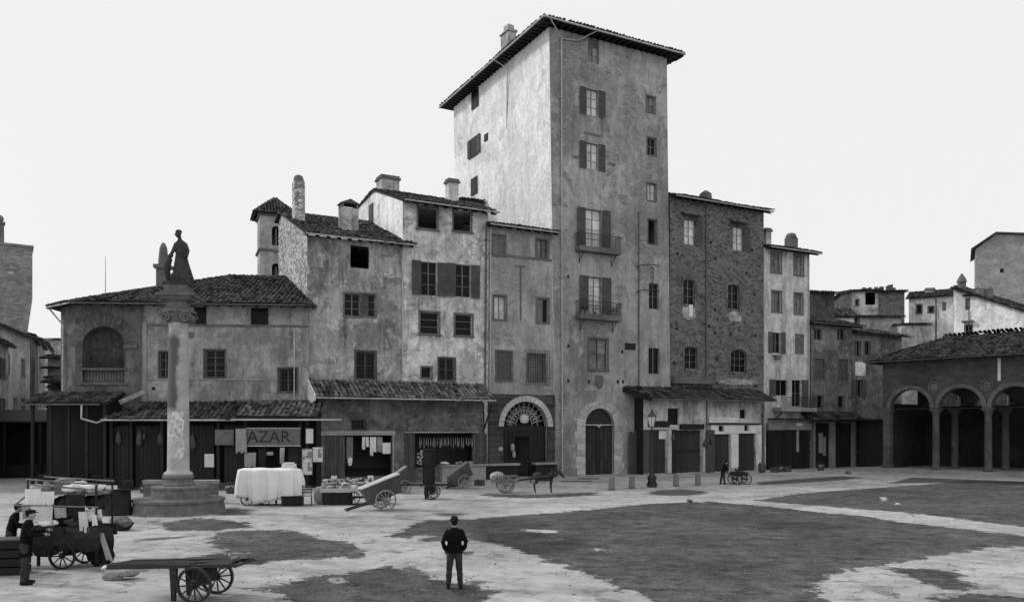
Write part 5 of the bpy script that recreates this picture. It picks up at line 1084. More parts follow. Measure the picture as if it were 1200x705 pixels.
bb.pipe(1097, 350, 398, .08, 'pipe_dark'); chimney(bb, 1084, 337, 1095, 346, 3, 'stucco_far', 'slab', .8)
bb = frontbox('house', 'broad white sunlit wall sloping down to the right edge', 'house', 1117.5, 1262, 338, 104, M['stucco_white'], None, -.75, 10, 0, wins=[(1131, 349, 1137, 363, dict(cols=1, rows=1, glass='mid', hood=.3)), (1131, 381, 1139, 394, w2)], hr=-6.2)
W = bb.W; h = zz(338, 104); roof('roof', [[(-.3, -.5, h+.1), (W+.3, -.5, h-6.1), (W+.3, 4, h-5.3), (-.3, 4, h+.9)], [(W+.3, 10.4, h-6.1), (-.3, 10.4, h+.1), (-.3, 4, h+.9), (W+.3, 4, h-5.3)]], bb.root, 'tile', pitch=.4, row=.6)
bb.pipe(1135.5, 363, 396, .05, 'pipe_dark'); bb.bx('sill_ledge', 1128, 375.5, 1141, 377.5, -.5, -.003, M['stone_dark'])
q = MB(); x, z = bb.P(1124, 333); q.lathe([(.5, -1.5), (.5, .3), (.62, .4), (.5, .8), (.1, 1.5)], (x, 1.2, z), 7); q.build('chimney', M['stone_dark'], bb.root)
q = MB()
for (u, s_) in ((1140, .9), (1146, 1.0), (1156, .8), (1150, .6)): x, z = bb.P(u, 337); q.box(x-s_*.5, x+s_*.5, .5, 1.3, z-1.4, z-.1*s_, 0, None, .2)
q.build('roof_clutter', M['stone_dark'], bb.root)
bb = Bld('tower', 'broad rubble stone tower with a low gable at the right edge', 'tower', Fac(Vector(((1143-CX)/FP*128, 128, 0)), -.5), 0, 0, x=(0, 17)); h = zz(292, 128)
bb.winr(bb.P(1174, 316)[0]-.25, bb.P(1174, 316)[0]+.25, zz(319, 126), zz(314, 126), cols=1, rows=1, glass='dark', t=.02)
xg = bb.P(1167, 276)[0]; hg = zz(275, 127); bb.wall(h, 10, M['rubble_far'], outline=[(0, 0), (17, 0), (17, hg-2.2), (xg, hg), (0, h)])
q = MB()
for (a, c) in (((-.6, h-.15), (xg, hg+.05)), ((xg, hg+.05), (17.4, hg-2.15))): q.hull8([(a[0], -.5, a[1]), (c[0], -.5, c[1]), (a[0], 10.4, a[1]), (c[0], 10.4, c[1]), (a[0], -.5, a[1]+.25), (c[0], -.5, c[1]+.25), (a[0], 10.4, a[1]+.25), (c[0], 10.4, c[1]+.25)])
q.build('roof', M['tile'], bb.root)
# ------------------------------------------------------------------ market column
CP = Vector((-14.5, 35.6, 0)); r = thing('market_column', 'tall granite column on round steps with an ionic capital and torn bills', 'column', CP, .1)
q = MB()
def ring_step(q, ra, z0, z1, n=16, wob=.05, ec=(0, 0)):
    ps = [(ec[0]+ra*(1+R.uniform(-wob, wob)*.5)*math.cos(2*PI*i/n+.2), ec[1]+ra*(1+R.uniform(-wob, wob)*.5)*math.sin(2*PI*i/n+.2)) for i in range(n)]
    lv = [(1.03, z0), (1.0, z0+.1), (.965, z1-.14), (1.0, z1-.12), (.995, z1-.02), (.975, z1)]; vs = []; fs = []
    for k, z in lv: vs += [(x*k, y*k, z+R.uniform(-.01, .01)) for x, y in ps]
    for a in range(len(lv)-1):
        for i in range(n): fs.append((a*n+i, a*n+(i+1) % n, (a+1)*n+(i+1) % n, (a+1)*n+i))
    fs.append(tuple(range((len(lv)-1)*n, len(lv)*n))); q.add(vs, fs)
ring_step(q, 1.92, 0, .62, 14, .05, (.03, 0)); q.build('step', M['stone_dark'], r); q = MB(); ring_step(q, 1.22, .6, 1.16, 12, .04, (.12, 0)); q.build('step', M['stone_dark'], r)
q = MB(); q.lathe([(.66, 0), (.66, .1), (.62, .14), (.62, .34), (.66, .38), (.64, .46)], (0, 0, 1.14), 28); q.build('drum', M['stone_dark'], r, True)
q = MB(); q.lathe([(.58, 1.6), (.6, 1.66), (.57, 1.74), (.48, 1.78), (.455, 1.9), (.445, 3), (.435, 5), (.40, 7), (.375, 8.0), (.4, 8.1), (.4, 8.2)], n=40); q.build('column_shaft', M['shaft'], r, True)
q = MB(); na, nz = 26, 40; z0, z1 = 2.35, 4.35
def nz2(a, b): return math.sin(a*1.7+b*2.3)+math.sin(a*3.1-b*1.3+1)+.7*math.sin(a*.9+b*5.1+2)
for i in range(na):
    for j in range(nz):
        a0 = -PI/2-.85+1.75*i/na; a1 = a0+1.75/na; zz0_ = z0+(z1-z0)*j/nz; zz1_ = zz0_+(z1-z0)/nz; f = j/nz
        cx_ = .15+.5*f if f < .7 else .4; wd = .28+.25*math.sin(PI*min(1, f*1.1)); x = i/na
        if abs(x-.5-.1*math.sin(f*9)) < .33+.14*math.sin(PI*min(1, f*1.1)) and nz2(i*.33, j*.3) > -1.25:
            e = .452; q.face([(e*math.cos(a0), e*math.sin(a0), zz0_), (e*math.cos(a1), e*math.sin(a1), zz0_), (e*math.cos(a1), e*math.sin(a1), zz1_), (e*math.cos(a0), e*math.sin(a0), zz1_)])
q.build('torn_bill', M['bills'], r)
q = MB(); q.lathe([(.4, 8.2), (.44, 8.3), (.5, 8.42), (.46, 8.5)], n=24); q.box(-.62, .62, -.52, .52, 8.66, 8.76, 0, None, .01); q.box(-.5, .5, -.44, .44, 8.45, 8.66)
for sx in (-1, 1):
    for sy in (-1, 1):
        pts = []; 
        for k in range(22): a = k*.55; rr_ = .25*(1-k/26); pts.append((sx*(.42+rr_*math.cos(a)), sy*.5, 8.43+rr_*math.sin(a)))
        q.tube(pts, .05, 6)
    q.tube([(sx*.42, -.46, 8.43), (sx*.42, .46, 8.43)], [.2, .2], 14)
for k in range(7): q.ball((-.24+.08*k, -.46, 8.5), .04, .04, .06, 6, 4)
q.build('capital', M['stone_dark'], r)
q = MB()
for (w_, a, c) in ((.42, 8.762, 9.12), (.5, 9.122, 9.2), (.62, 9.202, 9.34), (.74, 9.342, 9.46), (.62, 9.462, 9.56), (.5, 9.562, 9.8)): q.box(-w_, w_, -w_*.85, w_*.85, a, c, 0, None, .008)
q.build('entablature', M['stone_dark'], r)
st = thing('statue', 'weathered robed statue with a cornucopia standing on top of the column', 'statue', CP+Vector((0, 0, 9.8)), .1)
q = MB(); q.box(-.55, .55, -.42, .42, 0, .16, 0)
q.loft([((.12, 0, .1), .36, .3), ((.1, 0, .5), .29, .25), ((.08, 0, .9), .235, .2), ((.05, 0, 1.2), .19, .16), ((.08, 0, 1.4), .2, .15), ((.1, 0, 1.7), .235, .15), ((.1, 0, 1.93), .2, .12), ((.07, 0, 2.03), .09, .09)], 16)
q.tube([(.07, 0, 2.0), (.04, -.02, 2.2)], [.09, .08], 8); q.ball((.0, -.03, 2.27), .13, .14, .17); q.ball((.02, 0, 2.38), .14, .14, .09); q.ball((-.13, -.03, 2.24), .03, .03, .03)
q.tube([(.28, 0, 1.86), (.4, -.0, 1.55), (.36, -.1, 1.25)], [.1, .085, .07], 8); q.tube([(-.08, 0, 1.86), (-.18, -.15, 1.5), (-.28, -.2, 1.25)], [.1, .08, .07], 8)
q.tube([(-.3, -.15, 1.2), (-.42, -.1, .95), (-.46, -.05, .6), (-.4, 0, .2)], [.12, .15, .12, .1], 10); q.ball((-.27, -.16, 1.3), .12, .1, .09)
for k in range(9): a = -PI/2+(k-4)*.33; q.tube([(.07+.17*math.cos(a), .13*math.sin(a), 1.3), (.08+.24*math.cos(a+.1), .21*math.sin(a+.1), .85), (.12+.37*math.cos(a+.2), .3*math.sin(a+.2), .16)], [.03, .04, .05], 6)
q.tube([(.26, .08, 1.45), (.36, .1, .95), (.6, .1, .2)], [.06, .08, .08], 8); q.ball((-.15, -.25, .35), .14, .12, .2); q.ball((.25, -.25, .3), .12, .12, .16)
o = q.build('draped_figure', M['statue'], st); remesh(o, .026, 0)
for (u0, u1, lab) in ((226, 255, 'pale stone bench behind the right of the column steps'), (170, 190, 'shorter stone bench behind the left of the column steps')):
    p = G((u0+u1)/2, 589); w_ = (u1-u0)/FP*p.y/2; bt = thing('stone_bench', lab, 'bench', p, 0); q = MB(); q.box(-w_, w_, -.3, .3, .95, 1.12, 0, None, .015); q.build('seat', M['stone'], bt)
    for x0, x1 in ((-w_+.03, -w_+.3), (w_-.8, w_-.03)): q = MB(); q.box(x0, x1, -.26, .26, 0, .948, 0, None, .01); q.build('support', M['stone_dark'], bt)

# ------------------------------------------------------------------ carts
def wheel(parent, c, rad, n=12, mat='wood_cart', w=.06, rz=0., tilt=0., rim='iron'):
    q = MB(); k = 32
    def ringb(q, r0, r1, y0, y1, m):
        vs = []; fs = []
        for i in range(k):
            a = 2*PI*i/k
            for (rr, y) in ((r0, y0), (r1, y0), (r1, y1), (r0, y1)): vs.append((rr*math.cos(a), y, rr*math.sin(a)))
        for i in range(k):
            j = (i+1) % k
            for e in range(4): fs.append((i*4+e, i*4+(e+1) % 4, j*4+(e+1) % 4, j*4+e))
        q.add(vs, fs, m)
    ringb(q, rad*.87, rad*.965, -w/2, w/2, 0)
    q.tube([(0, -w*1.6, 0), (0, -w*.8, 0), (0, w*.8, 0), (0, w*1.6, 0)], [rad*.09, rad*.15, rad*.15, rad*.09], 12)
    for i in range(n): a = 2*PI*i/n+.1; q.tube([(rad*.1*math.cos(a), 0, rad*.1*math.sin(a)), (rad*.9*math.cos(a), 0, rad*.9*math.sin(a))], [rad*.055, rad*.04], 6)
    o = q.build('wheel', M[mat], parent, loc=c); o.rotation_euler = (tilt, 0, rz); t = MB(); ringb(t, rad*.966, rad, -w/2-.004, w/2+.004, 0); t.build('tyre', M[rim], o); return o
def handcart(label, loc, rz, L0=-1.45, L1=.75, W=.85, zd=.78, rw=.38, pitch=.07, shaft=.0, load=None, mat='wood_cart', legs=True):
    """flat market barrow: slatted deck, side rails, two spoked wheels, prop legs; x runs along it"""
    t = thing('handcart', label, 'handcart', loc, rz); Mx = Matrix.Rotation(-pitch, 4, 'Y'); q = MB(); n = int((L1-L0)/.16)
    for i in range(n): x = L0+(L1-L0)*i/n; q.box(x+.008, x+(L1-L0)/n-.008, -W*.42, W*.42, zd-.045+R.uniform(-.006, .006), zd-.012, 0, Mx)
    q.build('deck', M[mat], t)
    for s in (-1, 1):
        q = MB(); q.box(L0-.45-shaft, L1+.2, s*W*.42-.03, s*W*.42+.03, zd-.075, zd-.005, 0, Mx); q.build('side_rail', M[mat], t)
        wheel(t, (0, s*(W/2+.06), rw), rw, 12, mat)
        if legs: q = MB(); xl = L0+.85; zz = zd-.1+xl*math.sin(pitch); q.hull8([(xl-.04, s*W*.36-.035, 0), (xl+.04, s*W*.36-.035, 0), (xl-.04, s*W*.36+.035, 0), (xl+.04, s*W*.36+.035, 0), (xl-.08, s*W*.36-.04, zz), (xl+.08, s*W*.36-.04, zz), (xl-.08, s*W*.36+.04, zz), (xl+.08, s*W*.36+.04, zz)]); q.build('leg', M[mat], t)
    q = MB(); q.box(-.05, .05, -W/2-.1, W/2+.1, rw-.05, rw+.05); q.box(-.14, .14, -W*.3, W*.3, rw+.05, zd-.12, 0); q.build('axle', M[mat], t)
    q = MB()
    for s in (-1, 0, 1): q.box(-.06+s*.55, .06+s*.55, -W*.4, W*.4, zd-.11, zd-.05, 0, Mx)
    q.tube([(L1+.18, -W*.42-.1, zd-.04+L1*math.sin(pitch)), (L1+.18, W*.42+.1, zd-.04+L1*math.sin(pitch))], .03, 8); q.build('cross_bar', M[mat], t); return t
a, c = G(226, 708), G(255, 694); mid = (a+c)/2
t = handcart('empty dark flat handcart with two spoked wheels in front, near the lower left', mid, -.11, -1.4, .7, .9, .80, .385, .035, .15)
q = MB(); Mx = Matrix.Rotation(-.035, 4, 'Y')
for i in range(7): y = -.34+.11*i; q.box(-2.0+R.uniform(-.15, .3), R.uniform(-.7, .2), y-.035, y+.035, .795, .812+R.uniform(0, .012), 0, Mx, .012)
tag(q.build('loose_slats', M['wood_cart']), 'rough slats lying along the flat handcart nearest the camera', 'slats'); o = bpy.data.objects['loose_slats']; o.location = mid; o.rotation_euler = (0, 0, -.11)
q = MB(); q.box(0, .28, -.1, .1, 0, .1, 0, None, .02); q.tube([(.1, -.25, .03), (.35, .15, .08)], .03, 6); o = tag(q.build('wood_block', M['wood_grey']), 'block and stick on the right end of the flat handcart', 'wood block'); o.location = Matrix.Translation(mid) @ Matrix.Rotation(-.11, 4, 'Z') @ Vector((.55, .1, .87)); o.rotation_euler = (0, 0, -.11)

def tipcart(label, loc, rz, L=1.55, W=.95, rw=.47, pitch=.42, lid='wood_grey', sh=1.1, mat='wood_cart', wm='wood_grey', shafts=True):
    """box barrow tipped on to its shafts; x points up the slope"""
    t = thing('box_cart', label, 'cart', loc, rz); Mx = Matrix.Translation((0, 0, rw)) @ Matrix.Rotation(-pitch, 4, 'Y'); q = MB(); h = .74; w0, w1 = W*.38, W*.5; t_ = .035
    x0, x1 = -L*.45, L*.55; z0, z1 = .08, .08+h
    def slab(pts): q.hull8([Mx @ Vector(p) for p in pts])
    for s in (-1, 1): slab([(x0+.1, s*w0, z0), (x1-.12, s*w0, z0), (x0+.1, s*(w0+t_), z0), (x1-.12, s*(w0+t_), z0), (x0, s*w1, z1), (x1, s*w1, z1), (x0, s*(w1+t_), z1), (x1, s*(w1+t_), z1)])
    for (xa, xb) in ((x0+.1, x0), (x1-.12, x1)): e = t_ if xa < 0 else -t_; slab([(xa, -w0, z0), (xa+e, -w0, z0), (xa, w0, z0), (xa+e, w0, z0), (xb, -w1, z1), (xb+e, -w1, z1), (xb, w1, z1), (xb+e, w1, z1)])
    slab([(x0+.1, -w0, z0-.03), (x1-.12, -w0, z0-.03), (x0+.1, w0, z0-.03), (x1-.12, w0, z0-.03), (x0+.1, -w0, z0), (x1-.12, -w0, z0), (x0+.1, w0, z0), (x1-.12, w0, z0)])
    q.build('box', M['wood'], t); q = MB(); n = 5
    for i in range(n): y0 = -w1-.05+(2*w1+.1)*i/n; q.box(x0-.05, x1+.05, y0+.004, y0+(2*w1+.1)/n-.004, z1+.01, z1+.045, 0, Mx)
    q.build('lid', M[lid], t)
    for s in (-1, 1): wheel(t, (0, s*(W/2+.12), rw), rw, 12, wm, .06, 0, 0, 'stone' if wm == 'wood_grey' else 'iron')
    q = MB(); q.box(-.045, .045, -W/2-.16, W/2+.16, rw-.045, rw+.045); q.build('axle', M[mat], t)
    if shafts:
        for s in (-1, 1): q = MB(); p = [Vector((x1*.5, s*w0*.9, rw+.06+.2)), Vector((-.2, s*w0*.8, rw-.02)), Vector((-L*.5-sh, s*w0*.65, .05))]; q.tube(p, .035, 8); q.build('shaft', M[mat], t)
        q = MB(); q.tube([(-L*.5-sh+.05, -w0*.68, .06), (-L*.5-sh+.05, w0*.68, .06)], .03, 8); q.build('grip', M[mat], t)
    return t
tipcart('large box cart with a pale lid tipped onto its shafts, right of the goods stall', G(449, 597), math.radians(20), 1.75, 1.0, .47, .36, 'wood_pale', .8)
tipcart('smaller box cart tipped behind the large pale-lidded one', G(482, 578)+Vector((-.5, .4, 0)), math.radians(18), 1.3, .8, .38, .6, 'wood_grey', .3)
tipcart('box cart with a light ringed wheel standing at the sausage shop counter', G(543, 572), math.radians(12), 1.5, .85, .42, .62, 'wood_grey', .3)
t = handcart('flat handcart carrying a tall dark cabinet before the sausage shop', G(506, 585)+Vector((0, .3, 0)), -.05, -1.15, .8, .8, .78, .36, .0, .0)
p = G(502, 585)+Vector((0, .3, .78)); cb = thing('cabinet', 'tall black cabinet standing on the flat handcart', 'cabinet', p, -.05); q = MB(); q.box(-.28, .28, -.25, .25, 0, 1.7, 0, None, .012); q.build('body', M['coat'], cb); q = MB(); q.box(-.31, .31, -.28, .28, 1.702, 1.78); q.build('top', M['wood_dark'], cb)
for z0_ in (.05, .88): q = MB(); q.box(-.24, .24, -.275, -.252, z0_, z0_+.78); q.build('door', M['wood_dark'], cb)
# donkey cart
base = G(592, 577); ca = .06
t = thing('donkey_cart', 'light two wheeled cart with its shafts reaching to the donkey', 'cart', base, ca)
q = MB(); 
for i in range(7): q.box(-.75+.2*i, -.57+.2*i, -.42, .42, .62, .66)
for s in (-1, 1): q.box(-.8, .7, s*.44-.03, s*.44+.03, .6, .78); q.box(-.8, .7, s*.44-.02, s*.44+.02, .92, .97); [q.box(x-.02, x+.02, s*.44-.02, s*.44+.02, .78, .92) for x in (-.75, -.25, .25, .65)]
q.build('cart_bed', M['wood_grey'], t)
for s in (-1, 1): wheel(t, (0, s*.56, .5), .5, 12, 'wood_grey', .06, 0, 0, 'wood_cart'); q = MB(); q.tube([(.6, s*.36, .68), (1.6, s*.3, .8), (2.9, s*.27, .95)], .035, 8); q.build('shaft', M['wood_cart'], t)
q = MB(); q.box(-.04, .04, -.62, .62, .46, .54); q.build('axle', M['wood_cart'], t)
bl = thing('barrel', 'pale barrel lying on the rear of the donkey cart', 'barrel', base+Vector((-.45, 0, .66)), ca+.9); q = MB(); pr = [(.20, -.42), (.25, -.2), (.27, 0), (.25, .2), (.20, .42)]
q.tube([(z, 0, .27) for r_, z in pr], [r_ for r_, z in pr], 18); q.build('staves', M['stone_light'], bl, True); 
for z in (-.3, -.1, .1, .3): q = MB(); q.tube([(z-.02, 0, .27), (z+.02, 0, .27)], .262-.1*abs(z)*.9+.01, 18, 0, False); q.build('hoop', M['iron'], bl)
dk = thing('donkey', 'dark donkey standing harnessed with lowered head, before the fanlight arch', 'donkey', base+Vector((2.15, .12, 0)), ca); q = MB()
q.loft([((0, 0, 0), .01, .01)]*2, 4) if False else None
q.tube([(-.58, 0, .98), (-.45, 0, .96), (-.15, 0, .88), (.2, 0, .87), (.45, 0, .93), (.6, 0, .98)], [(.12, .12), (.23, .2), (.25, .22), (.24, .2), (.23, .18), (.13, .12)], 14)
q.tube([(.5, 0, 1.0), (.72, 0, 1.12), (.86, 0, 1.18)], [.17, .12, .1], 12); q.tube([(.82, 0, 1.22), (1.0, 0, 1.06), (1.14, 0, .9), (1.19, 0, .84)], [(.11, .1), (.1, .09), (.065, .06), (.055, .055)], 12)
for s in (-1, 1):
    q.tube([(.8, s*.05, 1.26), (.72, s*.1, 1.42), (.7, s*.12, 1.5)], [.035, .045, .012], 8)
    q.tube([(.42, s*.12, .85), (.44, s*.12, .5), (.42, s*.12, .42), (.44, s*.12, .12), (.46, s*.12, .02)], [.09, .06, .055, .038, .055], 10)
    q.tube([(-.42, s*.12, .92), (-.36, s*.12, .62), (-.52, s*.12, .44), (-.47, s*.12, .12), (-.44, s*.12, .02)], [.15, .1, .055, .038, .055], 10)
q.tube([(-.6, 0, 1.05), (-.7, 0, .9), (-.7, 0, .55)], [.04, .03, .05], 8); o = q.build('donkey_body', M['hide'], dk); remesh(o, .022, 2)
q = MB(); q.tube([(.5+.03*math.cos(a), .24*math.cos(a), .98+.3*math.sin(a)) for a in [2*PI*i/16 for i in range(17)]], .05, 8); q.box(-.15, .2, -.2, .2, 1.08, 1.17, 0, None, .02); q.build('harness', M['wood_dark'], dk)

# covered stall cart
p = G(316, 591); t = thing('stall_cart', 'market stall cart hidden under a white sheet, before the bazaar', 'stall', p, .03); q = MB(); q.box(-1.2, 1.2, -.45, .45, .62, .7); q.box(-1.1, 1.1, -.42, -.38, .7, 1.5); q.box(-1.1, 1.1, .38, .42, .7, 1.5); q.build('stall_frame', M['wood_dark'], t)
for x in (-.95, -.15): wheel(t, (x, -.42, .3), .3, 10, 'wood_dark')
wheel(t, (-.55, .46, .3), .3, 10, 'wood_dark')
for x in (.4, 1.1): q = MB(); q.box(x-.04, x+.04, -.4, -.32, 0, .64); q.build('leg', M['wood_dark'], t)
def drape(name, mat, hx, hy, ztop, zbot, loc, rz, lab, cat, amp=.05, sag=.3, seed=0, fold=9, grp=None):
    mb = MB(); rings = []; N = 144; rows = [(0, 0), (.3, .0), (.85, 0), (1, .02)]+[(1, f) for f in (.08, .18, .3, .42, .54, .66, .78, .9, 1)]
    for (s, f) in rows:
        ring = []
        for i in range(N):
            a = 2*PI*i/N; ca_, sa_ = math.cos(a), math.sin(a); k = 1/max(abs(ca_)**5+abs(sa_)**5, 1e-9)**.2
            w = (math.sin(a*fold+seed)+.5*math.sin(a*fold*2.3+seed*2))*amp*f**.7; bot = zbot+sag*(.35+.35*math.sin(a*2+seed)+.3*math.sin(a*5+seed))
            bul = .10*math.sin(PI*f)*(1+.5*math.sin(a*3+seed)); x = hx*ca_*k*s; y = hy*sa_*k*s
            if s == 1: x += (w+bul*.5)*ca_*1.5; y += (w+bul*.4)*sa_
            ring.append((x, y, ztop-(ztop-bot)*f-(.03 if s == 1 else 0)+.02*math.sin(a*7)*(s)))
        rings.append(ring)
    vs = [p_ for rg in rings[1:] for p_ in rg]; K = len(rings)-1; fs = [(j*N+i, j*N+(i+1) % N, (j+1)*N+(i+1) % N, (j+1)*N+i) for j in range(K-1) for i in range(N)]+[tuple(range(N-1, -1, -1))]
    mb.add(vs, fs); o = mb.build(name, M[mat], None, True); o.location = loc; o.rotation_euler = (0, 0, rz); m = o.modifiers.new('s', 'SOLIDIFY'); m.thickness = .012; return tag(o, lab, cat, grp)
drape('sheet', 'cloth_white', 1.42, .55, 1.72, .22, p, .03, 'big white sheet draped over the stall cart', 'sheet', .11, .34, 1.2, 13)
q = MB(); q.box(-.3, .3, -.2, .2, 0, .2, 0, None, .03); q.box(-.25, .2, -.1, .25, .2, .26, 0, None, .02); o = tag(q.build('newspaper_pile', M['paper']), 'stack of pale newspapers on top of the white sheet', 'newspapers'); o.location = p+Vector((.9, .1, 1.73))
q = MB(); q.box(-.45, .45, -.3, .3, 0, .42, 0, None, .01); q.box(-.48, .48, -.33, .33, .422, .46); o = tag(q.build('crate', M['wood_dark']), 'dark low crate on the ground right under the sheet edge', 'crate'); o.location = G(343, 592)
c = thing('chair', 'ladder-back wooden chair beside the sheeted stall', 'chair', G(360, 592), .3)
for (x, y, h) in ((-.2, -.2, .45), (.2, -.2, .45), (-.2, .2, .95), (.2, .2, .95)): q = MB(); q.tube([(x, y, 0), (x, y, h)], .02, 6); q.build('leg', M['wood'], c)
q = MB(); q.box(-.22, .22, -.22, .22, .44, .47); q.build('seat', M['wood_grey'], c)
for z in (.6, .74, .88): q = MB(); q.box(-.18, .18, .19, .21, z-.03, z+.03); q.build('back_slat', M['wood'], c)
# objects hanging in bazaar
SBZ = [o for o in bpy.data.objects if o.get('label', '').startswith('dark market shops under')][0]
class _B: pass
bz = _B(); bz.root = SBZ; bz.f = SA; s0_ = SA.S(128)
def _rc(u0, v0, u1, v1, d=0, f=SA, s0=s0_):
    ff = f.off(d); 
    def P(u, v): t_ = ff.S(u); q_ = ff.P+ff.D*t_; return t_-s0, CH+(HY-v)/FP*q_.y
    return P(u0, v0)[0], P(u1, v0)[0], P((u0+u1)/2, v1)[1], P((u0+u1)/2, v0)[1]
bz.rc = _rc
hang(bz, 'hanging_cloth', 328, 524, 333.5, 543, -.5, 'cloth_mid', 'thin pale cloth hung behind the newspapers in the bazaar', 'cloth'); hang(bz, 'hanging_cloth', 286, 530, 300, 547, -.3, 'cloth_mid', 'grey bundle of cloth hung below the bazaar shirt', 'cloth'); hang(bz, 'hanging_cloth', 313, 529, 320, 533, -.3, 'cloth_mid', 'small strip of pale cloth hung in the bazaar middle', 'cloth')
hang(bz, 'hanging_coat', 302, 525, 312, 546, -.1, 'cloth_dark', 'dark coat hung left of the middle of the bazaar', 'coat'); hang(bz, 'hanging_coat', 338, 524, 350, 546, -.2, 'cloth_dark', 'wide dark coat hung at the right end of the bazaar', 'coat')

# goods stall
p = G(409, 590); t = thing('market_stall', 'low table stall crowded with small wares before the clothes shop', 'stall', p, .12); q = MB(); q.box(-1.25, 1.15, -.55, .55, .72, .78); q.box(-1.28, 1.18, -.6, -.55, .6, .80); q.box(-1.28, -1.23, -.55, .6, .62, .9); q.box(1.13, 1.18, -.55, .6, .62, .9); q.build('table_top', M['wood_pale'], t)
q = MB(); q.box(-1.2, 1.1, -.2, .1, .782, .91); q.box(-1.2, 1.1, .1, .5, .782, 1.03); q.build('display_steps', M['wood_pale'], t)
for (x, y) in ((-1.1, -.45), (1.0, -.45), (-1.1, .45), (1.0, .45)): q = MB(); q.box(x-.04, x+.04, y-.04, y+.04, 0, .72); q.build('leg', M['wood_dark'], t)
q = MB(); q.box(-1.15, 1.05, -.4, .45, .3, .34); q.box(-1.18, .2, -.5, -.46, .02, .6); q.build('lower_shelf', M['wood_dark'], t); wheel(t, (.25, -.6, .32), .32, 10, 'wood_dark')
kinds = []
def ware(kind):
    q = MB()
    if kind == 0: q.lathe([(.03, 0), (.07, .04), (.08, .09), (.05, .13), (.03, .15), (.04, .17)], n=10)
    elif kind == 1: q.box(-.09, .09, -.06, .06, 0, .1, 0, None, .01)
    elif kind == 2: q.lathe([(.05, 0), (.11, .05), (.13, .09)], n=12)
    else: q.tube([(-.12, 0, .03), (.12, .02, .04)], .03, 6); q.ball((.12, .02, .05), .05)
    return q
nm = ['jug', 'box', 'bowl', 'tool']; protos = []
wm = [M['goods'], M['paper'], M['stone_light'], M['frame_dark'], M['wood_grey'], M['stone_dark']]
cnt = 0
for i in range(58):
    kd = i % 4; q = ware(kd); x = -1.15+2.2*(i % 15)/14+R.uniform(-.05, .05); y = -.42+.27*(i//15)+R.uniform(-.05, .05)
    if i < 4: o = q.build(nm[kd], wm[kd], None, kd != 1); protos.append(o)
    else: o = protos[kd].copy(); COL.objects.link(o)
    if R.random() < .6 and i >= 4: o.data = o.data.copy(); o.data.materials[0] = R.choice(wm)
    o.location = Matrix.Translation(p) @ Matrix.Rotation(.12, 4, 'Z') @ Vector((x, y, .783+(.13 if y > -.2 else 0)+(.12 if y > .1 else 0))); o.rotation_euler = (0, 0, R.uniform(0, 6)); s_ = R.uniform(1.0, 1.6); o.scale = (s_,)*3
    tag(o, 'small %s among the crowded wares on the low table stall' % nm[kd], nm[kd], 'small %s wares on the table stall' % nm[kd])
for (x, lab) in ((-.75, 'white card standing at the left of the ware stall'), (1.0, 'white card standing at the right end of the ware stall')): q = MB(); q.box(-.14, .14, 0, .03, 0, .3); o = tag(q.build('price_card', M['paper']), lab, 'card'); o.location = Matrix.Translation(p) @ Matrix.Rotation(.12, 4, 'Z') @ Vector((x, .42, 1.04)); o.rotation_euler = (-.2, 0, .15)
drape('cloth', 'cloth_mid', .13, .12, .8, .05, G(374, 590), 0, 'pale cloth heaped over a stand left of the ware stall', 'cloth', .04, .05, .3, 5)

# clothes shop and sausage shop displays (hung just inside the openings)
sh = _B(); sh.root = SHOP.root; sh.f = AX; s1_ = AX.S(372.5); sh.rc = lambda u0, v0, u1, v1, d=0: _rc(u0, v0, u1, v1, d, AX, s1_)
for i, (u0, u1, v1, m, lab) in enumerate(((424.5, 428, 526, 'cloth_white', 'short white shirt hung at the left of the clothes rail'), (428.5, 432, 523, 'cloth_white', 'white shirt second on the clothes rail'), (433.5, 437, 533, 'cloth_white', 'long white undergarment hung on the clothes rail'), (437.3, 441, 529, 'cloth_white', 'white shirt hung right of the long undergarment'), (442, 448, 529, 'cloth_mid', 'grey trousers hung on the clothes rail'))):
    hang(sh, 'hanging_garment', u0, 511.5, u1, v1, .12, m, lab, 'garment', 'garments hung in the clothes shop')
flat(sh, 'white_board', 449, 519, 457, 530.5, .1, 'paint_white', 'bright white board in the right of the clothes shop opening', 'board', fr='paint_white')
flat(sh, 'mirror', 406.8, 512.5, 412.8, 536, .06, 'glass_mid', 'tall narrow mirror standing left in the clothes shop opening', 'mirror', fr='frame')
x0, x1, z0, z1 = sh.rc(407, 535.5, 412.6, 545, .0); q = MB(); q.loft([(((x0+x1)/2, -.05, z0), .1, .06), (((x0+x1)/2, -.05, z0+.25), .16, .09), (((x0+x1)/2, -.05, z1-.02), .16, .09)], 10); Mx = Matrix.Translation(sh.root.location) @ Matrix.Rotation(TH, 4, 'Z'); o = tag(q.build('white_jar', M['paint_white']), 'white jar below the narrow mirror', 'jar'); o.location = sh.root.location; o.rotation_euler = (0, 0, TH)
x0, x1, z0, z1 = sh.rc(490, 512, 555, 526, -.08)
rl = thing('hanging_rail', 'iron rail across the sausage shop opening', 'rail', Mx @ Vector(((x0+x1)/2, -.08, z1-.05)), TH); q = MB(); w_ = (x1-x0)/2; q.tube([(-w_, 0, 0), (w_, 0, 0)], .025, 6); q.build('bar', M['iron'], rl)
for s in (-1, 1): q = MB(); q.tube([(s*w_*.96, 0, 0), (s*w_*.96, .06, .18)], .02, 6); q.build('hook', M['iron'], rl)
ham = None
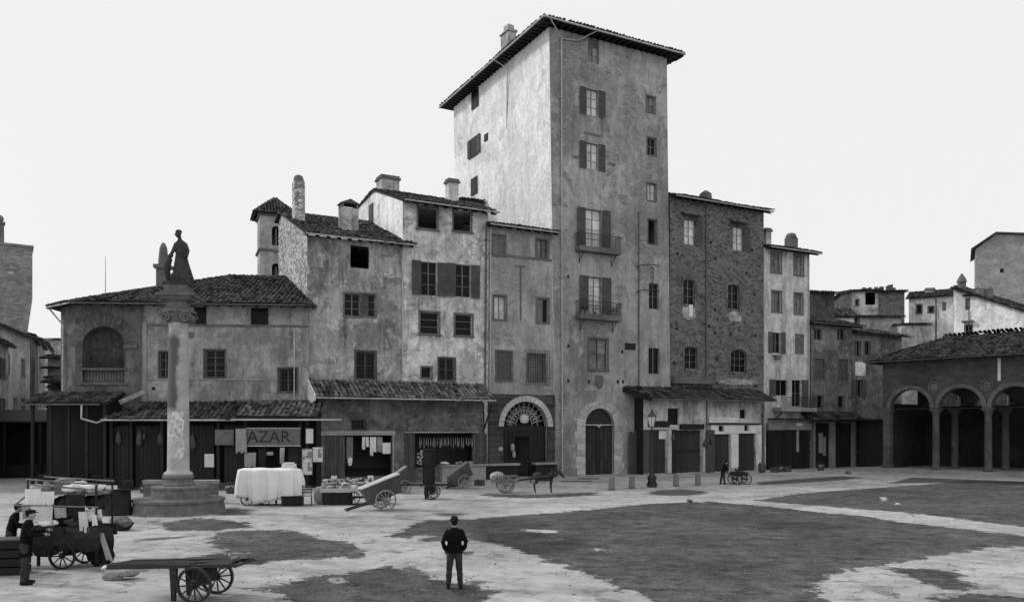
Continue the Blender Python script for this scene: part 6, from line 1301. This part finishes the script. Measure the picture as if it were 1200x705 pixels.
for i in range(25):
    x = x0+(x1-x0)*(i+.5)/25+R.uniform(-.04, .04)
    if ham is None: q = MB(); q.tube([(0, 0, -.02), (0, 0, -.12), (.01, 0, -.3), (0, 0, -.5), (0, 0, -.62)], [.008, .016, .03, .03, .01], 8); ham = o = q.build('sausage', M['stone'], None, True)
    else: o = ham.copy(); COL.objects.link(o)
    o.location = Mx @ Vector((x, -.08, z1-.05)); o.scale = (R.uniform(.8, 1.5), R.uniform(.8, 1.3), R.uniform(.8, 1.25)); o.rotation_euler = (0, 0, R.uniform(0, 3)); tag(o, 'pale dried sausage hung from the iron rail of the shop', 'sausage', 'sausages hung along the shop rail')
for i, (u, v, r_, lab) in enumerate(((492, 538, .3, 'mottled net of onions hung low left in the sausage shop'), (494, 531, .24, 'smaller net of onions hung above the low left one'))):
    x, _, z, _ = sh.rc(u, v, u+1, v, -.12); q = MB()
    for k in range(22): q.ball((R.gauss(0, r_*.45), R.gauss(0, .05), R.gauss(0, r_*.6)), .075, n=7, k=5)
    o = tag(q.build('onion_net', M['goods'], None, True), lab, 'onions'); o.location = Mx @ Vector((x, -.15, z))
for i, (u, w_, lab) in enumerate(((519, .5, 'white cloth bundle on the left of the shop counter'), (537, .3, 'small pale loaf on the middle of the shop counter'), (549, .35, 'pale parcel on the right of the shop counter'))):
    x, _, z, _ = sh.rc(u, 546, u+1, 546, -.3); q = MB()
    for k in range(5): q.ball((R.uniform(-w_, w_)*.6, R.uniform(-.1, .1), .07+R.uniform(0, .08)), w_*.35, .13, .09, 8, 6)
    o = tag(q.build('parcel', M['cloth_mid'] if i else M['paper'], None, True), lab, 'parcel'); o.location = Mx @ Vector((x, -.3, 1.14))

# ------------------------------------------------------------------ left stall with hanging washing
p = G(84, 663); t = thing('peddler_cart', 'peddler cart with posts and rails crowded with cloths, lower left', 'cart', p, -.06)
q = MB(); q.box(-.85, .95, -.4, .4, .92, .98); q.box(-.9, 1.0, -.46, -.41, .8, 1.1); q.box(-.9, 1.0, .41, .46, .8, 1.1); q.box(-.9, -.85, -.41, .41, .8, 1.1); q.build('tray', M['wood_cart'], t)
for s in (-1, 1): wheel(t, (.05, s*.5, .36), .36, 10, 'wood_dark')
q = MB(); q.box(-.04, .04, -.5, .5, .32, .4); q.box(-.7, .8, -.08, .08, .5, .6); q.box(-.05, .05, -.3, .3, .4, .9); q.build('axle', M['wood_dark'], t)
for (x, y, z1_) in ((-.95, -.38, 2.32), (.9, -.38, 2.2), (-.95, .38, 2.35), (.9, .38, 2.25)): q = MB(); q.tube([(x, y, .2 if x > 0 else .95), (x, y, z1_)], .028, 6); q.build('post', M['wood_dark'], t)
for (pts) in (((-1.0, -.38, 2.33), (.95, -.38, 2.2)), ((-1.0, -.38, 2.2), (.95, -.38, 2.06)), ((-1.25, -.48, 1.66), (1.0, -.46, 1.62)), ((-1.25, -.48, 1.66), (-.8, -.2, 2.12)), ((-1.0, .38, 2.35), (.95, .38, 2.24)), ((.9, -.4, 2.0), (.9, .4, 2.0))): q = MB(); q.tube(pts, .022, 6); q.build('rail', M['wood_grey'], t)
q = MB()
for x in (-.9, .85): q = MB(); q.tube([(x, 0, .9), (x*1.02, 0, 0)], .045, 6); q.build('prop', M['wood_dark'], t)
Pm = Matrix.Translation(p) @ Matrix.Rotation(-.06, 4, 'Z')
def hcloth(name, x0, x1, z0, z1, y, mat, lab, cat, sl=0.):
    mb = MB(); nx, nz = 12, 10; vs = []; ph = R.uniform(0, 6)
    for sd in (0, 1):
        for j in range(nz+1):
            for i in range(nx+1): f = j/nz; vs.append((x0+(x1-x0)*i/nx+sl*f+.02*f*math.sin(i+ph), (sd*.014)+y+.03*f*math.sin(i*1.1+ph)-.02*(1-f), z1-(z1-z0)*f*(1+.05*math.sin(i*.45+ph))))
    fs = []; N = (nx+1)*(nz+1)
    for o_ in (0, N):
        for j in range(nz):
            for i in range(nx): a_ = o_+j*(nx+1)+i; fs.append((a_, a_+1, a_+nx+2, a_+nx+1))
    mb.add(vs, fs); o = tag(mb.build(name, M[mat], None, True), lab, cat); o.matrix_world = Pm; o.location = p; o.rotation_euler = (0, 0, -.06); return o
hcloth('towel', -1.0, -.56, 1.66, 2.08, -.42, 'cloth_white', 'white towel on the upper rail, left end of the peddler cart', 'towel'); hcloth('towel', -.54, -.2, 1.68, 2.02, -.42, 'cloth_white', 'white towel on the upper rail, right of the first', 'towel')
hcloth('towel', -.74, -.18, 1.16, 1.64, -.52, 'paper', 'large pale towel on the lower rail of the peddler cart', 'towel'); hcloth('towel', -.16, .16, 1.34, 1.61, -.5, 'cloth_mid', 'small grey towel on the lower rail of the peddler cart', 'towel'); hcloth('towel', -1.02, -.78, 1.3, 1.64, -.53, 'cloth_mid', 'narrow grey towel at the left end of the lower rail', 'towel')
hcloth('rag', .48, .72, .98, 1.5, -.47, 'paper', 'pale crumpled rag hung low at the right post of the peddler cart', 'rag', .05); hcloth('rag', .82, .95, 1.14, 1.42, -.45, 'cloth_white', 'small white rag tied to the right post of the peddler cart', 'rag'); hcloth('blanket', .1, .62, 1.35, 1.95, -.4, 'cloth_dark', 'black blanket hung on the right of the peddler cart', 'blanket'); hcloth('blanket', -.8, .1, .6, 1.12, -.5, 'cloth_dark', 'dark blanket over the tray edge of the peddler cart', 'blanket')
def lump(name, x, y, z, rx, ry, rz_, mat, lab, cat, n=9, base=None):
    q = MB(); st_ = R.getstate()
    for k in range(n): q.ball((R.uniform(-.5, .5)*rx, R.uniform(-.5, .5)*ry, R.uniform(.3, .8)*rz_), rx*R.uniform(.35, .6), ry*R.uniform(.35, .6), rz_*R.uniform(.25, .5), 9, 6)
    o = q.build(name, M[mat], None, True); o.location = (Pm @ Vector((x, y, z))) if base is None else base; crumple(o, .03, .09); return tag(o, lab, cat)
lump('bundle', -.35, -.46, 1.1, .28, .12, .2, 'cloth_white', 'ruffled white bundle below the big pale towel', 'bundle', 8); lump('bundle', .3, .1, 1.0, .5, .3, .3, 'cloth_mid', 'grey heap of cloth in the tray of the peddler cart', 'bundle'); lump('bundle', -.4, .1, 1.0, .5, .3, .45, 'cloth_dark', 'dark heap of cloth left in the tray', 'bundle')
q = MB(); q.hull8([(-.2, -.3, 2.1), (1.0, -.3, 1.72), (-.2, .3, 2.1), (1.0, .3, 1.72), (-.2, -.3, 2.13), (1.0, -.3, 1.75), (-.2, .3, 2.13), (1.0, .3, 1.75)]) if False else q.box(-.9, .88, -.36, .36, 1.92, 1.96); q.build('top_shelf', M['wood_grey'], t)
for (x, kd, m, s_, lab) in ((-.6, 0, 'goods', 1.7, 'grey jug at the left of the top shelf'), (-.1, 1, 'frame', 2.2, 'tall tin on the middle of the top shelf'), (.32, 2, 'paper', 1.9, 'white bowl on the top shelf, right of the tin'), (.7, 2, 'cloth_white', 2.3, 'large white basin at the right of the top shelf')):
    q = ware(kd); o = tag(q.build(nm[kd], M[m], None, kd != 1), lab+' of the peddler cart', nm[kd]); o.location = Pm @ Vector((x, -.15, 1.962)); o.scale = (s_, s_, s_*(1.6 if kd == 1 else 1))
o = hcloth('shawl', 0, .25, .25, .95, 0, 'cloth_mid', 'striped shawl trailing from the cart corner to the ground', 'shawl', .35); o.location = Pm @ Vector((.9, -.3, 0)); o.rotation_euler = (0, 0, -.5)
lump('rag_heap', 0, 0, 0, .5, .3, .28, 'cloth_mid', 'heap of pale rags on the ground at the left end of the handcart', 'rags', 10, G(140, 678)); lump('rag_heap', 0, 0, 0, .2, .2, .2, 'cloth_white', 'small white rag on the ground below the shawl', 'rag', 6, G(127, 671))
for i, (x, y, z, a_, b_, c_, m, lab) in enumerate(((-.75, .1, 1.96, .25, .25, .22, 'goods', 'mottled bundle at the left end of the top shelf'), (.05, .15, 1.96, .3, .25, .28, 'cloth_mid', 'grey bundle behind the tin on the top shelf'), (.62, .1, 1.5, .3, .3, .35, 'cloth_dark', 'black bundle slung under the right of the top shelf'), (-.15, -.1, 1.35, .45, .3, .45, 'cloth_dark', 'large black bundle hanging in the middle of the peddler cart'), (.55, -.2, .98, .45, .3, .35, 'wood_cart', 'dark sack at the right of the tray'), (-.6, -.2, .3, .4, .35, .5, 'cloth_dark', 'black sack under the left of the tray'), (.6, .1, .05, .45, .3, .55, 'coat', 'dark sack on the ground under the right of the tray'), (.2, -.2, 1.97, .3, .2, .22, 'cloth_white', 'crumpled white linen right of the tin on the top shelf'), (-.8, -.2, 1.97, .2, .2, .2, 'paper', 'pale crumpled cloth at the left corner of the top shelf'), (.75, -.3, 1.2, .3, .2, .35, 'paper', 'pale linen spilling over the right end of the tray'))): lump('bundle', x, y, z, a_, b_, c_, m, lab+(' of the peddler cart' if 'shelf' in lab or 'tray' in lab else ''), 'bundle', 12)
drape('cloth', 'cloth_dark', .93, .44, 1.06, .42, p, -.06, 'dark cloth hung round the sides of the peddler cart tray', 'cloth', .05, .2, 2.2, 9)
bk = thing('basket', 'dark basket heaped with pale cloths on the paving between cart and column', 'basket', G(144, 621), .3); q = MB(); q.loft([((0, 0, 0), .2, .2), ((0, 0, .08), .27, .25), ((.02, 0, .26), .36, .3), ((.02, 0, .28), .33, .27), ((0, 0, .12), .22, .2)], 16); q.build('basket_body', M['wood_dark'], bk)
lump('bundle', 0, 0, 0, .5, .4, .3, 'goods', 'mottled cloths heaped in the basket on the paving', 'cloths', 12, G(144, 621)+Vector((0, 0, .14)))
# dark stand with a white label beyond
p = G(137, 603); t = thing('market_stand', 'black covered stand with a white ticket, left of the column steps', 'stand', p, 0); q = MB(); q.loft([((0, 0, 0), .62, .5), ((0, 0, .5), .58, .45), ((0, 0, 1.0), .55, .42), ((0, 0, 1.05), .5, .38)], 20); q.build('stand_cover', M['cloth_dark'], t); q = MB(); q.box(-.75, .75, -.4, .4, 1.052, 1.12); q.build('stand_top', M['wood_dark'], t); q = MB(); q.box(-.24, .24, -.47, -.45, 1.12, 1.28); q.build('ticket', M['paper'], t)
for i, (x, s_) in enumerate(((-.45, 1), (.4, .8))):
    q = MB(); q.box(-.2*s_, .2*s_, -.2, .2, 0, .4*s_, 0, None, .01); o = tag(q.build('crate', M['wood_dark']), ['black crate at the left on the ticketed stand', 'smaller black crate at the right on the ticketed stand'][i], 'crate'); o.location = p+Vector((x, .1, 1.122))
p = G(6, 672); t = thing('crate', 'dark slatted crate at the lower left edge beside the vendor', 'crate', p, .2); q = MB()
for z in (0, .22, .44, .66): q.box(-.5, .5, -.3, -.27, z+.01, z+.19); q.box(-.5, .5, .27, .3, z+.01, z+.19); q.box(-.5, -.47, -.27, .27, z+.01, z+.19); q.box(.47, .5, -.27, .27, z+.01, z+.19)
q.build('slat_wall', M['wood_dark'], t); q = MB(); q.box(-.52, .52, -.32, .32, .86, .9); q.build('lid', M['wood'], t)

# ------------------------------------------------------------------ bollards, street lamp
bol = None
for i, (u, v, lab) in enumerate(((716.8, 574, 'leftmost stone bollard, in front of the tower gate'), (740.5, 572, 'stone bollard between the tower gate and the street lamp'), (792.3, 569.5, 'stone bollard just right of the street lamp'), (818, 568, 'rightmost stone bollard, nearest the man with the barrow'))):
    if bol is None:
        bol = o = thing('bollard', lab, 'bollard', G(u, v), 0, 'stone bollards before the tower'); q = MB(); q.lathe([(.2, 0), (.19, .1), (.175, .6), (.17, .72), (.15, .77), (.08, .8)], n=14); q.build('post', M['bollard'], o, True)
    else: o = copy_tree(bol); o.location = G(u, v); o['label'] = lab
p = G(764, 570.5); t = thing('street_lamp', 'cast iron gas street lamp with a glass lantern', 'street lamp', p, .2); q = MB()
q.lathe([(.30, 0), (.30, .1), (.2, .16), (.17, .3), (.22, .5), (.17, .75), (.1, .85), (.12, .9), (.06, 1.0), (.05, 2.6), (.045, 3.6), (.07, 3.65), (.04, 3.7)], n=16)
for k in range(6): a = 2*PI*k/6; q.tube([(.14*math.cos(a), .14*math.sin(a), .8), (.27*math.cos(a), .27*math.sin(a), .6), (.22*math.cos(a), .22*math.sin(a), .35), (.32*math.cos(a), .32*math.sin(a), .12)], [.03, .04, .035, .06], 6)
q.tube([(-.3, 0, 3.45), (.3, 0, 3.45)], .02, 6); q.build('lamp_post', M['iron'], t, True)
ln = MB(); ln.lathe([(.14, 3.72), (.15, 3.75), (.27, 4.3), (.28, 4.32)], n=6); lo = ln.build('lantern', M['lamp_glass'], t)
q = MB(); 
for k in range(6): a = 2*PI*k/6; q.tube([(.15*math.cos(a), .15*math.sin(a), 3.72), (.28*math.cos(a), .28*math.sin(a), 4.32)], .014, 5)
q.lathe([(.3, 4.33), (.3, 4.36), (.17, 4.52), (.1, 4.55), (.1, 4.66), (.04, 4.7), (.05, 4.76), (.01, 4.82)], n=12); q.build('lantern_cap', M['iron'], lo)

# ------------------------------------------------------------------ people
_fx = []
def fold(o):
    if not _fx: tx = bpy.data.textures.new('creases', 'CLOUDS'); tx.noise_scale = .09; tx.noise_depth = 2; _fx.append(tx)
    d = o.modifiers.new('d', 'DISPLACE'); d.texture = _fx[0]; d.strength = .035; d.mid_level = .5
def person(label, loc, rz, h=1.7, arms=None, stance=.1, lean=0., hat='bowler', coatlen=.44, head=(0, 0), stride=0., squat=0.):
    """faces +y locally; arms: for each side (elbow, wrist) in body units of 1.7 m"""
    t = thing('person', label, 'person', loc, rz); k = h/1.7; V = lambda x, y, z: Vector((x*k, (y+lean*max(0, z-.9))*k, z*k-(lean*lean*.25*max(0, z-.9))*k))
    arms = arms or [((-.30, -.02, 1.13), (-.27, .08, .9)), ((.30, -.02, 1.13), (.27, .08, .9))]
    bm = MB(); hx, hy = head
    bm.loft([(V(0, 0, .85), .15*k, .1*k), (V(0, .0, 1.0), .135*k, .095*k), (V(0, -.01, 1.2), .15*k, .1*k), (V(0, -.01, 1.38), .16*k, .09*k), (V(0, 0, 1.45), .08*k, .07*k)], 14)
    bm.tube([V(0, 0, 1.42), V(0, .01, 1.54)], .055*k, 10); hc = V(hx, hy+.02, 1.6); bm.ball(hc, .077*k, .095*k, .115*k, 14, 10)
    bm.ball(hc+Vector((0, .095, -.015))*k, .016*k, .022*k, .028*k, 6, 5); bm.ball(hc+Vector((0, .075, -.06))*k, .03*k, .02*k, .014*k, 8, 5); bm.ball(hc+Vector((0, .055, -.095))*k, .035*k, .03*k, .025*k, 8, 5)
    for s in (-1, 1): bm.ball(hc+Vector((s*.078, -.005, -.01))*k, .012*k, .022*k, .033*k, 6, 5); bm.ball(hc+Vector((s*.03, .083, .012))*k, .014*k, .01*k, .009*k, 6, 5)
    jk = MB(); tr = MB(); sh_ = MB()
    for i, s in enumerate((-1, 1)):
        el, wr = arms[i]; S_ = V(s*.17, -.01, 1.37); E = V(*el); Wr = V(*wr); bm.tube([S_, E, Wr], [.045*k, .038*k, .028*k], 8)
        d = (Wr-E).normalized(); pc = Wr+d*.05*k; bm.ball(pc, .035*k, .025*k, .045*k, 8, 6); sd = d.orthogonal().normalized(); ot = d.cross(sd)
        for f in range(4): o0 = pc+sd*(f-1.5)*.019*k+d*.03*k; bm.tube([o0, o0+d*(.035+.006*(f in (1, 2)))*k+ot*.008*k, o0+d*.055*k+ot*.028*k], [.0095*k, .0085*k, .007*k], 6)
        bm.tube([Wr+sd*.025*k, Wr+sd*.05*k+d*.04*k, Wr+sd*.045*k+d*.07*k], [.011*k, .01*k, .008*k], 6)
        jk.tube([V(s*.13, -.01, 1.42), S_, E, Wr], [.06*k, .066*k, .056*k, .045*k], 12); jk.ball(S_, .066*k)
        hp = V(s*.09, 0, .9); kn = Vector((s*(.09+stance*.5), stride*s*.5+squat*.3, .49-squat*.05))*k; an = Vector((s*(.09+stance), stride*s-.02, .09))*k
        bm.tube([hp, kn, an, an-Vector((0, 0, .05*k))], [.075*k, .05*k, .035*k, .035*k], 10); bm.tube([an+Vector((0, -.04, -.05))*k, an+Vector((0, .13, -.06))*k], [.035*k, .028*k], 8)
        tr.tube([V(s*.075, 0, .96), hp, kn, an+Vector((0, 0, -.015))*k], [(.1*k), .105*k, .078*k, .068*k], 12)
        q2 = sh_; q2.tube([an+Vector((0, -.07, -.045))*k, an+Vector((0, -.03, -.04))*k, an+Vector((0, .08, -.05))*k, an+Vector((0, .19, -.06))*k], [.035*k, .047*k, .042*k, .028*k], 10)
    o = bm.build('person_body', M['skin'], t); remesh(o, .011, 1)
    tr.loft([(V(0, 0, .84), .17*k, .115*k), (V(0, 0, 1.04), .16*k, .11*k)], 14); o = tr.build('trousers', M['trousers'], t); remesh(o, .014, 2); fold(o)
    zb = 1.35-coatlen-.05; jk.loft([(V(0, -.0, zb), .205*k, .15*k), (V(0, 0, zb+.14), .19*k, .135*k), (V(0, -.005, 1.12), .175*k, .125*k), (V(0, -.01, 1.28), .205*k, .125*k), (V(0, -.01, 1.38), .20*k, .11*k), (V(0, -.005, 1.44), .13*k, .085*k), (V(0, 0, 1.49), .07*k, .065*k)], 18)
    for z_ in (.98, 1.06, 1.16, 1.27):           # creases across the back and front of the coat
        for sy in (-1, 1): jk.tube([V(-.13, sy*.11, z_+R.uniform(-.02, .02)), V(0, sy*.125, z_+R.uniform(-.03, .03)), V(.13, sy*.105, z_+R.uniform(-.03, .03))], .012*k, 5); o = jk.build('jacket', M['coat'], t); remesh(o, .014, 2); fold(o)
    o = sh_.build('shoes', M['felt'], t, True)
    ht = MB(); top = hc+Vector((0, -.005, .045))*k
    hr = MB(); hr.ball(hc+Vector((0, -.02, .02))*k, .084*k, .09*k, .108*k, 12, 8); hr.build('hair', M['felt'], t, True)
    if hat == 'bowler': ht.lathe([(.125*k, 0), (.13*k, .012*k), (.095*k, .015*k), (.092*k, .06*k), (.08*k, .1*k), (.045*k, .122*k), (.005*k, .128*k)], top, 20); ht.build('hat', M['felt'], t, True)
    elif hat == 'cap': ht.lathe([(.09*k, -.01*k), (.115*k, .02*k), (.11*k, .05*k), (.05*k, .07*k), (.005*k, .072*k)], top, 16); ht.box(-.07*k+top.x, .07*k+top.x, top.y+.05*k, top.y+.15*k, top.z, top.z+.012*k); ht.build('hat', M['felt'], t, True)
    return t
PM = person('man in a dark suit and round hat seen from behind, alone in the square', G(532.5, 689), .08, 1.60, arms=[((-.285, -.04, 1.14), (-.22, .05, .93)), ((.285, -.04, 1.14), (.23, .05, .93))], stance=.06, coatlen=.42)
o = MB(); o.hull8([(0, -.05, 0), (.2, -.05, .03), (0, .08, 0), (.2, .08, .03), (-.02, -.06, .07), (.24, -.05, .09), (-.02, .08, .07), (.24, .08, .09)]); o = tag(o.build('folded_paper', M['wood_grey']), 'folded paper under the arm of the man in the round hat', 'folded paper'); o.location = PM.location+Vector((.22, .02, .76)); o.rotation_euler = (0, 0, .08)
person('second dark figure bending over the goods behind the vendor at the left edge', G(12, 664), -1.0, 1.66, arms=[((-.26, .12, 1.12), (-.2, .38, 1.1)), ((.26, .12, 1.12), (.2, .38, 1.05))], stance=.07, lean=.25, coatlen=.7, hat='cap')
person('dark clad vendor standing in profile left of the peddler cart', G(30, 684), -1.2, 1.74, arms=[((-.26, .1, 1.15), (-.2, .36, 1.2)), ((.26, .1, 1.15), (.2, .36, 1.15))], stance=.06, lean=.12, coatlen=.66, hat='cap')
person('stooping man in dark clothes holding the handles of a barrow', G(847, 567), -1.45, 1.52, arms=[((-.24, .12, 1.1), (-.22, .3, .88)), ((.24, .12, 1.1), (.22, .3, .88))], stance=.05, lean=.35, stride=.1, coatlen=.5, hat='cap')
p = G(866, 567); t = thing('barrow', 'light barrow with spoked wheels pushed by the stooping man', 'barrow', p, .1); q = MB(); q.box(-.5, .5, -.3, .3, .55, .6); q.box(-.5, .5, -.33, -.3, .55, .8); q.box(-.5, .5, .3, .33, .55, .8); q.build('tray', M['wood_dark'], t)
for x in (-.28, .36):
    for s in (-1, 1): wheel(t, (x, s*.38, .35), .35, 10, 'wood_dark' if x < 0 else 'wood')
q = MB(); [q.box(x-.03, x+.03, -.4, .4, .32, .38) for x in (-.28, .36)]; q.build('axle', M['iron'], t); q = MB(); [q.tube([(-.5, s*.25, .6), (-1.0, s*.22, .82)], .022, 6) for s in (-1, 1)]; q.build('handle', M['wood'], t)
q = MB()
for k in range(12): a = R.uniform(0, 6); q.tube([(R.uniform(-.3, .3), R.uniform(-.15, .15), .6), (R.uniform(-.4, .4), R.uniform(-.2, .2), R.uniform(.9, 1.2))], [.05, .015], 5)
o = tag(q.build('bundle', M['cloth_dark']), 'dark bristling load of brushwood on the barrow', 'brushwood'); o.location = p; o.rotation_euler = (0, 0, .1)
# planks and stones by the walls
for (u, v, L_, a, lab) in ((676, 564, 2.2, .25, 'long plank lying on the paving before the tower gate'), (690, 561, 1.5, .1, 'shorter plank lying close to the tower gate sill')): q = MB(); q.box(-L_/2, L_/2, -.1, .1, 0, .06, 0, None, .01); o = tag(q.build('plank', M['wood']), lab, 'plank'); o.location = G(u, v); o.rotation_euler = (0, 0, a)
for i, (u, v, s_, lab) in enumerate(((994, 555, .28, 'lone stone lying between the bright shops and the loggia'), (377, 630, .0, ''), (808, 588, .16, 'small stone at the corner of the dark ground'), (1052, 592, .14, 'pale pebble on the far dark ground'))):
    if s_: q = MB(); q.ball((0, 0, s_*.4), s_, s_*.8, s_*.6, 8, 6); q.v = [tuple(Vector(c_)*R.uniform(.85, 1.1)) for c_ in q.v]; o = tag(q.build('stone', M['stone_light' if i == 3 else 'stone_dark']), lab, 'stone'); o.location = G(u, v)

# clutter in the shade of the shops: crates, baskets, hanging bundles
def basket(q): q.loft([((0, 0, 0), .18, .18), ((0, 0, .12), .24, .24), ((0, 0, .3), .28, .28), ((0, 0, .31), .25, .25), ((0, 0, .2), .23, .23)], 12); q.tube([(.27*math.cos(a), 0, .3+.25*math.sin(a)) for a in [PI*i/8 for i in range(9)]], .02, 5)
kit = {}
def clutter(kind, pos, rz, s_, lab, grp):
    if kind not in kit:
        t = thing(kind, lab, kind.replace('_', ' '), pos, rz, grp); q = MB()
        if kind == 'basket': basket(q); q.build('wicker_body', M['wood'], t); q = MB(); [q.ball((R.uniform(-.15, .15), R.uniform(-.15, .15), .28+R.uniform(0, .07)), .075, n=7, k=5) for _ in range(14)]; q.build('produce', M['goods'], t, True)
        elif kind == 'crate':
            for z in (0, .14, .28): q.box(-.3, .3, -.22, -.2, z, z+.11); q.box(-.3, .3, .2, .22, z, z+.11); q.box(-.3, -.28, -.2, .2, z, z+.11); q.box(.28, .3, -.2, .2, z, z+.11)
            q.box(-.28, .28, -.2, .2, .0, .03); q.build('slat_wall', M['wood'], t); q = MB(); [q.box(x-.03, x+.03, y-.03, y+.03, 0, .4) for x in (-.26, .26) for y in (-.17, .17)]; q.build('corner_posts', M['wood_dark'], t)
        else:
            q.lathe([(.22, 0), (.28, .2), (.3, .42), (.28, .62), (.22, .82), (.2, .82), (.2, .78)], n=16); q.build('staves', M['wood'], t, True); [(lambda h, r_: (lambda qq: (qq.lathe([(r_+.012, h-.02), (r_+.012, h+.02)], n=16), qq.build('hoop', M['iron'], t)))(MB()))(h, r_) for h, r_ in ((.16, .268), (.66, .268))]
        kit[kind] = t
    else: t = copy_tree(kit[kind]); t.location = pos; t.rotation_euler = (0, 0, rz); t['label'] = lab; t['group'] = grp
    t.scale = (s_,)*3; return t
for kind, us, v, lab, grp in (('crate', (60, 78, 97, 118, 176, 262), 574, 'slatted crate in the shade before the dark stalls left of the bazaar', 'crates before the dark stalls'), ('basket', (70, 88, 107, 169, 182, 270), 577, 'round basket of produce in the shade before the dark stalls left of the bazaar', 'baskets before the dark stalls'),
    ('crate', (466, 562), 569.5, 'slatted crate at the foot of the shops below the long pent roof', 'crates below the long pent roof'), ('basket', (470, 530), 570, 'round basket of produce at the foot of the shops below the long pent roof', 'baskets below the long pent roof'),
    ('barrel', (789, 826, 893), 553.5, 'upright barrel against the shop fronts right of the street lamp', 'barrels right of the street lamp'), ('crate', (773, 908, 921), 553.0, 'slatted crate against the shop fronts right of the tower', 'crates right of the tower'), ('basket', (830, 915, 962), 552.0, 'round basket of produce at the shops right of the tower', 'baskets right of the tower')):
    for u in us: clutter(kind, G(u, v+R.uniform(-.8, 1)-(.012*(u-900) if u > 900 else 0)), R.uniform(-.5, .5), R.uniform(.9, 1.25), lab, grp)
wb = None
for f_, d_, us, v0, lab, grp in ((RA, -2.45, (139, 163, 169, 188, 226, 258), 497, 'dark bundle hung under the tiled lean-to of the low house', 'bundles hung under the lean-to'), (AF, -.25, (789, 826, 829, 834), 503, 'dark bundle hung before the shops right of the street lamp', 'bundles hung at the right hand shops')):
    for u in us:
        ff = f_.off(d_); q_ = ff.P+ff.D*ff.S(u); z = CH+(HY-v0-R.uniform(0, 12))/FP*q_.y
        if wb is None: q = MB(); q.tube([(0, 0, 0), (0, 0, -.15), (.02, 0, -.3), (0, 0, -.65), (0, 0, -.8)], [.01, .02, .12, .16, .05], 8); wb = o = q.build('hanging_bundle', M['wood'], None, True)
        else: o = wb.copy(); COL.objects.link(o)
        o.location = (q_.x, q_.y, z); s_ = R.uniform(.6, 1.2); o.scale = (s_, s_, s_*R.uniform(.7, 1.3)); o.rotation_euler = (0, 0, R.uniform(0, 6)); tag(o, lab, 'bundle', grp)
# ------------------------------------------------------------------ camera, sky, sun
cam = bpy.data.cameras.new('camera'); co = bpy.data.objects.new('camera', cam); COL.objects.link(co); co.location = (0, 0, CH); co.rotation_euler = (PI/2, 0, 0)
cam.sensor_width = 36; cam.lens = 36*FP/1200; cam.shift_y = (HY-352.5)/1200; cam.clip_end = 3000; cam.clip_start = .1
sc = bpy.context.scene; sc.camera = co
w = bpy.data.worlds.new('World'); sc.world = w; w.use_nodes = True; nt = w.node_tree; nt.nodes.clear()
EL, AZ = math.radians(36), math.radians(-76)      # sun stands to the left, just behind the facades' line; azimuth from +Y towards +X
sky = nt.nodes.new('ShaderNodeTexSky'); sky.sky_type = 'NISHITA'; sky.sun_disc = False; sky.sun_elevation = EL; sky.sun_rotation = AZ; sky.dust_density = 4; sky.air_density = 1
bw = nt.nodes.new('ShaderNodeRGBToBW'); nt.links.new(sky.outputs[0], bw.inputs[0])
mx = nt.nodes.new('ShaderNodeMix'); mx.data_type = 'FLOAT'; mx.inputs[0].default_value = .07; mx.inputs[2].default_value = 9.2; nt.links.new(bw.outputs[0], mx.inputs[3])
cmb = nt.nodes.new('ShaderNodeCombineColor'); [nt.links.new(mx.outputs[0], cmb.inputs[i]) for i in range(3)]
bg = nt.nodes.new('ShaderNodeBackground'); bg.inputs[1].default_value = .1; nt.links.new(cmb.outputs[0], bg.inputs[0])
ou = nt.nodes.new('ShaderNodeOutputWorld'); nt.links.new(bg.outputs[0], ou.inputs[0])
sl = bpy.data.lights.new('sun', 'SUN'); sl.energy = 1.9; sl.angle = math.radians(10); sl.color = (1, 1, 1); so = bpy.data.objects.new('sun', sl); COL.objects.link(so)
dr = Vector((math.sin(AZ)*math.cos(EL), math.cos(AZ)*math.cos(EL), math.sin(EL))); so.rotation_euler = dr.to_track_quat('Z', 'Y').to_euler(); so.location = (0, 0, 60)
sc.view_settings.view_transform = 'Standard'; sc.view_settings.look = 'None'; sc.view_settings.exposure = 0.0; sc.view_settings.gamma = 1
